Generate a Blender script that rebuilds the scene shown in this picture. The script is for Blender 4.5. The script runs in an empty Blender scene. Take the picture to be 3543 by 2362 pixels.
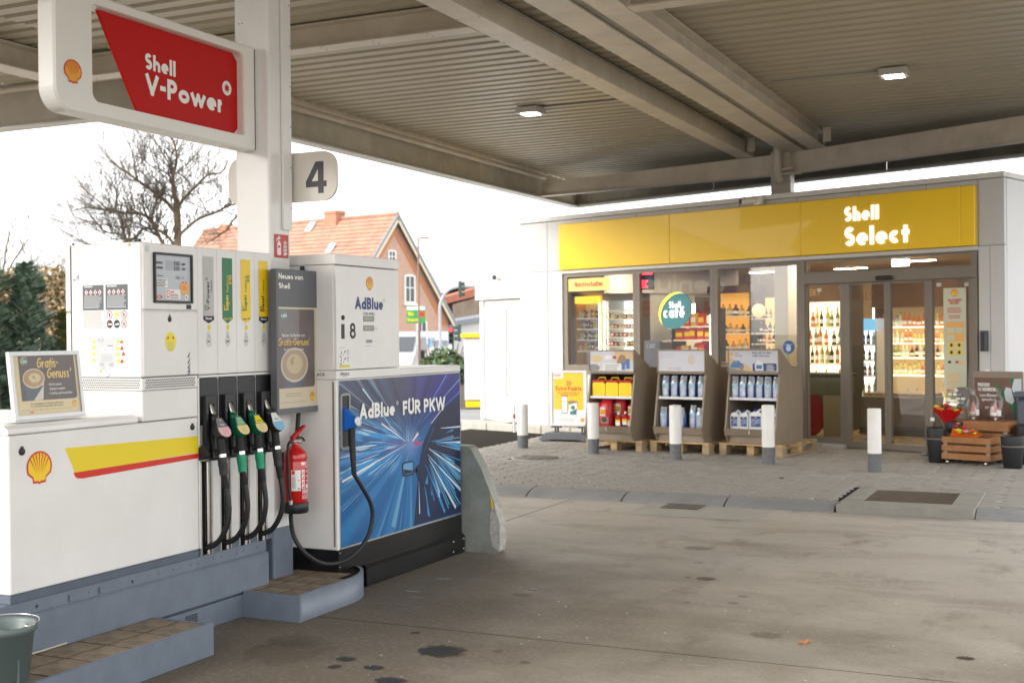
import bpy, bmesh, math, random
from mathutils import Vector, Matrix
R = random.Random(7)
PI = math.pi
SC = bpy.context.scene
# ---------------------------------------------------------------- camera
YAW, PITCH, ROLL = 0.43554, -0.00489, 0.010346
cam_d = bpy.data.cameras.new('camera'); cam = bpy.data.objects.new('camera', cam_d)
SC.collection.objects.link(cam); SC.camera = cam
Fw = Vector((0, math.cos(PITCH), math.sin(PITCH))); hx = Vector((1, 0, 0)); U0 = hx.cross(Fw)
Rr = hx*math.cos(ROLL) - U0*math.sin(ROLL); Uu = hx*math.sin(ROLL) + U0*math.cos(ROLL)
rz = Matrix.Rotation(YAW, 3, 'Z')
Fw, Rr, Uu = rz@Fw, rz@Rr, rz@Uu
cam.matrix_world = Matrix(((Rr.x, Uu.x, -Fw.x, 0), (Rr.y, Uu.y, -Fw.y, 0), (Rr.z, Uu.z, -Fw.z, 1.6), (0, 0, 0, 1)))
cam_d.sensor_width = 36; cam_d.lens = 43.3; cam_d.clip_end = 2000; cam_d.clip_start = .05
cam_d.dof.use_dof = True; cam_d.dof.focus_distance = 8.0; cam_d.dof.aperture_fstop = 3.2
# ---------------------------------------------------------------- sky, sun, exposure
SUN_EL, SUN_AZ = math.radians(22), math.radians(218)   # azimuth measured from +Y clockwise
wd = bpy.data.worlds.new('World'); SC.world = wd; wd.use_nodes = True
nt = wd.node_tree; bg = nt.nodes['Background']
sky = nt.nodes.new('ShaderNodeTexSky'); sky.sky_type = 'NISHITA'; sky.sun_disc = False
sky.sun_elevation = SUN_EL; sky.sun_rotation = SUN_AZ; sky.air_density = 1.5; sky.dust_density = 5; sky.ozone_density = 1
hsv = nt.nodes.new('ShaderNodeHueSaturation'); hsv.inputs['Saturation'].default_value = .25
nt.links.new(sky.outputs[0], hsv.inputs['Color'])
mixc = nt.nodes.new('ShaderNodeMix'); mixc.data_type = 'RGBA'; mixc.inputs[0].default_value = .55
nt.links.new(hsv.outputs[0], mixc.inputs[6]); mixc.inputs[7].default_value = (9.6, 9.6, 9.7, 1)
nt.links.new(mixc.outputs[2], bg.inputs[0]); bg.inputs[1].default_value = .15
sd_ = bpy.data.lights.new('sun', 'SUN'); sd_.energy = .55; sd_.angle = math.radians(25); sd_.color = (1, .96, .9)
sun = bpy.data.objects.new('sun', sd_); SC.collection.objects.link(sun)
sdir = Vector((math.sin(SUN_AZ)*math.cos(SUN_EL), math.cos(SUN_AZ)*math.cos(SUN_EL), math.sin(SUN_EL)))
sun.rotation_euler = sdir.to_track_quat('Z', 'Y').to_euler()
SC.view_settings.view_transform = 'Standard'; SC.view_settings.look = 'None'
SC.view_settings.exposure = 1.46; SC.view_settings.gamma = 1; SC.view_settings.use_curve_mapping = False
SC.render.engine = 'CYCLES'
cy = SC.cycles; cy.use_denoising = True; cy.max_bounces = 8; cy.diffuse_bounces = 4; cy.transparent_max_bounces = 16
cy.caustics_reflective = False; cy.caustics_refractive = False; cy.sample_clamp_indirect = 6

# ---------------------------------------------------------------- materials
MATS = {}
def M(name, col, rough=.5, metal=0, var=0, vs=4, bump=0, bs=60, emit=0, spec=.5, coat=0, alpha=1, var2=None):
    if name in MATS: return MATS[name]
    m = bpy.data.materials.new(name); m.use_nodes = True; MATS[name] = m
    n = m.node_tree.nodes; L = m.node_tree.links; b = n['Principled BSDF']
    c = (*col, 1)
    b.inputs['Base Color'].default_value = c; b.inputs['Roughness'].default_value = rough
    b.inputs['Metallic'].default_value = metal; b.inputs['Specular IOR Level'].default_value = spec
    b.inputs['Coat Weight'].default_value = coat; b.inputs['Alpha'].default_value = alpha
    if emit: b.inputs['Emission Color'].default_value = c; b.inputs['Emission Strength'].default_value = emit
    if var or bump: tc = n.new('ShaderNodeTexCoord')
    if var:
        t = n.new('ShaderNodeTexNoise'); t.inputs['Scale'].default_value = vs; t.inputs['Detail'].default_value = 6
        t.inputs['Roughness'].default_value = .65
        L.new(tc.outputs['Object'], t.inputs['Vector'])
        r = n.new('ShaderNodeMapRange'); r.inputs[1].default_value = .3; r.inputs[2].default_value = .7
        L.new(t.outputs['Fac'], r.inputs[0])
        mx = n.new('ShaderNodeMix'); mx.data_type = 'RGBA'
        mx.inputs[6].default_value = (*[min(1, x*(1+var)) for x in col], 1)
        mx.inputs[7].default_value = (*(var2 if var2 else [x*(1-var) for x in col]), 1)
        L.new(r.outputs[0], mx.inputs[0]); L.new(mx.outputs[2], b.inputs['Base Color'])
    if bump:
        t2 = n.new('ShaderNodeTexNoise'); t2.inputs['Scale'].default_value = bs; t2.inputs['Detail'].default_value = 5
        L.new(tc.outputs['Object'], t2.inputs['Vector'])
        bp = n.new('ShaderNodeBump'); bp.inputs['Strength'].default_value = bump; bp.inputs['Distance'].default_value = .004
        L.new(t2.outputs['Fac'], bp.inputs['Height']); L.new(bp.outputs[0], b.inputs['Normal'])
    return m
def glassmat(name, tint=(.93, .95, .94), refl=1.0, rough=0.0, ior=1.5):
    m = bpy.data.materials.new(name); m.use_nodes = True; MATS[name] = m
    n = m.node_tree.nodes; L = m.node_tree.links; n.remove(n['Principled BSDF'])
    out = n['Material Output']; tr = n.new('ShaderNodeBsdfTransparent'); tr.inputs[0].default_value = (*tint, 1)
    gl = n.new('ShaderNodeBsdfGlossy'); gl.inputs['Roughness'].default_value = rough
    fr = n.new('ShaderNodeLayerWeight'); fr.inputs[0].default_value = .5
    pw = n.new('ShaderNodeMath'); pw.operation = 'POWER'; pw.inputs[1].default_value = 5; L.new(fr.outputs['Facing'], pw.inputs[0])
    mu = n.new('ShaderNodeMath'); mu.operation = 'MULTIPLY_ADD'; mu.inputs[1].default_value = .9*refl; mu.inputs[2].default_value = .045*refl; mu.use_clamp = True
    L.new(pw.outputs[0], mu.inputs[0])
    mx = n.new('ShaderNodeMixShader'); L.new(mu.outputs[0], mx.inputs[0]); L.new(tr.outputs[0], mx.inputs[1]); L.new(gl.outputs[0], mx.inputs[2])
    L.new(mx.outputs[0], out.inputs[0]); return m
GLASS = glassmat('window glass', refl=2.6)
CLEAR = glassmat('thin clear pane', (.97, .97, .97), .8)
FILM = glassmat('crinkled clear film', (.93, .94, .96), 2.0, .15)
WHITE = M('white painted steel', (.78, .77, .75), .3, var=.05, vs=2.6, bump=.03, bs=300)
WHITE2 = M('white sign plastic', (.80, .785, .74), .28)
GREY = M('blue grey paint', (.145, .175, .22), .42, var=.12, vs=9, bump=.06, bs=120)
GREYD = M('dark blue grey paint', (.085, .11, .145), .45, var=.1, vs=9)
BLACK = M('black plastic', (.012, .012, .014), .42, bump=.12, bs=400)
BLACKG = M('gloss black paint', (.006, .006, .007), .3, var=.2, vs=6)
RUBBER = M('black rubber', (.012, .012, .013), .55)
CHROME = M('chromed steel', (.75, .74, .72), .18, 1)
ALU = M('brushed aluminium', (.5, .5, .5), .45, 1)
RED = M('signal red', (.52, .012, .012), .35)
RED2 = M('brand red', (.62, .02, .012), .35, coat=.2)
YEL = M('brand yellow', (.88, .60, .01), .4)
YELS = M('yellow sign panel', (1.0, .63, .006), .38, var=.03, vs=1, coat=.15)
DKG = M('anthracite', (.06, .065, .075), .4, var=.05, vs=20)
PINK = M('printed dark', (.02, .02, .025), .5)
PW = M('print white', (.85, .85, .83), .5)
TXTW = M('lettering white', (.88, .87, .84), .45)
TXTK = M('lettering black', (.02, .02, .022), .5)
NAVY = M('lettering navy', (.03, .055, .2), .45)
LTG = M('print light grey', (.42, .44, .45), .5)
CREAM = M('print cream', (.72, .6, .34), .5)
GREEN = M('fuel green', (.005, .17, .055), .4)
GREENL = M('collar green', (.01, .3, .16), .45)
STEELP = M('canopy paint', (.72, .65, .56), .4, var=.08, vs=2.5, bump=.05, bs=60, var2=(.60, .54, .45))
SHEETP = M('canopy sheet paint', (.46, .41, .315), .38, var=.06, vs=1.2)
BRONZE = M('bronze grey frame', (.20, .168, .132), .4, var=.05, vs=8)
WALLW = M('white wall cassette', (.58, .578, .57), .4, var=.03, vs=2)

# ---------------------------------------------------------------- mesh builder
class Fr:
    def __init__(s, o, u, v):
        s.o = Vector(o); s.u = Vector(u).normalized(); s.v = Vector(v).normalized(); s.n = s.u.cross(s.v)
    def p(s, a, b, c=0): return s.o + s.u*a + s.v*b + s.n*c
def FX(X): return Fr((X, 0, 0), (0, 1, 0), (0, 0, 1))      # faces +X, a = y, b = z
def FY(Y): return Fr((0, Y, 0), (1, 0, 0), (0, 0, 1))      # faces -Y, a = x, b = z
def FZ(Z): return Fr((0, 0, Z), (1, 0, 0), (0, 1, 0))
class MB:
    def __init__(s): s.v = []; s.f = []; s.mi = []; s.sm = []; s.M = None
    def add(s, vs, fs, m=0, sm=False):
        k = len(s.v)
        for v in vs:
            v = Vector(v)
            s.v.append(s.M@v if s.M else v)
        for f in fs: s.f.append([i+k for i in f]); s.mi.append(m); s.sm.append(sm)
        return s
    def box(s, x0, x1, y0, y1, z0, z1, m=0, b=0):
        if x0 > x1: x0, x1 = x1, x0
        if y0 > y1: y0, y1 = y1, y0
        if z0 > z1: z0, z1 = z1, z0
        if b <= 0:
            vs = [(x, y, z) for x in (x0, x1) for y in (y0, y1) for z in (z0, z1)]
            return s.add(vs, [(0, 1, 3, 2), (4, 6, 7, 5), (0, 4, 5, 1), (2, 3, 7, 6), (0, 2, 6, 4), (1, 5, 7, 3)], m)
        b = min(b, (x1-x0)*.45, (y1-y0)*.45, (z1-z0)*.45)
        X, Y, Z = (x0, x1), (y0, y1), (z0, z1); vs = []; ix = {}
        for i in (0, 1):
            for j in (0, 1):
                for k in (0, 1):
                    sx, sy, sz = 1-2*i, 1-2*j, 1-2*k
                    for q, o in enumerate([(0, b, b), (b, 0, b), (b, b, 0)]):
                        ix[i, j, k, q] = len(vs); vs.append((X[i]+sx*o[0], Y[j]+sy*o[1], Z[k]+sz*o[2]))
        fs = []
        for i in (0, 1):
            fs.append([ix[i, 0, 0, 0], ix[i, 0, 1, 0], ix[i, 1, 1, 0], ix[i, 1, 0, 0]])
            fs.append([ix[0, i, 0, 1], ix[0, i, 1, 1], ix[1, i, 1, 1], ix[1, i, 0, 1]])
            fs.append([ix[0, 0, i, 2], ix[0, 1, i, 2], ix[1, 1, i, 2], ix[1, 0, i, 2]])
            for j in (0, 1):
                fs.append([ix[i, j, 0, 0], ix[i, j, 1, 0], ix[i, j, 1, 1], ix[i, j, 0, 1]])
                fs.append([ix[i, 0, j, 0], ix[i, 1, j, 0], ix[i, 1, j, 2], ix[i, 0, j, 2]])
                fs.append([ix[0, i, j, 1], ix[1, i, j, 1], ix[1, i, j, 2], ix[0, i, j, 2]])
                for k in (0, 1): fs.append([ix[i, j, k, 0], ix[i, j, k, 1], ix[i, j, k, 2]])
        return s.add(vs, fs, m)
    def flat(s, pts, fr, d=0, m=0): return s.add([fr.p(a, b, d) for a, b in pts], [list(range(len(pts)))], m)
    def rect(s, fr, a0, a1, b0, b1, d=0, m=0): return s.flat([(a0, b0), (a1, b0), (a1, b1), (a0, b1)], fr, d, m)
    def prism(s, pts, fr, d0, d1, m=0, sm=False):
        n = len(pts)
        s.add([fr.p(a, b, d0) for a, b in pts]+[fr.p(a, b, d1) for a, b in pts],
              [list(range(n))[::-1], list(range(n, 2*n))], m)
        return s.add([fr.p(a, b, d0) for a, b in pts]+[fr.p(a, b, d1) for a, b in pts],
              [[i, (i+1) % n, n+(i+1) % n, n+i] for i in range(n)], m, sm)
    def ring(s, outer, inner, fr, d0, d1, m=0):
        """frame between two outlines with the same number of points"""
        n = len(outer); vs = [fr.p(a, b, d) for d in (d0, d1) for P in (outer, inner) for a, b in P]; fs = []
        for i in range(n):
            j = (i+1) % n
            fs += [[2*n+i, 2*n+j, 3*n+j, 3*n+i], [i, n+i, n+j, j], [i, j, 2*n+j, 2*n+i], [n+i, 3*n+i, 3*n+j, n+j]]
        return s.add(vs, fs, m)
    def tube(s, pts, r, n=8, m=0, cap=True, sm=True):
        pts = [Vector(p) for p in pts]; k = len(pts); rs = r if isinstance(r, (list, tuple)) else [r]*k
        vs = []; up = None
        for i, p in enumerate(pts):
            t = (pts[min(i+1, k-1)]-pts[max(i-1, 0)]).normalized()
            if up is None:
                up = Vector((0, 0, 1)) if abs(t.z) < .9 else Vector((1, 0, 0))
            a = t.cross(up)
            if a.length < 1e-5: a = t.orthogonal()
            a.normalize(); up = a.cross(t).normalized(); 
            for j in range(n):
                q = 2*PI*j/n; vs.append(p+(a*math.cos(q)+up*math.sin(q))*rs[i])
        fs = [[i*n+j, i*n+(j+1) % n, (i+1)*n+(j+1) % n, (i+1)*n+j] for i in range(k-1) for j in range(n)]
        s.add(vs, fs, m, sm)
        if cap:
            s.add(vs[:n], [list(range(n))[::-1]], m); s.add(vs[-n:], [list(range(n))], m)
        return s
    def lathe(s, prof, o=(0, 0, 0), n=16, m=0, ax=(0, 0, 1), sm=True, sy=1):
        o = Vector(o); ax = Vector(ax).normalized(); a = ax.orthogonal().normalized(); b = ax.cross(a)
        if abs(ax.z) > .99: a, b = Vector((1, 0, 0)), Vector((0, 1, 0))
        vs = [o+ax*z+(a*math.cos(2*PI*j/n)+b*math.sin(2*PI*j/n)*sy)*r for r, z in prof for j in range(n)]
        fs = [[i*n+j, i*n+(j+1) % n, (i+1)*n+(j+1) % n, (i+1)*n+j] for i in range(len(prof)-1) for j in range(n)]
        s.add(vs, fs, m, sm)
        if prof[0][0] > 1e-4: s.add(vs[:n], [list(range(n))[::-1]], m)
        if prof[-1][0] > 1e-4: s.add(vs[-n:], [list(range(n))], m)
        return s
    def ball(s, o, r, n=10, m=0, sc=(1, 1, 1)):
        o = Vector(o); k = n//2; vs = []
        for i in range(k+1):
            t = PI*i/k
            for j in range(n):
                q = 2*PI*j/n; vs.append(o+Vector((r*sc[0]*math.sin(t)*math.cos(q), r*sc[1]*math.sin(t)*math.sin(q), r*sc[2]*math.cos(t))))
        return s.add(vs, [[i*n+j, i*n+(j+1) % n, (i+1)*n+(j+1) % n, (i+1)*n+j] for i in range(k) for j in range(n)], m, True)
def rrect(a0, a1, b0, b1, r, k=4, rs=None):
    """rounded rectangle outline, ccw from the bottom left; rs = radii (bl, br, tr, tl)"""
    rs = rs or (r, r, r, r); out = []
    for (cx, cy, st, q) in ((a0, b0, 180, 0), (a1, b0, 270, 1), (a1, b1, 0, 2), (a0, b1, 90, 3)):
        q_ = rs[q]; ox = cx+(q_ if q in (0, 3) else -q_); oy = cy+(q_ if q < 2 else -q_)
        for i in range(k+1):
            t = math.radians(st+90*i/k); out.append((ox+q_*math.cos(t), oy+q_*math.sin(t)))
    return out
def ell(cx, cy, rx, ry=None, n=24, rot=0):
    ry = rx if ry is None else ry; c, s = math.cos(rot), math.sin(rot); o = []
    for i in range(n):
        a, b = rx*math.cos(2*PI*i/n), ry*math.sin(2*PI*i/n); o.append((cx+a*c-b*s, cy+a*s+b*c))
    return o
# ---------------------------------------------------------------- objects
COL = SC.collection; OFF = {}
def thing(name, label, cat, loc=(0, 0, 0), rz=0, group=None, ab=False):
    o = bpy.data.objects.new(name, None); o.empty_display_size = .1; COL.objects.link(o)
    o.location = loc; o.rotation_euler = (0, 0, rz); o['label'] = label; o['category'] = cat
    if group: o['group'] = group
    OFF[o.name] = Vector(loc) if ab else Vector((0, 0, 0))
    return o
def obj(name, mb, mats, parent=None, label=None, kind=None, cat=None, group=None, loc=None, rz=0, ab=False, me=None):
    if me is None:
        me = bpy.data.meshes.new(name); off = Vector((0, 0, 0))
        if parent is not None: off = OFF.get(parent.name, off)
        elif ab and loc is not None: off = Vector(loc)
        me.from_pydata([v-off for v in mb.v], [], mb.f)
        for m in (mats if isinstance(mats, (list, tuple)) else [mats]): me.materials.append(m)
        me.polygons.foreach_set('material_index', mb.mi); me.polygons.foreach_set('use_smooth', mb.sm)
        bm = bmesh.new(); bm.from_mesh(me); bmesh.ops.recalc_face_normals(bm, faces=bm.faces); bm.to_mesh(me); bm.free()
    o = bpy.data.objects.new(name, me); COL.objects.link(o)
    if loc is not None: o.location = loc
    if rz: o.rotation_euler = (0, 0, rz)
    if parent is not None: o.parent = parent; OFF[o.name] = OFF.get(parent.name, Vector((0, 0, 0)))
    for k, v in (('label', label), ('kind', kind), ('category', cat), ('group', group)):
        if v: o[k] = v
    return o
def dup(root, loc, rz=None, label=None, group=None, sc=None):
    def cp(o, par):
        c = o.copy(); COL.objects.link(c); c.parent = par
        for ch in list(KIDS.get(o.name, [])): cp(ch, c)
        return c
    KIDS = {}
    def walk(o):
        KIDS[o.name] = list(o.children)
        for q in o.children: walk(q)
    walk(root); r = cp(root, None); r.location = loc
    if rz is not None: r.rotation_euler = (0, 0, rz)
    if label: r['label'] = label
    if group: r['group'] = group
    if sc: r.scale = sc
    return r
# ---------------------------------------------------------------- geometric stroke alphabet
O_ = (.5, .5, .5, .5, 0, 360)
GL = {
'a': (.62, [[O_], [(1, 0), (1, 1)]]), 'b': (.62, [[O_], [(0, 0), (0, 2)]]), 'c': (.55, [[(.55, .5, .55, .5, 48, 312)]]),
'd': (.62, [[O_], [(1, 0), (1, 2)]]), 'e': (.6, [[(0, .5), (1, .5), (.5, .5, .5, .5, 0, 312)]]),
'f': (.4, [[(.35, 0), (.35, 1.6), (.85, 1.6, .5, .4, 180, 90)], [(0, 1), (.95, 1)]]),
'g': (.62, [[O_], [(1, 1), (1, -.4), (.5, -.4, .5, .6, 0, -140)]]), 'h': (.58, [[(0, 0), (0, 2)], [(0, .5), (.5, .5, .5, .5, 180, 0), (1, 0)]]),
'i': (0, [[(0, 0), (0, 1)], [(0, 1.78), (0, 1.8)]]), 'j': (.1, [[(1, 1), (1, -.8)], [(1, 1.78), (1, 1.8)]]),
'k': (.56, [[(0, 0), (0, 2)], [(1, 1), (.1, .42)], [(.3, .6), (1, 0)]]), 'l': (0, [[(0, 0), (0, 2)]]),
'm': (.95, [[(0, 0), (0, 1)], [(0, .6), (.25, .6, .25, .4, 180, 0), (.5, 0)], [(.5, .6), (.75, .6, .25, .4, 180, 0), (1, 0)]]),
'n': (.58, [[(0, 0), (0, 1)], [(0, .5), (.5, .5, .5, .5, 180, 0), (1, 0)]]), 'o': (.64, [[O_]]),
'p': (.62, [[O_], [(0, 1), (0, -1)]]), 'q': (.62, [[O_], [(1, 1), (1, -1)]]), 'r': (.4, [[(0, 0), (0, 1)], [(0, .45), (.8, .45, .8, .55, 180, 95)]]),
's': (.46, [[(.5, .76, .5, .24, 25, 270), (.5, .24, .5, .24, 90, -155)]]), 't': (.4, [[(.45, 0), (.45, 1.7)], [(0, 1), (.95, 1)]]),
'u': (.58, [[(0, 1), (0, .5), (.5, .5, .5, .5, 180, 360), (1, 1)], [(1, 0), (1, .6)]]), 'v': (.58, [[(0, 1), (.5, 0), (1, 1)]]),
'w': (.9, [[(0, 1), (.25, 0), (.5, 1), (.75, 0), (1, 1)]]), 'x': (.55, [[(0, 1), (1, 0)], [(0, 0), (1, 1)]]),
'y': (.58, [[(0, 1), (.5, 0)], [(1, 1), (.25, -1)]]), 'z': (.5, [[(0, 1), (1, 1), (0, 0), (1, 0)]]),
'ß': (.58, [[(0, 0), (0, 1.5), (.42, 1.5, .42, .45, 180, -60), (.5, .5, .5, .5, 80, -110)]]),
'A': (.78, [[(0, 0), (.5, 2), (1, 0)], [(.2, .6), (.8, .6)]]), 'B': (.6, [[(0, 0), (0, 2), (.45, 2), (.45, 1.53, .45, .47, 90, -90), (0, 1.06)], [(0, 1.06), (.47, 1.06), (.47, .53, .53, .53, 90, -90), (0, 0)]]),
'C': (.75, [[(.55, 1, .55, 1, 50, 310)]]), 'D': (.7, [[(0, 0), (0, 2), (.3, 2), (.3, 1, .7, 1, 90, -90), (0, 0)]]),
'E': (.5, [[(1, 2), (0, 2), (0, 0), (1, 0)], [(0, 1.04), (.9, 1.04)]]), 'F': (.48, [[(1, 2), (0, 2), (0, 0)], [(0, 1.04), (.9, 1.04)]]),
'G': (.8, [[(.5, 1, .5, 1, 48, 360), (.55, 1)]]), 'H': (.66, [[(0, 0), (0, 2)], [(1, 0), (1, 2)], [(0, 1.04), (1, 1.04)]]), 'I': (0, [[(0, 0), (0, 2)]]),
'J': (.35, [[(1, 2), (1, .5), (.4, .5, .6, .5, 0, -130)]]), 'K': (.64, [[(0, 0), (0, 2)], [(1, 2), (.1, .95)], [(.3, 1.2), (1, 0)]]),
'L': (.46, [[(0, 2), (0, 0), (1, 0)]]), 'M': (.9, [[(0, 0), (.1, 2), (.5, .4), (.9, 2), (1, 0)]]), 'N': (.7, [[(0, 0), (0, 2), (1, 0), (1, 2)]]),
'O': (.82, [[(.5, 1, .5, 1, 0, 360)]]), 'P': (.56, [[(0, 0), (0, 2), (.45, 2), (.45, 1.45, .55, .55, 90, -90), (0, .9)]]),
'Q': (.82, [[(.5, 1, .5, 1, 0, 360)], [(.6, .5), (1, 0)]]), 'R': (.6, [[(0, 0), (0, 2), (.45, 2), (.45, 1.48, .5, .52, 90, -90), (0, .96)], [(.4, .96), (1, 0)]]),
'S': (.56, [[(.5, 1.52, .48, .48, 30, 270), (.5, .52, .5, .52, 90, -150)]]), 'T': (.56, [[(0, 2), (1, 2)], [(.5, 0), (.5, 2)]]),
'U': (.64, [[(0, 2), (0, .6), (.5, .6, .5, .6, 180, 360), (1, 2)]]), 'V': (.72, [[(0, 2), (.5, 0), (1, 2)]]),
'W': (1.1, [[(0, 2), (.25, 0), (.5, 2), (.75, 0), (1, 2)]]), 'X': (.66, [[(0, 2), (1, 0)], [(0, 0), (1, 2)]]), 'Y': (.64, [[(0, 2), (.5, 1), (1, 2)], [(.5, 0), (.5, 1)]]),
'Z': (.6, [[(0, 2), (1, 2), (0, 0), (1, 0)]]),
'0': (.56, [[(.5, 1, .5, 1, 0, 360)]]), '1': (.3, [[(0, 1.7), (1, 2), (1, 0)]]), '2': (.54, [[(.5, 1.45, .5, .55, 170, -30), (0, 0), (1, 0)]]),
'3': (.54, [[(.45, 1.53, .45, .47, 150, -90), (.45, .53, .53, .53, 90, -150)]]), '4': (.6, [[(.72, 0), (.72, 2), (0, .55), (1, .55)]]),
'5': (.54, [[(.9, 2), (.2, 2), (.1, 1.1), (.45, .62, .52, .62, 110, -150)]]), '6': (.56, [[(.5, .6, .5, .6, 0, 360)], [(.03, .8), (.6, 2)]]),
'7': (.52, [[(0, 2), (1, 2), (.3, 0)]]), '8': (.56, [[(.5, 1.53, .42, .47, 0, 360)], [(.5, .53, .5, .53, 0, 360)]]), '9': (.56, [[(.5, 1.4, .5, .6, 0, 360)], [(.97, 1.2), (.4, 0)]]),
'-': (.32, [[(0, .8), (1, .8)]]), '.': (0, [[(0, 0), (0, .02)]]), ',': (0, [[(0, .1), (0, -.15)]]), '!': (0, [[(0, .7), (0, 2)], [(0, 0), (0, .02)]]),
':': (0, [[(0, .2), (0, .22)], [(0, 1.2), (0, 1.22)]]), '/': (.4, [[(0, 0), (1, 2)]]), "'": (0, [[(0, 1.7), (0, 2)]]), '*': (.2, [[(0, 1.6), (1, 1.6)], [(.5, 1.3), (.5, 1.9)]]),
'€': (.6, [[(.6, 1, .5, 1, 50, 310)], [(0, 1.2), (.8, 1.2)], [(0, .8), (.8, .8)]]), '+': (.4, [[(0, 1), (1, 1)], [(.5, .5), (.5, 1.5)]]),
}
for k_, b_, dots in (('Ü', 'U', 2), ('ü', 'u', 2), ('ä', 'a', 2), ('ö', 'o', 2), ('é', 'e', 1)):
    y_ = 2.35 if b_ == 'U' else 1.7
    ex = [[(.12, y_), (.12, y_+.04)], [(.88, y_), (.88, y_+.04)]] if dots == 2 else [[(.35, 1.5), (.8, 1.95)]]
    GL[k_] = (GL[b_][0], GL[b_][1]+ex)
XH = .66
def strip(mb, fr, pts, w, d, m, closed, capa, capb):
    n = len(pts)
    if n < 2: return
    P = [Vector(p) for p in pts]
    if not closed:
        if capa: P[0] = P[0]-(P[1]-P[0]).normalized()*w/2
        if capb: P[-1] = P[-1]+(P[-1]-P[-2]).normalized()*w/2
    vs = []
    for i in range(n):
        a = P[i]-P[i-1] if (i or closed) else P[1]-P[0]
        b = P[(i+1) % n]-P[i] if (i < n-1 or closed) else P[i]-P[i-1]
        if a.length < 1e-9: a = b
        if b.length < 1e-9: b = a
        a = a.normalized(); b = b.normalized(); na = Vector((-a.y, a.x)); nb = Vector((-b.y, b.x))
        mi = na+nb
        if mi.length < .35: mi = na
        mi = mi.normalized(); l = min(1.22, 1/max(.3, mi.dot(na)))
        vs += [P[i]+mi*w/2*l, P[i]-mi*w/2*l]
    fs = [[2*i, 2*i+1, 2*((i+1) % n)+1, 2*((i+1) % n)] for i in range(n if closed else n-1)]
    mb.add([fr.p(v.x, v.y, d+(i//2)*4e-5) for i, v in enumerate(vs)], fs, m)
def text(mb, fr, s, a, b, h, w=.17, sx=1, m=0, d=.001, al='l', sh=0, sp=.1, dry=False, rot=0, k=10, depth=0):
    def width():
        t = 0
        for ch in s:
            if ch == ' ': t += .3*sx; continue
            W = max(GL.get(ch, GL['o'])[0]*sx, 0)+(w if GL.get(ch, GL['o'])[0] == 0 else 0); t += max(W, w)+sp*sx+.02
        return t-sp*sx-.02
    tw = width()*h
    if dry: return tw
    x = {'l': 0, 'c': -tw/2/h, 'r': -tw/h}[al]; cr, sr = math.cos(rot), math.sin(rot); q = 0
    for ch in s:
        if ch == ' ': x += .3*sx; continue
        q = 0
        W0, strokes = GL.get(ch, GL['o']); W = max(W0*sx, w); low = not (ch.isupper() or ch.isdigit() or ch in '€/+!:')
        def mp(px, py):
            X = w/2+px*(W-w)
            if low:
                ys = (-.28+w/2, w/2, XH-w/2, 1-w/2); py_ = py+1; i = max(0, min(2, int(math.floor(py_)))); Y = ys[i]+(py_-i)*(ys[i+1]-ys[i])
            else: Y = w/2+py/2*(1-w)
            X = (x+X+sh*Y)*h; Y *= h
            return (a+X*cr-Y*sr, b+X*sr+Y*cr)
        for st in strokes:
            pts = []; ca = len(st[0]) == 2; cb = len(st[-1]) == 2; closed = len(st) == 1 and len(st[0]) == 6 and abs(st[0][5]-st[0][4]) >= 360
            for e in st:
                if len(e) == 2: pts.append(mp(*e))
                else:
                    nn = max(4, int(abs(e[5]-e[4])/360*2*k)); 
                    for i in range(nn if closed else nn+1):
                        t = math.radians(e[4]+(e[5]-e[4])*i/nn); pts.append(mp(e[0]+e[2]*math.cos(t), e[1]+e[3]*math.sin(t)))
            pp = [pts[0]]
            for p in pts[1:]:
                if math.dist(p, pp[-1]) > 1e-6*h: pp.append(p)
            segs = [[pp[0]]]
            for i in range(1, len(pp)):
                segs[-1].append(pp[i])
                if not closed and 0 < i < len(pp)-1:
                    a1_, a2_ = Vector(pp[i])-Vector(pp[i-1]), Vector(pp[i+1])-Vector(pp[i])
                    if a1_.normalized().dot(a2_.normalized()) < .1 and min(a1_.length, a2_.length) > w*h*.5: segs.append([pp[i]])
            for si, sg_ in enumerate(segs):
                strip(mb, fr, sg_, w*h, d+q*1.2e-4, m, closed, ca if si == 0 else True, cb if si == len(segs)-1 else True); q += 1
        x += W+sp*sx+.02
    return tw
def textw(mb, fr, s, a0, a1, b, h, w=.17, m=0, d=.001, sh=0, sp=.07, **k):
    lo, hi = .2, 3
    for _ in range(22):
        mid = (lo+hi)/2
        if text(mb, fr, s, a0, b, h, w, mid, m, d, 'l', sh, sp, True) < a1-a0: lo = mid
        else: hi = mid
    text(mb, fr, s, a0, b, h, w, lo, m, d, 'l', sh, sp, **k)
def greek(mb, fr, a0, a1, b1, nl, lh, th, m, d=.001, rnd=.25):
    """rows of unreadably small print"""
    for i in range(nl):
        a = a0; e = a1-R.random()*rnd*(a1-a0)
        while a < e:
            l = R.uniform(.04, .13)*(a1-a0); mb.rect(fr, a, min(a+l, e), b1-i*lh-th, b1-i*lh, d, m); a += l+.018*(a1-a0)
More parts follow.
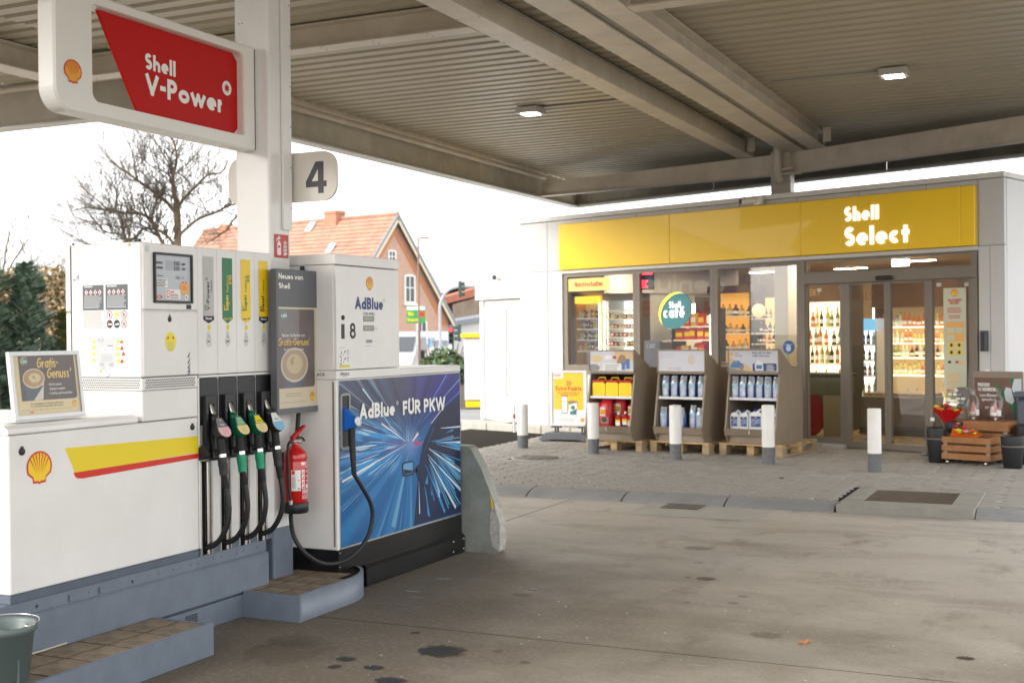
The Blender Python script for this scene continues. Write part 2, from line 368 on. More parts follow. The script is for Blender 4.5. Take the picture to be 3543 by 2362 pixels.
def pecten(mb, fr, cx, cy, h, my, mr, d=.001):
    def P(ps, s=1): return [(cx+x*h*s, cy+(y*s)*h) for x, y in ps]
    out = [(.5*math.cos(math.radians(t)), .03+.47*math.sin(math.radians(t))) for t in range(-22, 203, 9)]
    out = out+[(-.47, -.17), (-.27, -.31), (-.25, -.46), (-.07, -.46), (0, -.5), (.07, -.46), (.25, -.46), (.27, -.31), (.47, -.17)]
    mb.flat(P(out), fr, d, mr)
    mb.flat(P([(x*.87, y*.87+.01) for x, y in out]), fr, d+.0006, my)
    f = (0, -.36)
    for t in (35, 55, 72, 90, 108, 125, 145):
        a = math.radians(t); e = (.405*math.cos(a)*1.05, .03+.41*math.sin(a)); dx, dy = -math.sin(a)*.024, math.cos(a)*.024
        st = (f[0]+(e[0]-f[0])*.28, f[1]+(e[1]-f[1])*.28)
        mb.flat(P([(st[0], st[1]), (e[0]-dx, e[1]-dy), (e[0]+dx, e[1]+dy)]), fr, d+.0012, mr)
# ================================================================ GROUND
def concrete_mat():
    m = bpy.data.materials.new('worn concrete'); m.use_nodes = True; n = m.node_tree.nodes; L = m.node_tree.links; b = n['Principled BSDF']
    tc = n.new('ShaderNodeNewGeometry')
    def noi(sc, det=6, ro=.6, st=None):
        t = n.new('ShaderNodeTexNoise'); t.inputs['Scale'].default_value = sc; t.inputs['Detail'].default_value = det; t.inputs['Roughness'].default_value = ro
        if st:
            mp = n.new('ShaderNodeMapping'); mp.inputs['Scale'].default_value = st; L.new(tc.outputs['Position'], mp.inputs[0]); L.new(mp.outputs[0], t.inputs['Vector'])
        else: L.new(tc.outputs['Position'], t.inputs['Vector'])
        return t
    def ramp(t, a, bb):
        r = n.new('ShaderNodeMapRange'); r.inputs[1].default_value = a; r.inputs[2].default_value = bb; L.new(t.outputs['Fac'], r.inputs[0]); return r
    def mix(fac, c1, c2, k=1):
        x = n.new('ShaderNodeMix'); x.data_type = 'RGBA'
        if k != 1:
            mu = n.new('ShaderNodeMath'); mu.operation = 'MULTIPLY'; mu.inputs[1].default_value = k; L.new(fac.outputs[0], mu.inputs[0]); fac = mu
        L.new(fac.outputs[0], x.inputs[0])
        for i, c in ((6, c1), (7, c2)):
            if isinstance(c, tuple): x.inputs[i].default_value = (*c, 1)
            else: L.new(c.outputs[2], x.inputs[i])
        return x
    base = mix(ramp(noi(.7, 8, .62), .36, .64), (.21, .18, .138), (.40, .36, .30))
    # dirt and shade painted in: darker next to the island, paler towards the kerb
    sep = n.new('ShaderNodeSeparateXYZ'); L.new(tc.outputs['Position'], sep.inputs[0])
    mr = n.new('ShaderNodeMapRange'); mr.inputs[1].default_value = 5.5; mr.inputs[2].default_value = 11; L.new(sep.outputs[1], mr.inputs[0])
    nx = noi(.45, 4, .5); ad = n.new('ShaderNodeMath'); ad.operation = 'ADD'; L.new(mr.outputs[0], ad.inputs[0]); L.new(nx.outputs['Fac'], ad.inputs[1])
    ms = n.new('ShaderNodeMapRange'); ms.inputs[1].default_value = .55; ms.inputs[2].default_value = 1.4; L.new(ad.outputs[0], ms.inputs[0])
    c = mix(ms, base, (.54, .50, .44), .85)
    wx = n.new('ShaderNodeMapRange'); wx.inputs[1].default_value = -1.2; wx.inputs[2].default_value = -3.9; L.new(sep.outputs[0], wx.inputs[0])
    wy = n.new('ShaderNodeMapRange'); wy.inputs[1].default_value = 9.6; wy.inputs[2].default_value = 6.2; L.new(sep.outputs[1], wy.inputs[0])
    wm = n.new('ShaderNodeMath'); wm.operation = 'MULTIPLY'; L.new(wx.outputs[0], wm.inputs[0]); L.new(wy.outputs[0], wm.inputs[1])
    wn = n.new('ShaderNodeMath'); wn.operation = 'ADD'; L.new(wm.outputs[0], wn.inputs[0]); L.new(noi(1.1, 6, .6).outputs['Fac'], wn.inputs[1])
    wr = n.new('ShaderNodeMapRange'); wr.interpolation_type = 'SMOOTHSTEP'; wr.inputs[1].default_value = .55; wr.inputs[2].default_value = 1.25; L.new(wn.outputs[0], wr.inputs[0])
    c = mix(wr, c, (.085, .066, .044), .8)  # shade painted in with the dirt, deepest at the near left
    c = mix(ramp(noi(1.7, 7, .68, (.35, 1.2, 1)), .5, .72), c, (.15, .122, .088), .6)
    c = mix(ramp(noi(2.3, 5, .7, (1, .6, 1)), .56, .7), c, (.13, .102, .073), .6)
    c = mix(ramp(noi(9, 4, .7), .6, .74), c, (.16, .13, .095), .5)
    c = mix(ramp(noi(6, 3, .6, (.6, 1.6, 1)), .69, .74), c, (.5, .48, .44), .4)
    c = mix(ramp(noi(90, 3, .8), .35, .7), c, (.12, .10, .075), .45); c = mix(ramp(noi(34, 4, .85), .5, .68), c, (.46, .42, .36), .3); c = mix(ramp(noi(15, 5, .85), .55, .7), c, (.07, .055, .04), .3)
    L.new(c.outputs[2], b.inputs['Base Color'])
    rr = ramp(noi(1.6, 5), .3, .7); r2 = n.new('ShaderNodeMapRange'); r2.inputs[3].default_value = .5; r2.inputs[4].default_value = .8; L.new(rr.outputs[0], r2.inputs[0]); L.new(r2.outputs[0], b.inputs['Roughness'])
    bp = n.new('ShaderNodeBump'); bp.inputs['Strength'].default_value = .35; bp.inputs['Distance'].default_value = .004
    L.new(noi(70, 6, .75).outputs['Fac'], bp.inputs['Height']); L.new(bp.outputs[0], b.inputs['Normal'])
    return m
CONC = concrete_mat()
ASPH = M('road asphalt', (.07, .07, .072), .8, var=.2, vs=3, bump=.3, bs=120)
DIRT = M('dark joint dirt', (.028, .024, .018), 1, spec=.1)
EARTH = M('pale tarmac', (.22, .22, .21), .9, var=.2, vs=.7)
# camera-forward frame used for the far surroundings: r = metres to the right, f = metres ahead
CF = Vector((-math.sin(YAW), math.cos(YAW), 0)); CR = Vector((math.cos(YAW), math.sin(YAW), 0))
def W(r, f, z=0): return CR*r+CF*f+Vector((0, 0, z))
def gz(f): 
    t = max(0, min(1, (f-27)/9)); return -.78*t*t*(3-2*t)
mb = MB(); xs = [-900, -300, -120, -60, -40, -30, -22, -15, -8, 0, 8, 15, 30, 60, 120, 300, 900]; fs_ = [-900, -300, -100, -40, -15, 0, 15, 24, 27, 28.5, 30, 31.5, 33, 34.5, 36, 40, 60, 100, 200, 400, 900]
mb.add([W(x, f, gz(f)-.012) for f in fs_ for x in xs], [[j*len(xs)+i, j*len(xs)+i+1, (j+1)*len(xs)+i+1, (j+1)*len(xs)+i] for j in range(len(fs_)-1) for i in range(len(xs)-1)], 0, True)
obj('ground', mb, EARTH, kind='structure')
mb = MB(); mb.add([W(x, f, gz(f)-.004) for f in (27, 28.5, 30, 31.5, 33, 34.5, 36, 44) for x in (-60, -30, 0, 4)], [[j*4+i, j*4+i+1, (j+1)*4+i+1, (j+1)*4+i] for j in range(7) for i in range(3)], 0, True)
obj('road', mb, ASPH, kind='structure')
mb = MB(); mb.box(-26, 14, -14, 21, -.2, -.0012)
fore = obj('forecourt', mb, DIRT, kind='structure')
# concrete bays, separated by sealed joints
YJ = [-14, -6, -.5, 5.93, 11.16]; XJ = [-26, -20, -14, -9.4, -4.55, 2.6, 8, 14]
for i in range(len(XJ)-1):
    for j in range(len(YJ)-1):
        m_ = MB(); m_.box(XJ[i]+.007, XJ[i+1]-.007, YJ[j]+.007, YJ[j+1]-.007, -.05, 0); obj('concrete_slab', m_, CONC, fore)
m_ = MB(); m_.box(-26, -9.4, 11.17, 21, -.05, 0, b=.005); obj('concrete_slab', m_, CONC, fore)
# small stains and specks with a shape of their own
def alphamat(name, col, dens=.75, rough=.4):
    m = bpy.data.materials.new(name); m.use_nodes = True; n = m.node_tree.nodes; L = m.node_tree.links; b = n['Principled BSDF']
    b.inputs['Base Color'].default_value = (*col, 1); b.inputs['Roughness'].default_value = rough
    tc = n.new('ShaderNodeTexCoord'); g = n.new('ShaderNodeTexGradient'); g.gradient_type = 'SPHERICAL'
    mp = n.new('ShaderNodeMapping'); L.new(tc.outputs['Object'], mp.inputs[0]); L.new(mp.outputs[0], g.inputs[0])
    t = n.new('ShaderNodeTexNoise'); t.inputs['Scale'].default_value = 3.5; t.inputs['Detail'].default_value = 5; L.new(tc.outputs['Object'], t.inputs['Vector'])
    a = n.new('ShaderNodeMath'); a.operation = 'ADD'; L.new(g.outputs[1], a.inputs[0]); 
    q = n.new('ShaderNodeMath'); q.operation = 'MULTIPLY_ADD'; q.inputs[1].default_value = .9; q.inputs[2].default_value = -.45; L.new(t.outputs['Fac'], q.inputs[0]); L.new(q.outputs[0], a.inputs[1])
    r = n.new('ShaderNodeMapRange'); r.inputs[1].default_value = .22; r.inputs[2].default_value = .42; r.inputs[4].default_value = dens; L.new(a.outputs[0], r.inputs[0]); L.new(r.outputs[0], b.inputs['Alpha'])
    return m
OIL = alphamat('old oil stain', (.022, .016, .011), .8, .35); OIL2 = alphamat('faint damp stain', (.14, .115, .085), .28, .6); CHALK = alphamat('scraped pale mark', (.5, .49, .46), .3, .9)
def stain(x, y, rx, ry, mat, rot=0):
    m_ = MB(); m_.flat(ell(0, 0, 1, 1, 24), FZ(0), 0)
    o = obj('oil_stain' if mat is not CHALK else 'scrape_mark', m_, mat, fore); o.location = (x, y, .0015+R.random()*.001); o.scale = (rx*(.6 if mat is CHALK else 1), ry*(.7 if mat is CHALK else 1), 1); o.rotation_euler = (0, 0, rot)
for s_ in [(-2.254, 7.805, .09, .08, OIL), (-2.376, 7.807, .03, .03, OIL), (-3.16, 7.08, .05, .05, OIL), (-1.896, 7.364, .05, .045, OIL2), (-1.902, 7.16, .05, .045, OIL2), (-2.16, 7.07, .03, .03, OIL2), (-3.16, 6.9, .1, .07, OIL2), (-.54, 6.38, .06, .05, OIL), (-2.71, 5.62, .045, .05, OIL2), (-2.5, 5.48, .03, .03, OIL), (-2.46, 8.34, .05, .045, OIL2), (-2.89, 10.5, .06, .06, OIL),
           (-2.977, 5.51, .17, .16, OIL), (-3.345, 5.19, .07, .06, OIL), (-3.32, 5.05, .045, .05, OIL), (-3.135, 5.11, .07, .055, OIL), (-2.94, 4.94, .11, .08, OIL), (-3.8, 5.4, .2, .2, OIL2), (-3.294, 5.8, .04, .03, OIL), (-3.7, 5.2, .3, .35, OIL2), (-1.54, 6.46, .12, .1, OIL2), (-2.62, 8.9, .16, .12, OIL2), 
           (-3.84, 7.16, .12, .07, CHALK), (-3.83, 6.73, .12, .06, CHALK), (-1.4, 5.35, .1, .05, CHALK), (-.9, 5.1, .12, .05, CHALK), (-.75, 5.35, .06, .04, CHALK), (-.3, 6.6, .1, .08, CHALK), (-.15, 7.4, .12, .06, CHALK), (-3.5, 8.6, .12, .06, CHALK), (-1.7, 5.75, .12, .03, CHALK)]: stain(*s_)
mb = MB()
for i in range(150):
    x, y = R.uniform(-3.9, 1.5), R.uniform(4.3, 11); r = R.uniform(.003, .009); mb.flat(ell(x, y, r, r*R.uniform(.5, 1), 6, R.random()*3), FZ(.0045), i*1e-5)
for x, y in [(-.6, 5.0), (-.75, 5.1), (-1.5, 5.45), (-.62, 4.62), (-.85, 4.9)]: mb.flat(ell(x, y, .02, .012, 8), FZ(.0046), R.random()*1e-3)
obj('litter_specks', mb, M('pale specks', (.7, .69, .65), .7), fore, kind='stuff')
mb = MB(); mb.rect(FZ(0), -3.75, -2.55, 10.35, 11.1, .002); g_ = obj('repair_patch', mb, M('repair concrete', (.36, .34, .30), .7, var=.12, vs=3), fore)
mb = MB(); mb.box(-3.55, -3.2, 10.82, 11.12, .003, .012, b=.003)
for i in range(6): mb.box(-3.52+i*.052, -3.495+i*.052, 10.85, 11.09, .012, .0145)
obj('gully_grate', mb, M('cast iron', (.15, .135, .12), .6, .6, var=.2, vs=20), fore)
# fallen leaf
mb = MB(); lf = [(-.05, 0, .004), (-.02, .022, .02), (.01, .012, .008), (.035, .028, .03), (.05, .0, .012), (.03, -.02, .022), (0, -.012, .004), (-.03, -.02, .018)]
mb.add(lf+[(0, 0, .012)], [[i, (i+1) % 8, 8] for i in range(8)])
tag_leaf = obj('fallen_leaf', mb, M('dry leaf', (.45, .13, .015), .6, var=.3, vs=40), label='curled orange brown leaf lying alone on the bare concrete', cat='leaf', loc=(-1.32, 6.35, 0), rz=.4); tag_leaf.scale = (.65, .65, .8)

# ---------------------------------------------------------------- raised pavement in front of the shop
PV = M('grey paving stone', (.29, .27, .242), .8, var=.2, vs=3.5, bump=.3, bs=70, var2=(.25, .235, .215))
PVK = M('kerb stone grey', (.23, .23, .23), .7, var=.15, vs=3, bump=.25, bs=90)
mb = MB(); mb.box(-9.3, 8, 11.36, 19.9, -.1, .052); pave = obj('pavement', mb, DIRT, kind='structure')
GX, GY = .20, .20; hexo = [(-.128, 0), (-.066, -.095), (.066, -.095), (.128, 0), (.066, .095), (-.066, .095)]
def paver(x, y, z, t, mb):
    v = [(x+a, y+b, z-.02) for a, b in hexo]+[(x+a*.97, y+b*.96, z-.006) for a, b in hexo]+[(x+a*.91, y+b*.88, z+t*a) for a, b in hexo]
    f = [[i, (i+1) % 6, 6+(i+1) % 6, 6+i] for i in range(6)]+[[6+i, 6+(i+1) % 6, 12+(i+1) % 6, 12+i] for i in range(6)]+[[12, 13, 14, 15, 16, 17]]
    mb.add(v, f)
pm = MB(); paver(0, 0, 0, 0, pm); pme = None; cnt = 0; rest = MB()
SS = Vector((.94232, -.33471, 0)); SN = Vector((.33471, .94232, 0)); P0 = Vector((-1.801, 16.161, 0))
cells = []
for j in range(44):
    for i in range(-39, 15):
        x = i*GX; y = 11.48+j*GY+(GY/2 if i % 2 else 0)
        p = Vector((x, y, 0)); t = (p-P0).dot(SN); s = (p-P0).dot(SS)
        if t > .3 and s < 1.1: continue
        if -2.03 < x < -.83 and 11.2 < y < 12.5: continue
        if (x+6.21)**2+(y-14.07)**2 < .37**2: continue
        if x < -7.5 or x > 2.6: continue
        cells.append((y+abs(x+1.8)*.25, x, y))
cells.sort()
for q, (k, x, y) in enumerate(cells):
    dz = .07+R.uniform(-.002, .002)+.003*math.sin(x*1.3)*math.sin(y*1.1); ti = R.uniform(-.02, .02)
    if q < 300:
        if pme is None: o = obj('paving_stone', pm, PV, pave); pme = o.data
        else: o = obj('paving_stone', None, None, pave, me=pme)
        o.location = (x, y, dz); o.rotation_euler = (0, ti, 0)
    else: paver(x, y, dz, ti, rest)
obj('paving_stone_field', rest, PV, pave, kind='stuff')
# kerb stones: low bevelled profile
kp = [(11.10, -.05), (11.10, .012), (11.13, .03), (11.22, .062), (11.28, .072), (11.37, .073), (11.37, -.05)]
FK = Fr((0, 0, 0), (0, 1, 0), (0, 0, 1))
for i in range(-8, 6):
    x0 = -2.03+i*1.0; x1 = x0+1
    if i == 0: continue
    if i == 1: x0 = -.86; x1 = -.03
    m_ = MB(); m_.prism(kp, FK, x0+.008, x1-.008); obj('kerb_stone', m_, PVK, pave)
# drain frame and grate
FRM = M('drain concrete frame', (.26, .25, .22), .7, var=.15, vs=5, bump=.2, bs=90)
mb = MB(); 
for a in [(-2.02, -.86, 11.12, 11.45), (-2.02, -.86, 12.3, 12.45), (-2.02, -1.84, 11.45, 12.3), (-1.08, -.86, 11.45, 12.3)]: mb.box(*a, -.02, .074, b=.006)
mb.box(-1.84, -1.08, 11.45, 12.3, -.02, .05, 0)
dr = obj('drain_frame', mb, FRM, pave)
mb = MB()
for i in range(30): mb.box(-1.83+i*.025, -1.812+i*.025, 11.46, 12.29, .052, .07)
for i in range(9): mb.box(-1.83, -1.09, 11.47+i*.1, 11.485+i*.1, .053, .068)
obj('drain_grate', mb, M('rusty grating', (.10, .075, .06), .6, .5, var=.3, vs=10), pave)
# round cover
mb = MB(); mb.lathe([(.33, -.01), (.33, .071), (.29, .075), (.285, .066), (.0, .066)], (-6.21, 14.07, 0), 32)
mb.lathe([(.27, .06), (.27, .0745), (0, .0745)], (-6.21, 14.07, 0), 28, 1)
for a in range(4):
    for b_ in range(4): mb.box(-6.21-.2+a*.11, -6.21-.14+a*.11, 14.07-.2+b_*.11, 14.07-.14+b_*.11, .074, .078, 1)
obj('manhole_cover', mb, [M('cover concrete', (.3, .29, .27), .7, var=.1), MATS['cast iron']], pave)
mb = MB(); mb.box(-6.5+6.5-.02, .02, -.012, .012, 0, .01); obj('cigarette_end', mb, M('burnt filter', (.03, .03, .03), .8), label='tiny dark scrap dropped on the paving before the kerb', cat='litter', loc=(-2.9, 12.9, .072), rz=.5)

# ================================================================ CANOPY
can = thing('canopy', 'wide steel forecourt canopy with corrugated underside and bare beams', 'canopy', (-4.6, 6.25, 0), ab=True)
ZB = 4.22
def ibeam(name, x0, x1, y0, y1, z0, z1, along='y', col=STEELP, fl=.016, wb=.012):
    m_ = MB()
    if along == 'y':
        c = (x0+x1)/2; m_.box(x0, x1, y0, y1, z0, z0+fl); m_.box(x0, x1, y0, y1, z1-fl, z1); m_.box(c-wb/2, c+wb/2, y0, y1, z0+fl, z1-fl)
    else:
        c = (y0+y1)/2; m_.box(x0, x1, y0, y1, z0, z0+fl); m_.box(x0, x1, y0, y1, z1-fl, z1); m_.box(x0, x1, c-wb/2, c+wb/2, z0+fl, z1-fl)
    return obj(name, m_, col, can)
def boxbeam(name, x0, x1, y0, y1, z0, z1, col=STEELP): m_ = MB(); m_.box(x0, x1, y0, y1, z0, z1, b=.006); return obj(name, m_, col, can)
def yend(x): return 18.1-.37*(x+4.1)       # skew end of the canopy, parallel to the shop
boxbeam('main_beam', -4.72, -4.475, -.5, yend(-4.6)-.06, ZB, 4.44)
ibeam('gutter_beam', -3.97, -3.66, -.5, yend(-3.8)-.06, ZB, 4.44); ibeam('gutter_beam', -3.56, -3.32, -.5, yend(-3.4)-.06, ZB, 4.44)
m_ = MB(); m_.box(-3.79, -3.45, -.5, 17.9, 4.243, 4.25); obj('gutter', m_, M('gutter zinc', (.36, .33, .28), .6, 0, var=.3, vs=2), can)
for x in (-4.44, -3.27):
    m_ = MB(); m_.box(x, x+.012, yend(x)-.5, yend(x)-.38, ZB+.0, 4.46); m_.box(x, x+.1, yend(x)-.46, yend(x)-.44, ZB+.02, 4.44); obj('stiffener_plate', m_, STEELP, can)
for y in (9.45, 1.9):
    ibeam('cross_beam', -9.3, -4.73, y-.09, y+.1, ZB, 4.44, 'x'); ibeam('cross_beam', -3.31, 1.4, y-.09, y+.1, ZB, 4.44, 'x')
ibeam('edge_beam', -9.58, -9.3, -.5, 9.75, ZB, 4.46)
ibeam('edge_beam', 1.25, 1.48, -.5, yend(1.4)-.1, ZB, 4.46)
# skewed end beam, two halves rising away from the gutter
def skew(name, x0, x1, yo, z00, z01, z10, z11, th, col, lip=0):
    m_ = MB(); 
    def q(x, t, z): return Vector((x, yend(x)+yo+t, z))
    vs = [q(x0, 0, z00), q(x1, 0, z10), q(x1, 0, z11), q(x0, 0, z01), q(x0, th, z00), q(x1, th, z10), q(x1, th, z11), q(x0, th, z01)]
    m_.add(vs, [(0, 1, 2, 3), (4, 7, 6, 5), (0, 4, 5, 1), (3, 2, 6, 7), (0, 3, 7, 4), (1, 5, 6, 2)])
    if lip:
        vs = [q(x0, -lip, z00-.012), q(x1, -lip, z10-.012), q(x1, -lip, z10), q(x0, -lip, z00), q(x0, th+lip, z00-.012), q(x1, th+lip, z10-.012), q(x1, th+lip, z10), q(x0, th+lip, z00)]
        m_.add(vs, [(0, 1, 2, 3), (4, 7, 6, 5), (0, 4, 5, 1), (3, 2, 6, 7), (0, 3, 7, 4), (1, 5, 6, 2)])
    return obj(name, m_, col, can)
skew('end_beam', -8.6, -4.12, 0, 4.03, 4.26, 3.92, 4.22, .02, STEELP, .07)
skew('end_beam', -3.95, 1.45, 0, 3.92, 4.22, 4.02, 4.36, .02, STEELP, .07)
# fascia boards (weathered) and their rim
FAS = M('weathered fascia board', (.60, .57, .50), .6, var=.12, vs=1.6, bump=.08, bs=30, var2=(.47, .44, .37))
RIM = M('fascia rim strip', (.62, .61, .58), .3, .4)
def fas(x0, x1, y0, y1, z0=4.03, z1=4.46):
    m_ = MB(); m_.box(x0, x1, y0, y1, z0, z1, b=.004); return obj('fascia_board', m_, FAS, can)
yc = 21.55
f2 = lambda x: yc-.4*(x+8.68)
ys_ = [10.3, 13.2, 16.2, 19.0, yc]
for a, b_ in zip(ys_[:-1], ys_[1:]): fas(-8.7, -8.67, a+.004, b_-.004)
xs_ = [-8.7, -11.2, -13.5]
for a, b_ in zip(xs_[:-1], xs_[1:]): fas(b_+.004, a-.004, 10.275, 10.305)
m_ = MB(); m_.box(-8.78, -8.6, 10.25, yc, 3.985, 4.028, b=.012); m_.box(-13.5, -8.6, 10.22, 10.37, 3.985, 4.028, b=.012); obj('fascia_rim', m_, RIM, can)
m_ = MB(); m_.box(-8.67, -8.55, 10.3, 20.0, 4.40, 4.64, b=.01); obj('edge_channel', m_, STEELP, can)
m_ = MB(); m_.tube([(-8.6, 10.35, 4.365), (-8.6, 19.9, 4.365)], .045, 10); m_.tube([(-13.4, 10.2, 4.42), (-8.62, 10.2, 4.42)], .04, 10); obj('edge_pipe', m_, STEELP, can)
def skf(x0, x1): # far fascia parallel to the shop
    m_ = MB(); f = lambda x: yc-.4*(x+8.68)
    vs = [Vector((x, f(x)+t, z)) for x in (x0, x1) for t in (0, .03) for z in (4.03, 4.46)]
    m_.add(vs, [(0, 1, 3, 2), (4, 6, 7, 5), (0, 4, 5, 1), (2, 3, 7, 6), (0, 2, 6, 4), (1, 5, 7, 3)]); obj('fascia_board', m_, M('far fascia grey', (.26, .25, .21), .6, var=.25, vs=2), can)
    m_ = MB(); vs = [Vector((x, f(x)+t, z)) for x in (x0, x1) for t in (-.06, .09) for z in (3.985, 4.026)]
    m_.add(vs, [(0, 1, 3, 2), (4, 6, 7, 5), (0, 4, 5, 1), (2, 3, 7, 6), (0, 2, 6, 4), (1, 5, 7, 3)]); obj('fascia_rim', m_, RIM, can)
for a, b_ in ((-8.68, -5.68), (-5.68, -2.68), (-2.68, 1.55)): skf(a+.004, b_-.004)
fas(1.52, 1.55, -.6, f2(1.52)-.05)

def sheet(x0, x1, y0, ye0, ye1, z=4.452, pitch=.235, h=.042):
    m_ = MB(); y = y0; prof = []
    while y < max(ye0, ye1):
        prof += [(y, z+h), (y+.05, z+h), (y+.075, z), (y+.21, z)]; y += pitch
    vs = []
    for (yy, zz) in prof: vs += [Vector((x0, min(yy, ye0), zz)), Vector((x1, min(yy, ye1), zz))]
    m_.add(vs, [[2*i, 2*i+2, 2*i+3, 2*i+1] for i in range(len(prof)-1)]); return obj('roof_sheet', m_, SHEETP, can)
for x0, x1 in [(-8.67, -6.6), (-6.598, -4.6), (-4.598, -3.62), (-3.60, -1.4), (-1.398, 1.5)]: sheet(x0, x1, -.5, f2(x0)-.02, f2(x1)-.02)
for x0, x1 in [(-13.5, -11), (-10.998, -8.672)]: sheet(x0, x1, -.5, 10.27, 10.27, 4.47)
m_ = MB(); m_.box(-13.5, 1.55, -.55, 10.2, 4.62, 4.64); m_.add([Vector((x, yy, z)) for z in (4.655, 4.665) for x, yy in ((-8.69, 10.1), (1.55, 10.1), (1.55, f2(1.55)), (-8.69, f2(-8.69)))], [(0, 1, 2, 3), (4, 5, 6, 7), (0, 1, 5, 4), (1, 2, 6, 5), (2, 3, 7, 6), (3, 0, 4, 7)]); obj('roof_deck', m_, M('roofing felt', (.1, .1, .1), .9), can)
# rain pipe at the gutter end and the stub of the rear column
m_ = MB(); m_.tube([(-3.95, 17.85, 4.34), (-4.03, 17.88, 4.3), (-4.03, 17.88, 3.86), (-4.0, 17.9, 3.78)], .062, 12); m_.tube([(-4.03, 17.88, 3.95), (-3.82, 17.92, 3.99)], .03, 8); m_.tube([(-4.03, 17.88, 3.9), (-3.7, 17.95, 3.9)], .02, 8); obj('rain_pipe', m_, STEELP, can)
m_ = MB(); m_.box(-4.16, -3.87, 17.98, 18.25, 3.3, 4.25, b=.01); obj('rear_column', m_, STEELP, can)
for x, y in ((-6.27, 14.1), (-1.86, 13.9)):
    t = thing('canopy_lamp', 'small square white downlight glowing under the left canopy bay' if x < -4 else 'small square white downlight glowing under the right canopy bay', 'lamp', (x, y, 4.44), 0, 'canopy downlights')
    m_ = MB(); m_.prism(rrect(-.15, .15, -.15, .15, .02), FZ(0), -.075, -.004); obj('housing', m_, M('lamp housing', (.6, .59, .56), .4), t)
    m_ = MB(); 
    for q in (0, 1): m_.prism(rrect(-.1+q*.105, -.005+q*.105, -.09, .09, .01), FZ(0), -.079, -.0755)
    obj('lens', m_, M('lit led lens', (1, .97, .9), .3, emit=30), t)
    m_ = MB(); m_.box(-.09, .09, -.09, .09, -.004, .02); obj('mount', m_, DKG, t)
m_ = MB()
for x, y in ((-6.27, 14.1), (-1.86, 13.9)): m_.tube([(x, y+.02, 4.447), (x+(1.5 if x < -4 else -1.35), y+.02, 4.447)], .011, 6)
m_.tube([(-4.44, -.4, 4.4), (-4.44, 17.5, 4.4)], .012, 6)
obj('cable_conduit', m_, M('conduit grey', (.3, .3, .29), .5), can)
m_ = MB()
for y in [i*.9+1 for i in range(19)]:
    for x in (-4.70, -4.50): m_.lathe([(.012, 0), (.009, -.008)], (x, y, 4.22), 6)
for x in [-9.0+i*.55 for i in range(8)]: m_.lathe([(.012, 0), (.009, -.008)], (x, 9.40, 4.22), 6); m_.lathe([(.012, 0), (.009, -.008)], (x, 9.50, 4.22), 6)
obj('bolts', m_, STEELP, can, kind='stuff')
# white tube for the bright line above the shop roof, its glow added
t = thing('white_tube', 'long white tube with added glow running above the shop roof edge', 'lamp', (-2, 20.4, 4.0), ab=True)
m_ = MB(); m_.tube([(-4.9, 21.3, 4.0), (4, 17.9, 4.02)], .075, 10); obj('tube', m_, M('glowing white tube', (1, .97, .92), .4, emit=1.1), t)
m_ = MB()
for i in range(5): m_.box(-4.5+i*2-.02, -4.5+i*2+.02, 21.14-.382*i*2-.02, 21.14-.382*i*2+.02, 4.07, 4.4)
obj('bracket', m_, STEELP, t)

# ================================================================ COLUMN
colm = thing('canopy_column', 'square white steel column rising between the two fuel pumps', 'column', (-4.59, 6.25, 0), ab=True)
m_ = MB(); m_.prism(rrect(-4.72, -4.465, 6.144, 6.355, .018), FZ(0), .445, 4.218, sm=False); obj('shaft', m_, WHITE, colm)
m_ = MB(); m_.prism(rrect(-4.72, -4.465, 6.144, 6.355, .018), FZ(0), .12, .443); obj('painted_base', m_, GREY, colm)
m_ = MB(); m_.box(-4.463, -4.447, 6.262, 6.352, 2.262, 4.2, b=.002); obj('cable_cover', m_, WHITE, colm)
m_ = MB()
for z in (2.4, 2.65, 2.9, 3.15, 3.4, 3.65): m_.lathe([(.005, 0), (0, .002)], (-4.447, 6.34, z), 8, ax=(1, 0, 0))
for x in (-4.68, -4.655): m_.lathe([(.004, 0), (0, .002)], (x, 6.143, 3.52), 8, ax=(0, -1, 0))
obj('screw', m_, TXTK, colm)
# fire point sign
fs = thing('fire_point_sign', 'small red square sign with white extinguisher and flames on the column', 'sign', (-4.465, 6.25, 2.16), ab=True)
F_ = FX(-4.4635); m_ = MB(); m_.prism(rrect(6.183, 6.325, 2.09, 2.232, .004), F_, 0, .003); obj('panel', m_, RED, fs)
m_ = MB(); F_ = FX(-4.4604)
m_.flat(rrect(6.207, 6.247, 2.104, 2.183, .012), F_, 0); m_.flat([(6.218, 2.183), (6.236, 2.183), (6.236, 2.193), (6.218, 2.193)], F_, .0001)
m_.flat([(6.2, 2.192), (6.206, 2.208), (6.222, 2.214), (6.222, 2.222), (6.232, 2.222), (6.232, 2.214), (6.242, 2.212), (6.242, 2.206), (6.228, 2.2), (6.21, 2.2), (6.205, 2.185)], F_, .0002)
for z, s in ((2.108, 1), (2.13, 1), (2.152, .9), (2.175, .7)): m_.flat([(6.29-.018*s, z), (6.29, z-.006), (6.306*1+.0, z+.004), (6.31, z+.022*s), (6.30, z+.014*s), (6.292, z+.018*s), (6.296, z+.036*s), (6.28, z+.02*s), (6.284, z+.01), (6.272, z+.012)], F_, .0001)
obj('pictogram', m_, PW, fs); m_ = MB(); m_.rect(FX(-4.46), 6.214, 6.24, 2.15, 2.163, 0); obj('extinguisher_band', m_, RED, fs)
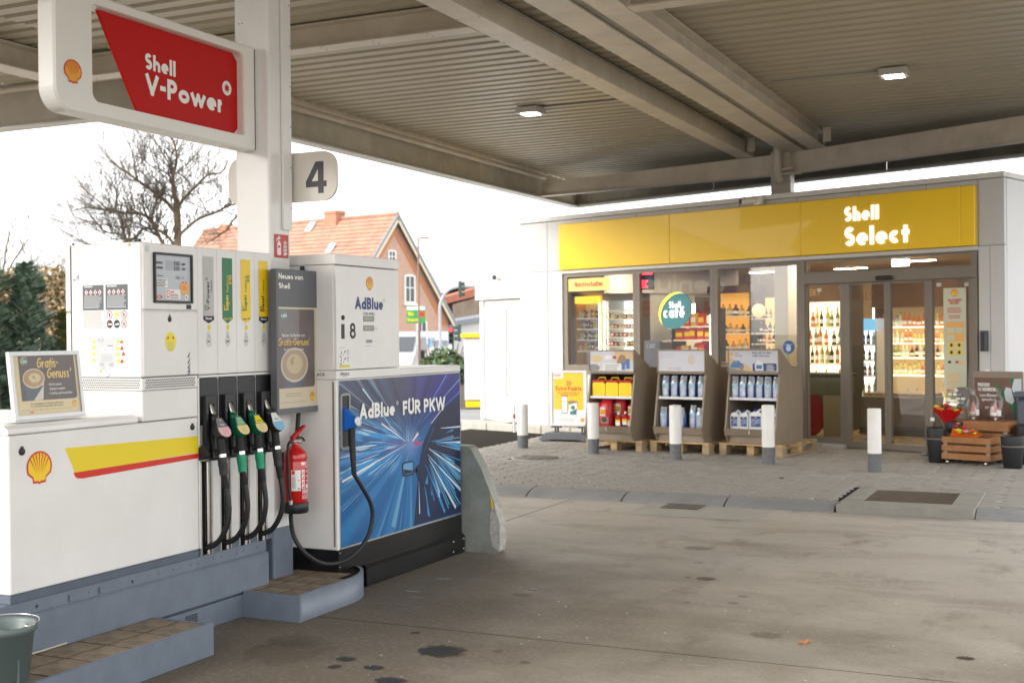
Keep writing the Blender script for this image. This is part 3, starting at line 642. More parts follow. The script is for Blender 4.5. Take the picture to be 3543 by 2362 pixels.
# number plate 4
t = thing('pump_number_sign', 'white rounded plate with a large grey number 4 on the column', 'sign', (-4.5, 6.38, 2.6), ab=True)
m_ = MB(); m_.prism(rrect(-4.955, -4.14, 2.44, 2.745, .1, 8), FY(6.40), 0, .022); obj('plate', m_, M('translucent plate white', (.72, .69, .62), .35), t)
m_ = MB(); F_ = FY(6.377)
m_.flat([(-4.273, 2.486), (-4.232, 2.486), (-4.232, 2.526), (-4.21, 2.526), (-4.21, 2.562), (-4.232, 2.562), (-4.232, 2.682), (-4.29, 2.682), (-4.362, 2.562), (-4.362, 2.526), (-4.273, 2.526)], F_, 0)
m_.flat([(-4.273, 2.562), (-4.273, 2.635), (-4.318, 2.562)], F_, .0008, 1); obj('numeral', m_, [M('numeral grey', (.07, .072, .08), .5), MATS['translucent plate white']], t)

# ================================================================ V-POWER SIGN ARM
sg = thing('brand_sign_arm', 'white rounded sign frame with slanted red panel, cantilevered from the column', 'sign', (-4.65, 6.1, 2.9), ab=True)
F_ = FX(-4.56); ya, yb, za, zb = 4.535, 6.14, 2.735, 3.36
out = rrect(ya-.005, yb, za-.0, zb, .1, 8, (.11, .006, .006, .11)); inn = rrect(4.785, 6.035, 2.815, 3.305, .03, 8, (.05, .03, .045, .03))
def sp(ps, z): return ps
m_ = MB(); m_.ring(out, inn, F_, -.105, -.012); b2 = lambda P, c, k: [(c[0]+(x-c[0])*k[0], c[1]+(y-c[1])*k[1]) for x, y in P]
cc = (5.34, 3.047); o2 = b2(out, cc, (.988, .966)); i2 = b2(inn, cc, (1.006, 1.016))
n_ = len(out)
for (dA, dB) in ((-.012, 0), (-.105, -.117)):
    for P_, Q_ in ((out, o2), (inn, i2)):
        vs = [F_.p(a, b, dA) for a, b in P_]+[F_.p(a, b, dB) for a, b in Q_]; m_.add(vs, [[i, (i+1) % n_, n_+(i+1) % n_, n_+i] for i in range(n_)], 0, True)
    vs = [F_.p(a, b, dB) for a, b in o2]+[F_.p(a, b, dB) for a, b in i2]; m_.add(vs, [[i, (i+1) % n_, n_+(i+1) % n_, n_+i] for i in range(n_)])
obj('frame', m_, WHITE2, sg)
m_ = MB(); m_.box(-4.675, -4.565, 6.1395, 6.1445, 2.745, 3.35); obj('mount_gasket', m_, TXTK, sg)
m_ = MB(); m_.prism([(4.885, 3.304), (5.155, 2.86), (5.19, 2.816), (5.99, 2.816), (6.034, 2.86), (6.034, 3.26), (5.99, 3.304)], F_, -.075, -.055); obj('red_panel', m_, M('v red', (.50, .006, .004), .45, spec=.2), sg)
m_ = MB(); F2_ = FX(-4.6145)
textw(m_, F2_, 'Shell', 5.232, 5.48, 3.066, .088, .235); textw(m_, F2_, 'V-Power', 5.235, 5.905, 2.93, .114, .235)
m_.flat(ell(5.935, 3.085, .043, .043, 28), F2_, .0005); m_.flat([(5.935+(.034 if i % 2 else .014)*math.cos(i*PI/10+.2*(i % 2)), 3.085+(.034 if i % 2 else .014)*math.sin(i*PI/10+.2*(i % 2))) for i in range(20)], F2_, .0012, 1)
obj('lettering', m_, [TXTW, MATS['v red']], sg)
m_ = MB(); pecten(m_, FX(-4.5585), 4.648, 2.934, .12, 0, 1); obj('scallop_emblem', m_, [M('emblem amber', (.80, .36, .01), .4), RED2], sg)
# ================================================================ PUMP ISLAND
isl = thing('pump_island', 'blue grey painted raised island base with tiled steps under the pumps', 'island', (-4.6, 5.2, 0), ab=True)
m_ = MB(); m_.box(-5.15, -4.402, -1.0, 6.02, 0, .128, b=.004); obj('lower_plinth', m_, GREY, isl)
m_ = MB(); m_.box(-5.13, -4.405, -1.0, 6.022, .131, .338, b=.012); m_.box(-5.12, -4.43, -1.0, 6.02, .338, .402); obj('upper_plinth', m_, GREY, isl)
m_ = MB()
for y, z in ((4.25, .365), (4.885, .362)): m_.lathe([(.009, 0), (0, .001)], (-4.4295, y, z), 10, ax=(1, 0, 0))
obj('bolt_hole', m_, TXTK, isl)
m_ = MB()
for y in (4.46, 4.66): m_.box(-4.43, -4.418, y-.012, y+.012, .347, .378, b=.003)
for y in (4.58, 5.08, 5.2, 5.34, 5.40, 5.53, 5.6, 5.74, 5.8, 5.93): m_.lathe([(.006, 0), (.004, .004), (0, .005)], (-4.4295, y, .37), 8, ax=(1, 0, 0))
obj('bolt_head', m_, GREY, isl)
m_ = MB()
for i in range(8):
    for j in range(4): m_.box(-4.4025, -4.4005, 5.255+i*.013, 5.264+i*.013, .062+j*.012, .07+j*.012)
obj('vent_slots', m_, TXTK, isl, kind='stuff')
# tiled steps
TILE = M('worn floor tile', (.27, .21, .145), .65, var=.25, vs=9, bump=.3, bs=140, var2=(.11, .085, .058))
tme = None; FZ0 = FZ(0)
def step(outline, z, tiles, kerb=.03):
    m_ = MB(); m_.prism(outline, FZ0, 0, z-.0055); obj('step_core', m_, DIRT, isl)
    global tme
    for (x, y, w, h) in tiles:
        t_ = MB(); t_.box(-w/2+.007, w/2-.007, -h/2+.007, h/2-.007, -.0022, 0, b=0); o = obj('floor_tile', t_, TILE, isl); o.location = Vector((x, y, z-.003+R.uniform(-.001, .001)))-OFF[isl.name]
        o.data.transform(Matrix.Translation(OFF[isl.name]))
ts = []; y = 4.985-.13
while y > 0.5: ts += [(-4.12, y, .185, .26), (-4.305, y, .185, .26)]; y -= .26
step([(-4.40, 0), (-4.022, 0), (-4.022, 4.99), (-4.40, 4.99)], .16, ts)
m_ = MB(); m_.box(-4.032, -4.01, 0, 5.005, 0, .165, b=.003); obj('step_edge', m_, GREY, isl)
m_ = MB(); m_.box(-4.4, -4.012, 4.985, 5.0045, 0, .158); obj('step_edge', m_, GREY, isl)
m_ = MB(); m_.tube([(-4.398+R.uniform(-.001, .001), .5+i*.15, .163+R.uniform(-.002, .002)) for i in range(27)], .005, 5); obj('sealant_bead', m_, M('old sealant', (.55, .5, .38), .7), isl)
# second step with the rounded end
oc = [(-4.5, 5.765), (-4.022, 5.765)]+[(-4.022-.0-.34*(1-math.cos(math.radians(a))), 6.28+.42*math.sin(math.radians(a))) for a in range(0, 91, 10)]+[(-4.5, 6.7)]
ts = []
for i in range(3):
    for j in range(4):
        x, y = -4.105-i*.17, 5.86+j*.175
        if j == 3: continue
        ts.append((x, y, .17, .175))
for i in range(3): ts.append((-4.105-.06-i*.17 if i == 0 else -4.105-i*.17, 5.86+3*.175, .17 if i else .1, .175))
step(oc, .145, ts)
m_ = MB(); arc = [(-4.01, 5.755)]+[(-4.01-.34*(1-math.cos(math.radians(a))), 6.28+.435*math.sin(math.radians(a))) for a in range(0, 91, 9)]
arc2 = [(x-.022*(math.cos(math.radians(max(0, (i-1)*9)))), y-.022*math.sin(math.radians(max(0, (i-1)*9)))) for i, (x, y) in enumerate(arc)]
m_.add([Vector((*p, z)) for p in arc for z in (0, .148)]+[Vector((*p, z)) for p in arc2 for z in (0, .152)],
    [[2*i, 2*i+2, 2*i+3, 2*i+1] for i in range(len(arc)-1)]+[[2*i+1, 2*i+3, 2*len(arc)+2*i+3, 2*len(arc)+2*i+1] for i in range(len(arc)-1)], 0, True)
obj('step_edge', m_, GREY, isl); m_ = MB(); m_.box(-4.4, -4.0095, 5.7545, 5.772, 0, .15); obj('step_edge', m_, GREY, isl)

# ================================================================ FUEL PUMP
PX_ = -4.42
pump = thing('fuel_pump', 'large white fuel pump with yellow and red stripe, display and four nozzles', 'fuel pump', (-4.75, 5.1, .4), ab=True)
m_ = MB(); m_.box(-5.06, PX_-.002, 4.09, 5.398, .402, .443, b=.003); obj('skirting', m_, GREYD, pump)
m_ = MB(); m_.box(-5.06, PX_, 4.088, 5.40, .445, 1.168, b=.006); obj('lower_cabinet', m_, WHITE, pump)
# counter lid with rounded front edge
pr = [(-5.07, 1.172), (-4.424, 1.172), (-4.421, 1.18), (-4.425, 1.197), (-4.45, 1.214), (-5.07, 1.222)]
m_ = MB(); m_.prism([(a, b) for a, b in pr], FY(4.93), 0, .845); obj('counter_top', m_, WHITE, pump)
m_ = MB(); m_.box(-5.06, PX_, 4.966, 5.40, 1.173, 1.332, b=.005); obj('middle_panel', m_, WHITE, pump)
# stripe and emblem on the lower cabinet
F_ = FX(PX_+.0008)
m_ = MB(); m_.flat([(4.425, 1.085), (5.399, 1.066), (5.399, .975), (4.49, .96)], F_)
m_.flat([(4.478, .962), (5.399, .972), (5.399, .945), (4.535, .928), (4.505, .932), (4.49, .94)], F_, .0004, 1); obj('stripe', m_, [M('stripe yellow', (.80, .62, .008), .4), M('stripe red', (.62, .02, .006), .4)], pump)
m_ = MB(); pecten(m_, FX(PX_+.0006), 4.266, 1.008, .155, 0, 1, .0005); obj('scallop_emblem', m_, [YEL, RED2], pump)
def lock(par, y, z, fr=None, s=1):
    m_ = MB(); o = Vector((PX_, y, z)); m_.lathe([(.017*s, 0), (.017*s, .006), (.012*s, .010), (0, .010)], o, 16, ax=(1, 0, 0)); m_.box(PX_, PX_+.008, y-.007*s, y+.007*s, z+.008, z+.024*s, b=.002)
    obj('lock_cover', m_, BLACK, par)
lock(pump, 4.162, 1.092); lock(pump, 5.35, 1.118, s=.9)
# perforated band
def perfo(fr, a0, a1, b0, b1, name, flip=False):
    m_ = MB(); m_.prism([(a0, b0), (a1, b0), (a1, b1), (a0, b1)], fr, -.012, -.006, 0); obj('grille_backing', m_, DKG, pump)
    m_ = MB(); m_.ring([(a0, b0), (a1, b0), (a1, b1), (a0, b1)], [(a0+.006, b0+.006), (a1-.006, b0+.006), (a1-.006, b1-.006), (a0+.006, b1-.006)], fr, -.006, 0)
    a0 += .006; a1 -= .006; b0 += .006; b1 -= .006; px = .0135; ny = max(1, round((b1-b0)/(px*.87))); py = (b1-b0)/ny; k = 6
    for j in range(ny):
        nx = int((a1-a0)/px)-1; off = (a1-a0-nx*px)/2+(px/4 if j % 2 else -px/4)
        m_.rect(fr, a0, a0+off, b0+j*py, b0+(j+1)*py, 0); m_.rect(fr, a0+off+nx*px, a1, b0+j*py, b0+(j+1)*py, 0)
        for i in range(nx):
            ca, cb = a0+off+(i+.5)*px, b0+(j+.5)*py; r_ = .0052
            inn = [(ca+r_*math.cos(math.radians(60*q+30)), cb+r_*math.sin(math.radians(60*q+30))) for q in range(6)]
            A, B_ = px/2, py/2; out = [(ca+A, cb+B_*.6), (ca, cb+B_), (ca-A, cb+B_*.6), (ca-A, cb-B_*.6), (ca, cb-B_), (ca+A, cb-B_*.6)]
            vs = [fr.p(*p, 0) for p in out]+[fr.p(*p, 0) for p in inn]
            m_.add(vs, [[q, (q+1) % 6, 6+(q+1) % 6, 6+q] for q in range(6)])
            for s1 in (1, -1):
                for s2 in (1, -1): m_.add([fr.p(ca+s1*A, cb+s2*B_*.6), fr.p(ca+s1*A, cb+s2*B_), fr.p(ca, cb+s2*B_)], [(0, 1, 2)])
    obj(name, m_, WHITE, pump)
perfo(FX(PX_), 4.969, 5.399, 1.336, 1.398, 'perforated_band'); perfo(FY(4.966), -4.9, -4.424, 1.336, 1.398, 'perforated_band')
m_ = MB(); m_.box(-4.9, PX_-.015, 4.981, 5.398, 1.332, 1.40); obj('inner_frame', m_, DKG, pump)
# head
m_ = MB(); m_.box(-4.90, PX_-.004, 4.965, 5.404, 1.402, 2.104, b=.004); obj('head_cabinet', m_, WHITE, pump)
m_ = MB(); m_.box(-4.945, -4.905, 4.97, 5.40, 1.40, 1.745, b=.004); m_.box(-4.945, -4.905, 4.968, 5.40, 1.752, 2.108, b=.004); obj('side_door', m_, WHITE, pump)
m_ = MB(); m_.box(-4.904, -4.9, 4.965, 5.40, 1.402, 2.1); obj('door_gasket', m_, TXTK, pump)
m_ = MB(); m_.box(PX_-.003, PX_+.012, 4.966, 5.40, 1.752, 2.103, b=.006); obj('display_door', m_, WHITE, pump)
m_ = MB(); m_.box(PX_-.003, PX_+.008, 4.966, 5.40, 1.404, 1.745, b=.006); obj('lower_door', m_, WHITE, pump)
lock(pump, 5.372, 1.925, s=1.1); lock(pump, 5.17, 1.705, s=1.1)
F_ = FX(PX_+.0125)
m_ = MB(); m_.ring(rrect(5.04, 5.345, 1.79, 2.055, .006), rrect(5.052, 5.333, 1.803, 2.043, .004), F_, 0, .012); obj('display_frame', m_, BLACK, pump)
m_ = MB(); m_.prism(rrect(5.052, 5.333, 1.803, 2.043, .004), F_, 0, .002); obj('display_panel', m_, M('display silver', (.50, .53, .58), .35), pump)
F_ = FX(PX_+.0150); m_ = MB(); K, W_ = 0, 1
text(m_, F_, 'BETRAG', 5.065, 1.995, .0125, .18, .8, K); text(m_, F_, 'EURO', 5.262, 1.995, .0125, .18, .8, K)
text(m_, F_, 'ABGABE', 5.065, 1.969, .0125, .18, .8, K); text(m_, F_, 'LITER', 5.262, 1.969, .0125, .18, .8, K)
text(m_, F_, 'Preis je Liter', 5.07, 1.93, .008, .16, .8, K); text(m_, F_, 'Cent', 5.262, 1.925, .008, .16, .8, K)
m_.rect(F_, 5.135, 5.257, 1.963, 2.017, .0004, 1); m_.rect(F_, 5.21, 5.252, 1.918, 1.937, .0004, 1)
text(m_, F_, '0,00', 5.2, 1.992, .022, .12, .9, K, .001); text(m_, F_, '0,00', 5.2, 1.966, .022, .12, .9, K, .001); text(m_, F_, '0,0', 5.222, 1.921, .012, .12, .9, K, .001)
m_.rect(F_, 5.056, 5.15, 1.873, 1.917, .0006, 2); greek(m_, F_, 5.06, 5.145, 1.913, 5, .0082, .004, K if 0 else 0, .001)
m_.rect(F_, 5.135, 5.25, 1.812, 1.864, .0006, 2); m_.flat(rrect(5.141, 5.162, 1.819, 1.859, .003), F_, .001, 3); m_.rect(F_, 5.1445, 5.1585, 1.825, 1.854, .0014, 2); m_.flat(ell(5.1515, 1.84, .005, .005, 12), F_, .0018, 4)
text(m_, F_, 'Shell', 5.168, 1.844, .0125, .16, .9, 3, .0012); text(m_, F_, 'SmartPay', 5.168, 1.828, .0125, .16, .9, 3, .0012); greek(m_, F_, 5.17, 5.235, 1.822, 1, .005, .004, 5, .0012)
m_.flat(ell(5.085, 1.822, .022, .0095, 20), F_, .0008, 3); text(m_, F_, 'TOKHEIM', 5.069, 1.8185, .006, .18, .75, 2, .0012)
m_.flat(ell(5.283, 1.873, .037, .037, 28), F_, .0016, 6); greek(m_, F_, 5.262, 5.305, 1.885, 5, .0055, .002, 3, .002, .3); m_.rect(F_, 5.262, 5.275, 1.898, 1.906, .002, 3); m_.rect(F_, 5.288, 5.301, 1.898, 1.906, .002, 3)
m_.flat(ell(5.297, 1.823, .016, .016, 20), F_, .0012, 2); m_.flat([(5.286, 1.828), (5.306, 1.826), (5.3, 1.815)], F_, .0015, 5)
obj('display_print', m_, [TXTK, M('lcd grey', (.36, .39, .44), .3), PW, RED2, YEL, NAVY, M('sticker orange', (.85, .45, .12), .5)], pump)
m_ = MB(); F_ = FX(PX_+.0125); m_.flat(rrect(5.3, 5.34, 1.76, 1.784, .001), F_, .0004); obj('serial_label', m_, PINK, pump)
m_ = MB(); m_.flat(ell(4.998, 2.07, .016, .018, 6), F_, .0005); m_.flat(ell(4.998, 2.07, .012, .014, 16), F_, .0009, 1); text(m_, F_, 'fr', 4.993, 2.062, .016, .14, .6, 0, .0013)
obj('round_sticker', m_, [M('sticker blue', (.12, .3, .5), .5), PW], pump)
F_ = FX(PX_+.0085); m_ = MB(); m_.flat(ell(5.175, 1.585, .043, .052, 32), F_, .0004); greek(m_, F_, 5.15, 5.2, 1.585, 6, .009, .003, 1, .0008, .25); m_.rect(F_, 5.148, 5.162, 1.60, 1.613, .0008, 2); m_.rect(F_, 5.188, 5.202, 1.60, 1.613, .0008, 2)
obj('yellow_sticker', m_, [M('sticker yellow', (.85, .74, .03), .5), LTG, RED2], pump)
m_ = MB(); 
for i, z in enumerate((1.51, 1.478, 1.452, 1.43, 1.412)):
    m_.flat([(5.305, z-.01), (5.32, z-.012), (5.33, z+.008), (5.322, z+.012), (5.315, z)], F_, .0005); m_.flat(ell(5.329, z+.014, .003, .004, 8), F_, .0006)
obj('pictograms', m_, M('pictogram grey', (.16, .17, .2), .5), pump)
# side face stickers
F_ = FY(4.9645)
def U(x, y): return (-4.885+(x-10)/1170*.465, 1.402+(1490-y)*.00031)
SM = [M('sheet grey', (.10, .12, .14), .5), PW, TXTK, RED2, M('fine print pale', (.55, .56, .57), .5), M('fine print grey', (.22, .22, .23), .5), RED2, M('pale yellow', (.86, .82, .5), .5), MATS['sticker yellow'], M('plate silver', (.56, .58, .6), .35), MATS['sticker orange'], NAVY, YEL]
def rc(m_, x0, y0, x1, y1, d, m): a = U(x0, y1); b = U(x1, y0); m_.rect(F_, a[0], b[0], a[1], b[1], d, m)
m_ = MB()
for x0, x1 in ((178, 540), (575, 953)):
    m_ = MB(); rc(m_, x0, -75, x1, 350, .0004, 0)
    for i in range(4):
        c = U(x0+65+i*78, 48); m_.flat([(c[0], c[1]-.017), (c[0]+.014, c[1]), (c[0], c[1]+.017), (c[0]-.014, c[1])], F_, .0008, 3); m_.flat([(c[0], c[1]-.0145), (c[0]+.0115, c[1]), (c[0], c[1]+.0145), (c[0]-.0115, c[1])], F_, .0011, 1); m_.flat([(c[0]-.002, c[1]-.008), (c[0]+.004, c[1]-.008), (c[0]+.003, c[1]+.004), (c[0], c[1]+.009), (c[0]-.003, c[1])], F_, .0014, 2)
    a = U(x0+25, 100); e = U(x1-25, 100); greek(m_, F_, a[0], e[0], a[1], 12, .0051, .0026, 4, .0008, .15); a = U(x0+25, 300); greek(m_, F_, a[0], e[0], a[1], 1, .005, .003, 1, .0008)
    a = U(x0+30, -38); text(m_, F_, 'Ottokraftstoff' if x0 < 300 else 'Dieselkraftstoff', a[0], a[1], .0105, .2, .62, 1, .001, sh=.1); obj('fuel_notice', m_, SM, pump)
m_ = MB(); rc(m_, 178, 358, 953, 675, .0003, 1); a = U(185, 368); e = U(548, 368); greek(m_, F_, a[0], e[0], a[1], 20, .00475, .0022, 5, .0008, .15)
for (x, y, k_) in ((640, 433, 0), (885, 433, 0), (885, 588, 0), (640, 588, 1), (764, 588, 1)):
    c = U(x, y)
    if k_ == 0:
        m_.flat(ell(*c, .021, .022, 24), F_, .0006, 3); m_.flat(ell(*c, .0165, .0175, 24), F_, .0009, 1); m_.flat([(c[0]-.004, c[1]-.012), (c[0]+.003, c[1]-.01), (c[0]+.006, c[1]+.008), (c[0]-.005, c[1]+.009)], F_, .0012, 2)
        m_.flat([(c[0]-.0145, c[1]+.012), (c[0]-.012, c[1]+.0145), (c[0]+.0145, c[1]-.012), (c[0]+.012, c[1]-.0145)], F_, .0015, 3)
    else:
        m_.flat(ell(*c, .021, .022, 24), F_, .0006, 2); m_.flat([(c[0]-.014, c[1]-.006), (c[0]+.014, c[1]-.006), (c[0]+.016, c[1]+.004), (c[0]+.002, c[1]+.003), (c[0]-.012, c[1]-.001)], F_, .0009, 1)
        if x == 640: m_.rect(F_, c[0]-.013, c[0]-.003, c[1]+.002, c[1]+.012, .001, 6)
c = U(764, 433); m_.rect(F_, c[0]-.02, c[0]+.02, c[1]-.022, c[1]+.022, .0006, 7); m_.flat([(c[0]-.015, c[1]-.004), (c[0]+.015, c[1]-.004), (c[0], c[1]+.021)], F_, .0009, 2); m_.flat([(c[0]-.012, c[1]-.0025), (c[0]+.012, c[1]-.0025), (c[0], c[1]+.0175)], F_, .0012, 8)
obj('safety_notice', m_, SM, pump); m_ = MB()
rc(m_, 388, 828, 778, 1370, .0003, 9)
a = U(470, 930); e = U(700, 930); greek(m_, F_, a[0], e[0], U(0, 845)[1], 7, .005, .002, 4, .0007); rc(m_, 600, 948, 690, 966, .0007, 5)
for (x0, y0, x1, y1) in ((460, 975, 572, 993), (580, 975, 690, 993), (460, 1018, 572, 1036), (580, 1018, 690, 1036), (465, 1050, 690, 1070)): rc(m_, x0, y0, x1, y1, .0006, 1)
for i in range(6): rc(m_, 490, 1100+i*23, 680, 1102+i*23, .0007, 5)
for i in range(8): rc(m_, 490+i*27, 1100, 492+i*27, 1218, .0007, 5)
for i in range(10): rc(m_, 465+i*8, 1240, 467+i*8, 1308, .0007, 5); rc(m_, 625+i*8, 1240, 627+i*8, 1308, .0007, 5)
c = U(486, 855); m_.flat(ell(*c, .017, .0075, 18), F_, .0008, 2); m_.flat(ell(*c, .013, .005, 18), F_, .0011, 1)
text(m_, F_, 'CE', *U(520, 1352), .009, .14, .8, 5, .0008)
for i, y in enumerate((885, 988, 1090, 1198)):
    for x in (365, 783): c = U(x, y+(15 if x > 400 and i else 0)); m_.flat(ell(*c, .0105, .0105, 18), F_, .0007, 8)
    for x in (415, 732): c = U(x, y+12); m_.flat(ell(*c, .0095, .0038, 14), F_, .0006, 5); m_.flat(ell(*c, .008, .0028, 14), F_, .0009, 1)
for (x, y, s) in ((842, 912, .7), (842, 1028, 1), (868, 1122, 1), (842, 1248, 1)): c = U(x, y); m_.flat([(c[0]-.0135, c[1]), (c[0]+.0135, c[1]+.001), (c[0]+.001, c[1]+.024*s)], F_, .0007, 6)
obj('type_plate', m_, SM, pump); m_ = MB(); rc(m_, 457, 1365, 502, 1406, .0007, 10); obj('calibration_sticker', m_, SM, pump); m_ = MB(); c = U(588, 1432); m_.flat(ell(*c, .0165, .018, 24), F_, .0005, 11); m_.flat(ell(c[0]-.002, c[1]+.002, .0155, .0172, 24), F_, .0008, 1); m_.flat(ell(c[0]-.008, c[1]+.014, .005, .003, 10, .6), F_, .001, 11)
obj('round_seal', m_, SM, pump); m_ = MB()
rc(m_, 18, -262, 120, -160, .0004, 9); rc(m_, 22, -255, 52, -165, .0007, 1); rc(m_, 22, -185, 52, -165, .001, 11); rc(m_, 92, -250, 116, -195, .0007, 5)
obj('inspection_sticker', m_, SM, pump); m_ = MB(); rc(m_, 955, -770, 1075, -690, .0004, 1)
c = U(992, -728); pecten(m_, F_, c[0], c[1], .018, 12, 6, .0007)
obj('emblem_sticker', m_, SM, pump)
m_ = MB(); m_.lathe([(.006, 0), (.006, .012), (.003, .016)], (-4.45, 4.99, 2.105), 8); m_.lathe([(.006, 0), (.006, .012)], (-4.9, 4.985, 2.105), 8); obj('top_plug', m_, TXTK, pump)
# fuel grade panel
m_ = MB(); m_.box(-4.90, PX_-.001, 5.408, 6.095, 1.402, 2.104, b=.004); obj('grade_panel', m_, WHITE, pump)
SY = [5.405, 5.577, 5.749, 5.921, 6.093]; F_ = FX(PX_)
m_ = MB()
for y in SY[1:4]: m_.rect(F_, y-.001, y+.001, 1.406, 2.1, -.0004)
obj('panel_joint', m_, LTG, pump)
PG = M('band pale grey', (.50, .52, .50), .5); KB = TXTK
BY = [5.49, 5.657, 5.826, 5.995]
bands = [(PG, 'Diesel', TXTW, [('Shell', .013), ('V-Power', .028, .162), ('Diesel', .012)], TXTK, 'B7', 1), (GREEN, 'Super E10', YEL, [('Shell', .013), ('Super', .032, .092), ('FuelSave', .017, .094), ('E10', .024)], YEL, 'E10', 0),
         (YEL, 'Super 95', GREEN, [('Shell', .013), ('Super', .032, .097), ('FuelSave', .017, .094), ('95', .024)], GREEN, 'E5', 0), (YEL, 'Diesel', TXTW, [('Shell', .013), ('Diesel', .032, .09), ('FuelSave', .015, .085)], TXTK, 'B7', 1)]
class RotF:    # reading direction upwards
    def __init__(s, y, z): s.y = y; s.z = z
    def p(s, a, b, d=0): return Vector((PX_+d, s.y-b, s.z+a))
for i, (bm_, tip, tm, words, wm, code, dark) in enumerate(bands):
    y = BY[i]+.012; w = .046-.0005*i; zt = 2.056; zt2 = 1.684; m_ = MB()
    m_.flat([(y-w, 1.726 if dark else 1.712), (y-w, zt), (y+w, zt), (y+w, 1.726 if dark else 1.712)]+([] if dark else [(y, zt2)]), F_, .0006, 0)
    if dark: m_.flat([(y-w, 1.7255), (y+w, 1.7255), (y+w, 1.704), (y, zt2), (y-w, 1.704)], F_, .0006, 1)
    textw(m_, F_, tip, y-.027 if dark else y-.036, y+.027 if dark else y+.036, 1.706, .013, .2, 2, .001)
    n0, n1 = words[0], words[1]; z0 = 1.757
    textw(m_, RotF(y-.024, z0), n0[0], 0, .03, 0, n0[1], .17, 3, .0012)
    textw(m_, RotF(y+.008, z0), n1[0], 0, n1[2], 0, n1[1], .19, 3, .0012); L1 = n1[2]
    if i == 0: textw(m_, RotF(y+.03, z0+.105), 'Diesel', 0, .06, 0, .014, .14, 3, .0012); m_.ring(ell(y-.016, z0+L1+.012, .008, .009, 16), ell(y-.016, z0+L1+.012, .005, .006, 16), F_, .0006, .001, 3)
    else:
        textw(m_, RotF(y+.008, z0), words[2][0], L1+.014, L1+.014+words[2][2], 0, words[2][1], .14, 3, .0012)
        if i < 3: textw(m_, RotF(y+.036, z0), words[3][0], L1+(.06 if i == 1 else .07), L1+.112, 0, words[3][1], .17, 3, .0012)
    m_.flat(ell(y+.003, 1.662, .0155, .017, 20), F_, .0006, 4); greek(m_, F_, y-.007, y+.012, 1.671, 2, .008, .003, 6, .001)
    greek(m_, F_, y-.015, y+.013, 1.64, 3, .0055, .0022, 6, .0006); m_.rect(F_, y-.02, y+.018, 1.6225, 1.6238, .0006, 5); text(m_, F_, tip.split()[0], y-.001, 1.612, .007, .15, .8, 5, .0006, 'c'); m_.rect(F_, y-.02, y+.018, 1.6065, 1.608, .0006, 5)
    if code == 'B7': m_.ring(rrect(y-.02, y+.018, 1.566, 1.602, .005), rrect(y-.0185, y+.0165, 1.5675, 1.6005, .004), F_, .0004, .0008, 5)
    else: m_.ring(ell(y-.001, 1.584, .019, .019, 24), ell(y-.001, 1.584, .0175, .0175, 24), F_, .0004, .0008, 5)
    textw(m_, F_, code, y-.011, y+.009, 1.577, .014, .16, 5, .0008); greek(m_, F_, y-.016, y+.014, 1.562, 2, .006, .002, 6, .0006)
    obj('grade_band', m_, [bm_, M('band dark', (.012, .016, .028), .5), tm, wm, MATS['sticker yellow'], TXTK, LTG], pump, label=['pale grey band with black tip', 'green band with pointed tip', 'yellow band with yellow tip', 'yellow band with black tip'][i])
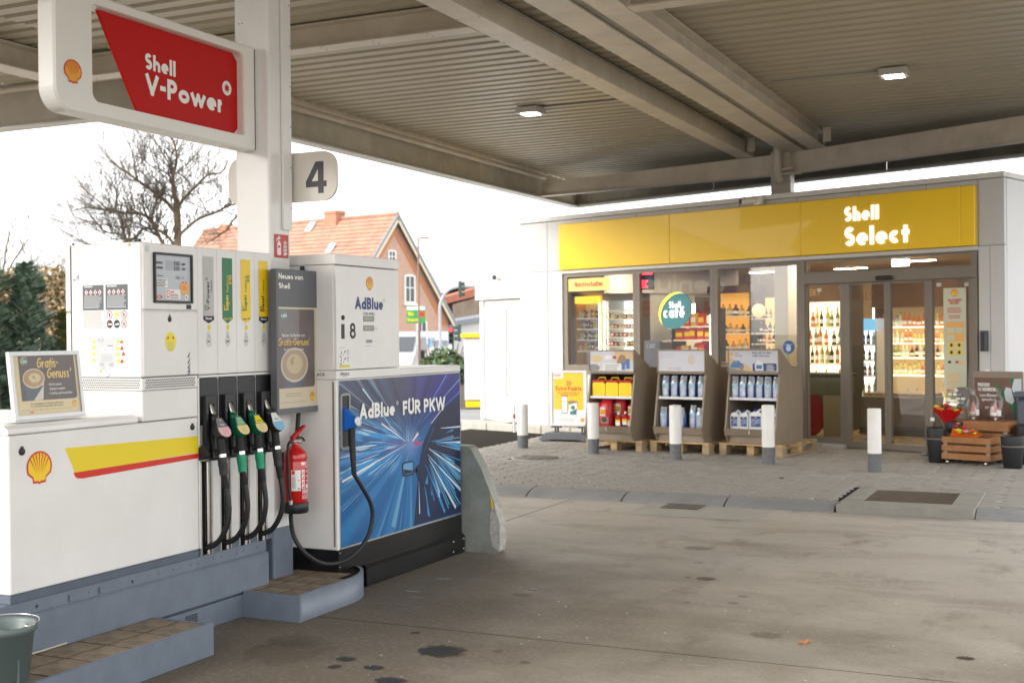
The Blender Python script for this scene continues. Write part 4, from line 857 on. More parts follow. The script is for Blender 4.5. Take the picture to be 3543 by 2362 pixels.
# hose column: shell and boots
m_ = MB(); m_.box(-4.90, -4.53, 5.407, 6.095, .402, 1.396); m_.box(-4.54, PX_, 5.405, 5.417, .445, 1.396, b=.002); m_.box(-4.54, PX_, 6.083, 6.095, .445, 1.396, b=.002); m_.box(-4.54, PX_, 5.405, 6.095, 1.384, 1.398, b=.002)
for y in SY[1:4]: m_.box(-4.54, PX_, y-.002, y+.002, .92, 1.39)
obj('hose_column', m_, WHITE, pump)
for i, y in enumerate(BY):
    a0, a1 = SY[i]+.004+(.008 if i == 0 else 0), SY[i+1]-.004-(.008 if i == 3 else 0)
    # upper boot plate
    m_ = MB(); F_ = FX(PX_); pl = rrect(a0, a1, 1.12, 1.38, .012, 4, (.03, .03, .012, .012)); 
    m_.prism([(a0+.028, 1.12), (a1-.028, 1.12), (a1, 1.18), (a1, 1.37), (a1-.01, 1.38), (a0+.01, 1.38), (a0, 1.37), (a0, 1.18)], F_, -.03, .003); obj('boot_plate', m_, BLACK, pump)
    hy = y-.012
    m_ = MB(); m_.ring([(hy-.045, .935), (hy+.045, .935), (hy+.043, 1.285), (hy-.043, 1.285)], [(hy-.026, .95), (hy+.026, .95), (hy+.024, 1.24), (hy-.024, 1.24)], F_, .003, .03); m_.box(PX_+.001, PX_+.006, hy-.03, hy+.03, .94, 1.25, 1); obj('nozzle_boot', m_, [BLACK, TXTK], pump)
    m_ = MB(); m_.box(PX_-.01, PX_+.05, hy+.0, hy+.05, .925, .985, b=.012); m_.prism([(.93, .0), (1.0, .0), (1.02, .03), (.96, .055)], Fr((PX_, hy-.04, 0), (0, 0, 1), (1, 0, 0)), -.035, 0); m_.lathe([(.006, 0), (.004, .008)], (PX_+.05, hy+.03, .965), 8, ax=(1, 0, 0)); obj('boot_latch', m_, BLACK, pump)
    m_ = MB(); m_.box(PX_-.05, PX_-.045, hy-.055, hy+.03, .41, .92); m_.box(PX_-.05, PX_-.0, hy-.056, hy-.05, .41, .92); obj('hose_slot', m_, M('slot dark', (.03, .035, .035), .5), pump)
    m_ = MB(); m_.tube([(PX_-.0, hy-.058, .405), (PX_-.0, hy-.058, .915)], .004, 8); m_.tube([(PX_-.012, hy+.012, .405), (PX_-.012, hy+.012, .915)], .0125, 10); m_.box(PX_-.002, PX_+.004, hy+.028, hy+.034, .405, .92); obj('slot_rail', m_, CHROME, pump)
    z0 = .475; w1 = SY[i+1]-(.0 if i < 3 else .0)
    m_ = MB(); m_.box(-4.53, PX_-.001, hy+.038, min(hy+.108, w1+.03 if i < 3 else 6.083), .47, .925, 0); m_.box(-4.53, PX_-.001, hy+.038, min(hy+.108, w1+.03 if i < 3 else 6.083), .405, .468, 1); m_.box(-4.53, PX_-.002, hy-.05, hy+.04, .925, .935); obj('column_strip', m_, [WHITE, GREYD], pump)
m_ = MB(); m_.box(-4.53, PX_-.001, 5.417, 5.42, .47, .925); m_.box(-4.53, PX_-.0015, 5.405, 5.42, .405, .443, 1); obj('column_strip', m_, [WHITE, GREYD], pump)

# ---------------------------------------------------------------- nozzles (each with its hose)
def nozzle(y, bodym, spoutm, collarm, plate, lab, short=False):
    t = thing('fuel_nozzle', lab, 'fuel nozzle', (PX_+.05, y, 1.1), 0, 'nozzles hanging on the large fuel pump', ab=True)
    X = PX_
    m_ = MB(); m_.tube([(X-.005, y, 1.275), (X+.004, y, 1.25), (X+.022, y, 1.205), (X+.04, y, 1.168)], [.011, .0135, .0155, .0165], 12); obj('spout', m_, spoutm, t)
    if short: 
        m_ = MB(); m_.tube([(X-.004, y, 1.27), (X+.02, y, 1.21)], .0175, 12); obj('spout_sleeve', m_, M('worn brown sleeve', (.11, .08, .05), .6, var=.3, vs=60), t)
    e1 = Vector((.062, 0, -.105)).normalized(); n = Vector((e1.z*-1, 0, e1.x)).normalized()   # label plane runs down and out
    c0 = Vector((X+.098, y, 1.113)); F_ = Fr(c0, (0, 1, 0), -e1); 
    if F_.n.x < 0: F_.n = -F_.n
    tear = [(-.019, .058), (.019, .058), (.026, .03), (.037, -.005), (.041, -.028), (.034, -.052), (.018, -.066), (0, -.07), (-.018, -.066), (-.034, -.052), (-.041, -.028), (-.037, -.005), (-.026, .03)]
    tear = [(a*1.2, b*.92) for a, b in tear]
    m_ = MB(); m_.prism(tear, F_, -.028, -.004); m_.prism([(a*.82, b*.9) for a, b in tear], F_, -.05, -.028); m_.tube([(X+.03, y, 1.185), (X+.046, y, 1.14), (X+.062, y, 1.095)], [.017, .024, .026], 12)
    m_.box(X+.035, X+.062, y-.028, y+.028, 1.172, 1.182, b=.004); obj('body', m_, bodym, t)
    m_ = MB(); m_.prism(tear, F_, -.003, .001); m_.prism([(-.02, .046), (.02, .046), (.034, 0), (-.034, 0)], F_, .001, .0022, 1)
    m_.prism([(a, b) for a, b in tear if b < -.0]+[(.0, -.004)], F_, .001, .0021, 2)
    greek(m_, F_, -.024, .024, -.018, 4, .009, .0028, 3, .0026, .2); text(m_, F_, plate[3], 0, .008, .0095, .2, .8, 4, .003, 'c'); m_.flat(ell(0, .038, .006, .006, 12), F_, .003, 5)
    obj('label_plate', m_, [plate[0], plate[1], plate[2], LTG, plate[4], YEL], t)
    m_ = MB(); m_.tube([(X+.075, y, 1.09), (X+.082, y, 1.05), (X+.09, y, .96)], [.026, .023, .023], 12); m_.tube([(X+.03, y, 1.13), (X+.02, y, 1.06), (X+.035, y, .97), (X+.075, y, .95)], .008, 8); obj('grip', m_, M('grip rubber', (.016, .016, .017), .6, bump=.8, bs=500), t)
    m_ = MB(); m_.tube([(X+.09, y, .962), (X+.092, y, .945)], .0245, 14); obj('ring', m_, CHROME, t)
    m_ = MB(); m_.tube([(X+.092, y, .944), (X+.096, y, .90), (X+.097, y, .897), (X+.102, y, .848)], [.0265, .0265, .025, .024], 14); obj('swivel_collar', m_, collarm, t)
    pts = [(X+.102+.016*q/7, y, .848-.075*q/7) for q in range(8)]
    m_ = MB()
    for a_, b_ in zip(pts[:-1], pts[1:]): a_, b_ = Vector(a_), Vector(b_); m_.tube([a_, a_.lerp(b_, .45), a_.lerp(b_, .55), b_], [.0205, .0205, .017, .017], 12)
    obj('bend_sleeve', m_, RUBBER, t)
    P = [Vector(p) for p in ((X+.116, y, .78), (X+.128, y, .72), (X+.134, y, .65), (X+.122, y, .58), (X+.09, y, .515), (X+.045, y, .465), (X+.0, y-.01, .445), (X-.03, y-.02, .44))]
    m_ = MB(); m_.tube(smooth(P, 4), .0155, 10); obj('hose', m_, RUBBER, t)
    return t
def smooth(P, k=4):
    P = [Vector(p) for p in P]; out = []
    for i in range(len(P)-1):
        a, b, c, d = P[max(i-1, 0)], P[i], P[i+1], P[min(i+2, len(P)-1)]
        for q in range(k):
            t = q/k; out.append(.5*((2*b)+(c-a)*t+(2*a-5*b+4*c-d)*t*t+(3*b-3*c+d-a)*t*t*t))
    return out+[P[-1]]
BKB = M('nozzle black', (.02, .02, .022), .4); SIL = M('nozzle silver', (.65, .64, .61), .28, 1); GRB = M('nozzle green', (.004, .12, .06), .35)
nozzle(BY[0], BKB, SIL, BKB, (M('clear grey rim', (.25, .25, .25), .2), M('plate slate', (.16, .17, .22), .3), M('plate pink', (.80, .45, .46), .3), 'V-Power', TXTW), 'black nozzle with slate and pink plate, leftmost on the large pump')
nozzle(BY[1], GRB, SIL, GREENL, (M('clear green rim', (.08, .25, .15), .2), M('plate green', (.22, .45, .33), .3), M('plate buff', (.75, .62, .28), .3), 'FuelSave', YEL), 'green nozzle with green and buff plate and bright metal spout')
nozzle(BY[2], GRB, SIL, GREENL, (MATS['clear green rim'], M('plate yellow', (.80, .62, .02), .3), MATS['plate buff'], 'FuelSave', GREEN), 'green nozzle with all yellow plate and brown sleeved spout', True)
nozzle(BY[3], BKB, SIL, BKB, (M('plate white', (.75, .77, .78), .3), MATS['plate white'], M('plate sky', (.2, .5, .72), .3), 'FuelSave', NAVY), 'black nozzle with white and sky blue plate, beside the fire extinguisher')

# ================================================================ COUNTER POSTER FRAME
st_ = thing('poster_stand', 'aluminium framed coffee poster leaning on the pump counter', 'poster stand', (-4.53, 4.43, 1.224), ab=True)
tl = math.radians(7); F_ = Fr((-4.50, 4.2, 1.228), (0, 1, 0), (-math.sin(tl), 0, math.cos(tl))); WW, HH = .442, .322
m_ = MB(); m_.ring([(0, 0), (WW, 0), (WW, HH), (0, HH)], [(.02, .02), (WW-.02, .02), (WW-.02, HH-.02), (.02, HH-.02)], F_, -.008, .006); obj('frame', m_, ALU, st_)
m_ = MB(); m_.prism([(0, 0), (WW, 0), (WW, HH), (0, HH)], F_, -.016, -.009); m_.box(-4.58, -4.49, 4.19, 4.65, 1.223, 1.227); obj('backing', m_, M('white acrylic', (.75, .75, .73), .3), st_)
m_ = MB(); m_.rect(F_, .02, WW-.02, .02, HH-.02, -.004, 0)
BRN = M('poster brown', (.055, .03, .02), .4, var=.3, vs=6)
m_.flat(rrect(.058, .408, .088, HH-.021, .001, 4, (.001, .018, .001, .001)), F_, -.0034, 1)
# cup
m_.flat([(.075, .2), (.205, .19), (.19, .096), (.185, .089), (.1, .089), (.085, .1)], F_, -.0030, 3); m_.flat([(.075, .2), (.196, .157), (.13, .089), (.092, .089), (.085, .1)], F_, -.0027, 4)
m_.flat(ell(.141, .193, .068, .047, 36, .05), F_, -.0024, 3); m_.flat(ell(.141, .194, .062, .041, 36, .05), F_, -.0020, 5); m_.flat(ell(.147, .196, .037, .023, 30), F_, -.0016, 6)
m_.flat(ell(.144, .2, .012, .009, 16), F_, -.0012, 5); m_.flat(ell(.155, .2, .008, .011, 16, .5), F_, -.0008, 6); m_.flat([(.13, .215), (.148, .2), (.14, .217)], F_, -.0006, 6)
m_.flat(ell(.093, .277, .021, .018, 24, .5), F_, -.0030, 7); m_.ring(ell(.092, .278, .0225, .0195, 24, .5), ell(.094, .277, .021, .018, 24, .5), F_, -.0032, -.0029, 8); text(m_, F_, 'café', .093, .268, .0145, .17, .85, 2, -.0026, 'c', k=6); text(m_, F_, 'Shell', .086, .282, .0055, .15, .8, 2, -.0026, 'c', k=5)
text(m_, F_, 'Gratis-', .165, .243, .048, .13, .78, 8, -.0028, sh=.22, sp=.04); text(m_, F_, 'Genuss*', .222, .192, .048, .13, .78, 8, -.0028, sh=.22, sp=.04)
for i, s_ in enumerate(('Kaffee kaufen', 'Stempel sammeln', '5. Kaffee gratis genießen')): text(m_, F_, s_, .234, .156-i*.0215, .0115, .13, .85, 2, -.0028); m_.flat(ell(.227, .161-i*.0215, .0018, .0018, 8), F_, -.0028, 8)
text(m_, F_, 'Jetzt Sammelpass an der Kasse mitnehmen.', .108, .068, .0098, .12, .84, 9, -.0034); text(m_, F_, 'Für mehr Informationen: QR-Code scannen.', .108, .0555, .0098, .12, .84, 9, -.0034)
greek(m_, F_, .055, .385, .047, 2, .005, .0018, 10, -.0034, .05); m_.rect(F_, .1, .122, .03, .037, -.003, 11); pecten(m_, F_, .385, .063, .032, 12, 11, -.003)
obj('poster', m_, [CREAM, BRN, TXTW, M('cup white', (.6, .56, .47), .4), M('cup slate', (.045, .065, .085), .4), M('coffee foam', (.42, .23, .06), .4, var=.2, vs=30), M('milk foam', (.6, .5, .3), .4, var=.1, vs=60), M('leaf teal', (.06, .17, .15), .4), M('script gold', (.85, .55, .09), .4), M('caption brown', (.1, .07, .04), .4), M('caption tan', (.4, .33, .2), .4), RED2, YEL], st_)
m_ = MB(); m_.rect(F_, .02, WW-.02, .02, HH-.02, .003); obj('cover_sheet', m_, CLEAR, st_)
# ================================================================ POSTER BOARD ON THE COLUMN
pb = thing('poster_board', 'tall slate grey advertising board headed Neues von, with coffee poster', 'poster board', (-4.38, 6.25, 1.14), ab=True)
F_ = FX(-4.345); y0, y1, z0, z1 = 6.03, 6.497, 1.142, 2.012
SL = M('board slate', (.115, .12, .135), .45)
m_ = MB(); m_.prism(rrect(y0, y1, z0, z1, .02, 5, (.02, .02, .03, .02)), F_, -.045, -.006); m_.ring(rrect(y0, y1, z0, z1, .02, 5, (.02, .02, .03, .02)), rrect(6.052, 6.462, z0+.035, 1.785, .004, 5), F_, -.006, 0); obj('frame', m_, SL, pb)
m_ = MB(); m_.box(-4.463, -4.392, 6.2, 6.3, 1.4, 1.9); obj('wall_bracket', m_, DKG, pb)
m_ = MB(); textw(m_, F_, 'Neues von', 6.056, 6.308, 1.952, .034, .22, d=.0008); textw(m_, F_, 'Shell', 6.056, 6.17, 1.894, .034, .22, d=.0008); obj('heading', m_, TXTW, pb)
m_ = MB(); a0, a1, b0, b1 = 6.052, 6.462, z0+.035, 1.785; w_ = a1-a0; m_.rect(F_, a0, a1, b0, b1, -.005, 0)
m_.flat(rrect(a0+.0, a1-.03, b0+.12, b1-.012, .001, 4, (.001, .02, .001, .001)), F_, -.0045, 1)
cx = a0+.165; m_.flat([(cx-.12, 1.42), (cx+.125, 1.42), (cx+.1, 1.305), (cx-.095, 1.298)], F_, -.0042, 4); m_.flat(ell(cx, 1.435, .142, .105, 36), F_, -.0038, 3); m_.flat(ell(cx, 1.437, .128, .092, 36), F_, -.0034, 5); m_.flat(ell(cx, 1.442, .085, .06, 30), F_, -.003, 6); m_.flat(ell(cx-.02, 1.46, .028, .022, 20, .5), F_, -.0026, 5); m_.flat(ell(cx+.012, 1.452, .022, .03, 20, .4), F_, -.0023, 6)
m_.flat(ell(a0+.06, 1.735, .035, .032, 24, .5), F_, -.0042, 7); text(m_, F_, 'café', a0+.06, 1.722, .026, .17, .85, 2, -.0038, 'c', k=6)
textw(m_, F_, 'Becher für Becher zum', 6.092, 6.33, 1.606, .019, .13, 2, -.004); textw(m_, F_, "Gratis-Genuss'", 6.048, 6.375, 1.553, .044, .14, 8, -.004, sh=.2, sp=.03); textw(m_, F_, 'Der Shell Café Sammelpass', 6.11, 6.315, 1.523, .014, .13, 2, -.004)
greek(m_, F_, a0+.07, a0+.24, 1.265, 2, .014, .005, 10, -.0045, .1); greek(m_, F_, a0+.02, a0+.3, 1.215, 2, .007, .0022, 10, -.0045, .1); pecten(m_, F_, a1-.06, 1.235, .055, 12, 11, -.0042)
obj('poster', m_, [M('poster cream', (.66, .58, .42), .5), M('poster taupe', (.13, .10, .10), .4, var=.25, vs=4), TXTW, MATS['cup white'], M('cup grey blue', (.12, .13, .17), .4), M('coffee foam pale', (.46, .33, .23), .4), MATS['milk foam'], MATS['leaf teal'], MATS['script gold'], TXTK, MATS['caption tan'], RED2, YEL], pb)
m_ = MB(); m_.rect(F_, a0, a1, b0, b1, -.0005); obj('cover_glass', m_, CLEAR, pb)

# ================================================================ FIRE EXTINGUISHER
fe = thing('fire_extinguisher', 'red fire extinguisher with black foot hanging on the column base', 'fire extinguisher', (-4.372, 6.245, .54), ab=True)
c = Vector((-4.372, 6.245, 0)); r_ = .073
m_ = MB(); m_.lathe([(r_*.9, .59), (r_, .60), (r_, .845), (r_*.97, .852), (r_, .86), (r_, .875), (r_*.93, .90), (r_*.7, .922), (.03, .938), (.022, .945), (.022, .962)], c, 28); obj('cylinder', m_, M('extinguisher red', (.55, .008, .008), .22, coat=.5), fe)
m_ = MB(); m_.lathe([(r_*.95, .535), (r_*1.06, .54), (r_*1.06, .60), (r_*1.01, .603), (r_*.9, .603)], c, 28); obj('foot', m_, BLACK, fe)
m_ = MB(); m_.box(c.x-.02, c.x+.02, c.y-.03, c.y+.03, .962, .982, b=.005); m_.lathe([(.013, 0), (.013, .03), (.009, .033)], c+Vector((.0, .01, .968)), 14, ax=(1, .3, 0)); m_.lathe([(.009, 0), (.009, .025)], c+Vector((0, -.03, .972)), 10, ax=(0, -1, 0)); obj('valve', m_, ALU, fe)
m_ = MB(); m_.prism([(-.035, .982), (-.035, 1.0), (.03, 1.032), (.095, 1.062), (.1, 1.054), (.04, 1.018), (.0, .992), (-.01, .982)], Fr(c, (0, 1, 0), (0, 0, 1)), -.012, .012); obj('lever', m_, RED, fe)
m_ = MB(); m_.tube(smooth([c+Vector((0, .02, .985)), c+Vector((0, .05, .988)), c+Vector((0, .08, .982)), c+Vector((0, .098, .965))]), .007, 8); obj('carry_handle', m_, BLACK, fe)
m_ = MB(); m_.tube(smooth([c+Vector((.005, -.045, .973)), c+Vector((.01, -.085, .955)), c+Vector((.02, -.105, .90)), c+Vector((.02, -.105, .80)), c+Vector((.02, -.1, .70)), c+Vector((.03, -.093, .62))]), .0085, 8); m_.lathe([(.011, 0), (.011, .025)], c+Vector((.03, -.093, .597)), 10, 1); obj('hose', m_, [RUBBER, ALU], fe)
m_ = MB(); m_.box(-4.466, -4.44, 6.22, 6.27, .8, .9); m_.box(-4.466, -4.44, 6.22, 6.27, .6, .63); obj('wall_bracket', m_, DKG, fe)
def cyl_patch(m_, a0, a1, z0, z1, m, dr=.0008, k=6):   # angles in degrees from +X, counter-clockwise
    vs = []
    for i in range(k+1):
        a = math.radians(a0+(a1-a0)*i/k); vs += [c+Vector(((r_+dr)*math.cos(a), (r_+dr)*math.sin(a), z0)), c+Vector(((r_+dr)*math.cos(a), (r_+dr)*math.sin(a), z1))]
    m_.add(vs, [[2*i, 2*i+2, 2*i+3, 2*i+1] for i in range(k)], m)
class CF_:   # text frame wrapped round the cylinder
    def p(s, a, b, d=0): q = a/r_; return c+Vector(((r_+d)*math.cos(q), (r_+d)*math.sin(q), b))
WR = CF_(); rad = lambda g: math.radians(g)*r_
m_ = MB(); cyl_patch(m_, -75, -30, .675, .80, 0); cyl_patch(m_, -72, -58, .775, .797, 1, .0012); cyl_patch(m_, -42, -36, .735, .742, 1, .0012); cyl_patch(m_, -44, -34, .68, .695, 2, .0012)
for i in range(5): cyl_patch(m_, -70+i*3.4, -69.2+i*3.4, .69, .76, 3, .0012, 2)
cyl_patch(m_, -26, 60, .83, .848, 0); text(m_, WR, 'PROTEX', rad(-2), .8325, .013, .2, .8, 1, .0012)
text(m_, WR, 'Feuerlöscher', rad(-2), .814, .011, .2, .75, 0, .0012)
for i in range(4):
    cyl_patch(m_, -24, -6, .775-i*.0295, .80-i*.0295, 0); cyl_patch(m_, -20, -10, .779-i*.0295, .787-i*.0295, 1, .0014); cyl_patch(m_, -14, -10, .787-i*.0295, .795-i*.0295, 1, .0015, 2)
    if i < 3: cyl_patch(m_, 0, 3, .79-i*.028, .793-i*.028, 0, k=1); greek(m_, WR, rad(6), rad(45), .794-i*.028, 2, .008, .004, 0, .0012)
cyl_patch(m_, 2, 16, .687, .712, 0); cyl_patch(m_, 19, 33, .687, .712, 0)
greek(m_, WR, rad(-22), rad(50), .68, 3, .0085, .0045, 0, .0012, .05); greek(m_, WR, rad(-24), rad(50), .65, 5, .006, .0022, 0, .0012, .05)
obj('label', m_, [PW, RED2, M('seal cyan', (.15, .5, .6), .4), TXTK], fe)

# ================================================================ ADBLUE PUMP
ad = thing('adblue_pump', 'white urea fluid pump with blue night street print and number 8', 'fluid pump', (-4.5, 7.2, 0), ab=True)
AX = -4.205; y0, y1, ym = 6.455, 8.115, 7.232
m_ = MB(); m_.box(-5.0, AX, y0, y1, .0, .275); obj('base', m_, BLACKG, ad)
m_ = MB(); m_.box(-5.0, AX-.002, y0+.001, y1, .277, 1.336, b=.006); obj('lower_body', m_, WHITE, ad)
m_ = MB(); m_.box(AX, AX+.03, 6.74, y1-.004, .006, .125, b=.004); m_.prism([(AX, .125), (AX+.03, .125), (AX+.006, .143), (AX, .143)], Fr((0, 6.74, 0), (1, 0, 0), (0, 0, 1)), -(y1-.004-6.74), 0); obj('kick_plate', m_, BLACKG, ad)
m_ = MB()
for y, z in ((7.93, .032), (7.93, .105), (8.09, .032), (8.09, .105)): m_.lathe([(.008, 0), (.006, .004)], (AX+.03, y, z), 8, ax=(1, 0, 0))
for y, z in ((6.475, .262), (6.475, .172)): m_.lathe([(.005, 0), (.004, .003)], (AX, y, z), 8, ax=(1, 0, 0))
obj('screw', m_, CHROME, ad)
m_ = MB(); m_.box(-5.0, AX+.002, y0-.002, ym, 1.338, 1.392, b=.003); obj('shelf_band', m_, WHITE, ad)
m_ = MB(); m_.box(-5.0, AX+.004, ym+.002, y1+.004, 1.338, 1.385, b=.005); obj('lid', m_, WHITE, ad)
m_ = MB(); m_.box(-4.92, AX-.018, y0, ym, 1.394, 2.05, b=.004); obj('upper_body', m_, WHITE, ad)
m_ = MB(); m_.box(AX-.018, AX, y0+.006, ym, 1.397, 2.046, b=.003); obj('door', m_, WHITE, ad)
m_ = MB(); m_.box(-4.95, AX+.004, y0-.004, ym+.006, 2.052, 2.118, b=.004); obj('cap', m_, WHITE, ad)
m_ = MB(); m_.box(AX-.003, AX+.001, y0+.02, y1-.0, .283, 1.333); obj('panel_frame', m_, ALU, ad)
m_ = MB(); m_.box(-4.235, -4.225, y0-.004, y0+.001, .30, 1.325); obj('edge_trim', m_, BRONZE, ad)
# printed panel: light trails from a vanishing point
def trail_mat():
    m = bpy.data.materials.new('light trail print'); m.use_nodes = True; n = m.node_tree.nodes; L = m.node_tree.links; b = n['Principled BSDF']
    b.inputs['Roughness'].default_value = .28
    tc = n.new('ShaderNodeTexCoord'); s = n.new('ShaderNodeSeparateXYZ'); L.new(tc.outputs['Object'], s.inputs[0])
    def mt(op, a, b_=None, c_=None, cl=False):
        q = n.new('ShaderNodeMath'); q.operation = op; q.use_clamp = cl
        for i, v in enumerate((a, b_, c_)):
            if v is None: continue
            if isinstance(v, (int, float)): q.inputs[i].default_value = v
            else: L.new(v, q.inputs[i])
        return q.outputs[0]
    def mx(f, a, c):
        q = n.new('ShaderNodeMix'); q.data_type = 'RGBA'; L.new(f, q.inputs[0])
        for i, v in ((6, a), (7, c)):
            if isinstance(v, tuple): q.inputs[i].default_value = (*v, 1)
            else: L.new(v, q.inputs[i])
        return q.outputs[2]
    def sstep(v, a, c): 
        q = n.new('ShaderNodeMapRange'); q.interpolation_type = 'SMOOTHSTEP'; q.inputs[1].default_value = a; q.inputs[2].default_value = c; L.new(v, q.inputs[0]); return q.outputs[0]
    y = mt('SUBTRACT', s.outputs[1], 7.365-OFF[ad.name].y); z = mt('SUBTRACT', s.outputs[2], .875)
    ang = mt('ARCTAN2', z, y); rad_ = mt('SQRT', mt('ADD', mt('MULTIPLY', y, y), mt('MULTIPLY', z, z)))
    def nz(sa, sr, off, det=2):
        cv = n.new('ShaderNodeCombineXYZ'); L.new(mt('MULTIPLY', ang, sa), cv.inputs[0]); L.new(mt('MULTIPLY', rad_, sr), cv.inputs[1]); cv.inputs[2].default_value = off
        t = n.new('ShaderNodeTexNoise'); t.inputs['Scale'].default_value = 1; t.inputs['Detail'].default_value = det; L.new(cv.outputs[0], t.inputs['Vector']); return t.outputs['Fac']
    da = mt('ABSOLUTE', mt('SUBTRACT', ang, 1.62)); side = sstep(da, .35, .95); db = mt('ABSOLUTE', mt('ADD', ang, 1.75)); side2 = mt('ADD', mt('MULTIPLY', sstep(db, .3, 1.0), .85), .15)
    up = sstep(z, -.02, .30); right = sstep(y, -.2, .5)
    base = mx(up, (.015, .13, .36), mx(right, (.07, .075, .13), (.045, .025, .36)))
    base = mx(sstep(z, -.60, -.15), (.008, .11, .30), base)
    base = mx(mt('MULTIPLY', mt('MULTIPLY', sstep(nz(4, .8, 5), .4, .7), .7), sstep(z, -.1, .1)), base, (.012, .016, .06))
    lowfan = mt('MULTIPLY', sstep(mt('MULTIPLY', z, -1), .02, .2), mt('SUBTRACT', 1, sstep(y, .05, .2)))
    base = mx(mt('MULTIPLY', mt('MULTIPLY', sstep(nz(7, .6, 1), .45, .66), lowfan), .4), base, (.05, .30, .60))
    base = mx(mt('MULTIPLY', mt('MULTIPLY', sstep(nz(13, .6, 21), .62, .68), lowfan), .4), base, (.22, .5, .72))
    # left bank of wide streaks and a softer upper fan
    lf = mt('MULTIPLY', mt('SUBTRACT', 1, sstep(y, -.25, -.02)), mt('SUBTRACT', 1, sstep(mt('ABSOLUTE', mt('SUBTRACT', z, .01)), .10, .24)))
    base = mx(mt('MULTIPLY', mt('MULTIPLY', sstep(nz(14, 2.0, 12, 4), .44, .58), lf), .9), base, (.05, .32, .72))
    base = mx(mt('MULTIPLY', mt('MULTIPLY', sstep(nz(30, 2.5, 15, 4), .54, .64), lf), .9), base, (.55, .8, .93))
    ul = mt('MULTIPLY', mt('SUBTRACT', 1, sstep(y, -.6, -.1)), sstep(z, .05, .2))
    base = mx(mt('MULTIPLY', mt('MULTIPLY', sstep(nz(16, .6, 33, 3), .5, .62), ul), .75), base, (.06, .20, .42))
    base = mx(mt('MULTIPLY', mt('MULTIPLY', sstep(nz(34, .8, 40, 2), .62, .68), ul), .8), base, (.4, .5, .55))
    band = mt('MULTIPLY', sstep(nz(44, 3, 7), .56, .64), mt('SUBTRACT', 1, sstep(mt('ABSOLUTE', mt('ADD', z, .01)), .015, .05)))
    base = mx(mt('MULTIPLY', band, .7), base, (.65, .22, .5))
    core = mt('SUBTRACT', 1, sstep(rad_, .0, .16)); base = mx(mt('MULTIPLY', core, .4), base, (.35, .5, .85))
    L.new(base, b.inputs['Base Color']); return m
m_ = MB(); F_ = FX(AX+.0018); m_.rect(F_, y0+.026, y1-.006, .291, 1.328); obj('printed_panel', m_, trail_mat(), ad)
m_ = MB(); F_ = FX(AX+.0026); D0 = 0
def ln(a, b_, w0, w1, m, d=.0003):
    a, b_ = Vector(a), Vector(b_); t = (b_-a).normalized(); q = Vector((-t.y, t.x)); m_.flat([tuple(a-q*w0), tuple(b_-q*w1), tuple(b_+q*w1), tuple(a+q*w0)], F_, d, m)
VP_ = (7.365, .875)
# street below the horizon and centre line
m_.flat([VP_, (7.0, .345), (6.93, .328), (6.9, .325)], F_, .0001, 0) if 0 else None
ln((7.335, .80), (7.12, .33), .003, .03, 5, .0002)
# car flank
car = [(8.104, 1.16), (7.86, 1.09), (7.66, .98), (7.545, .86), (7.50, .76), (7.46, .62), (7.43, .45), (7.40, .298), (8.104, .298)]
m_.flat(car, F_, .0004, 0)
m_.flat([(8.10, 1.12), (7.88, 1.05), (7.70, .95), (7.585, .83), (7.57, .76), (8.10, .62)], F_, .0007, 1)
for (a, b_, w0, w1, c_) in [((7.62, .81), (8.1, .6), .002, .007, 3), ((7.6, .77), (8.1, .46), .001, .01, 2), ((7.62, .74), (8.02, .34), .002, .012, 2), ((7.57, .7), (7.85, .33), .002, .012, 4), ((7.52, .66), (7.62, .33), .001, .008, 4), ((7.47, .6), (7.48, .37), .001, .006, 2), ((7.66, .80), (8.1, .68), .001, .004, 4), ((7.7, .86), (8.1, .78), .001, .012, 4), ((7.8, .94), (8.1, .93), .002, .006, 2),
                         ((7.53, .86), (7.66, .985), .002, .003, 4), ((7.66, .985), (7.86, 1.095), .003, .003, 3), ((7.86, 1.095), (8.104, 1.19), .003, .004, 4), ((7.56, .80), (7.70, .95), .001, .002, 4)]: ln(a, b_, w0, w1, c_, .0011)
rl = random.Random(5)
for i in range(80):
    a = math.radians(rl.uniform(-84, 8)); r0, r1 = rl.uniform(.12, .35), rl.uniform(.4, .8); c0_ = (7.53, .86); p0_ = (c0_[0]+r0*math.cos(a), c0_[1]+r0*math.sin(a)); p1_ = (min(8.1, c0_[0]+r1*math.cos(a)), c0_[1]+r1*math.sin(a))
    if p1_[1] < .33 or p0_[0] > 8.05: continue
    ln(p0_, p1_, .0005, rl.uniform(.002, .009), rl.choice([4, 4, 4, 5, 2, 5]), .0009+i*4e-6)
# skyline lamps and right hand trails
for (a, b_, w0, w1, c_) in [((7.45, .98), (7.9, 1.32), .001, .005, 5), ((7.5, .99), (8.1, 1.28), .001, .006, 5), ((7.39, .88), (7.47, .93), .004, .012, 3), ((7.31, .89), (7.31, .99), .002, .001, 2), ((7.33, .88), (7.33, .96), .003, .002, 2), ((7.29, .89), (6.98, 1.03), .002, .006, 3), ((7.2, .93), (6.75, 1.27), .001, .006, 2), ((7.3, .865), (6.5, .70), .001, .007, 3), ((7.3, .85), (6.5, .52), .001, .004, 5), ((7.42, .87), (7.53, .85), .012, .004, 6)]: ln(a, b_, w0, w1, c_, .0009)
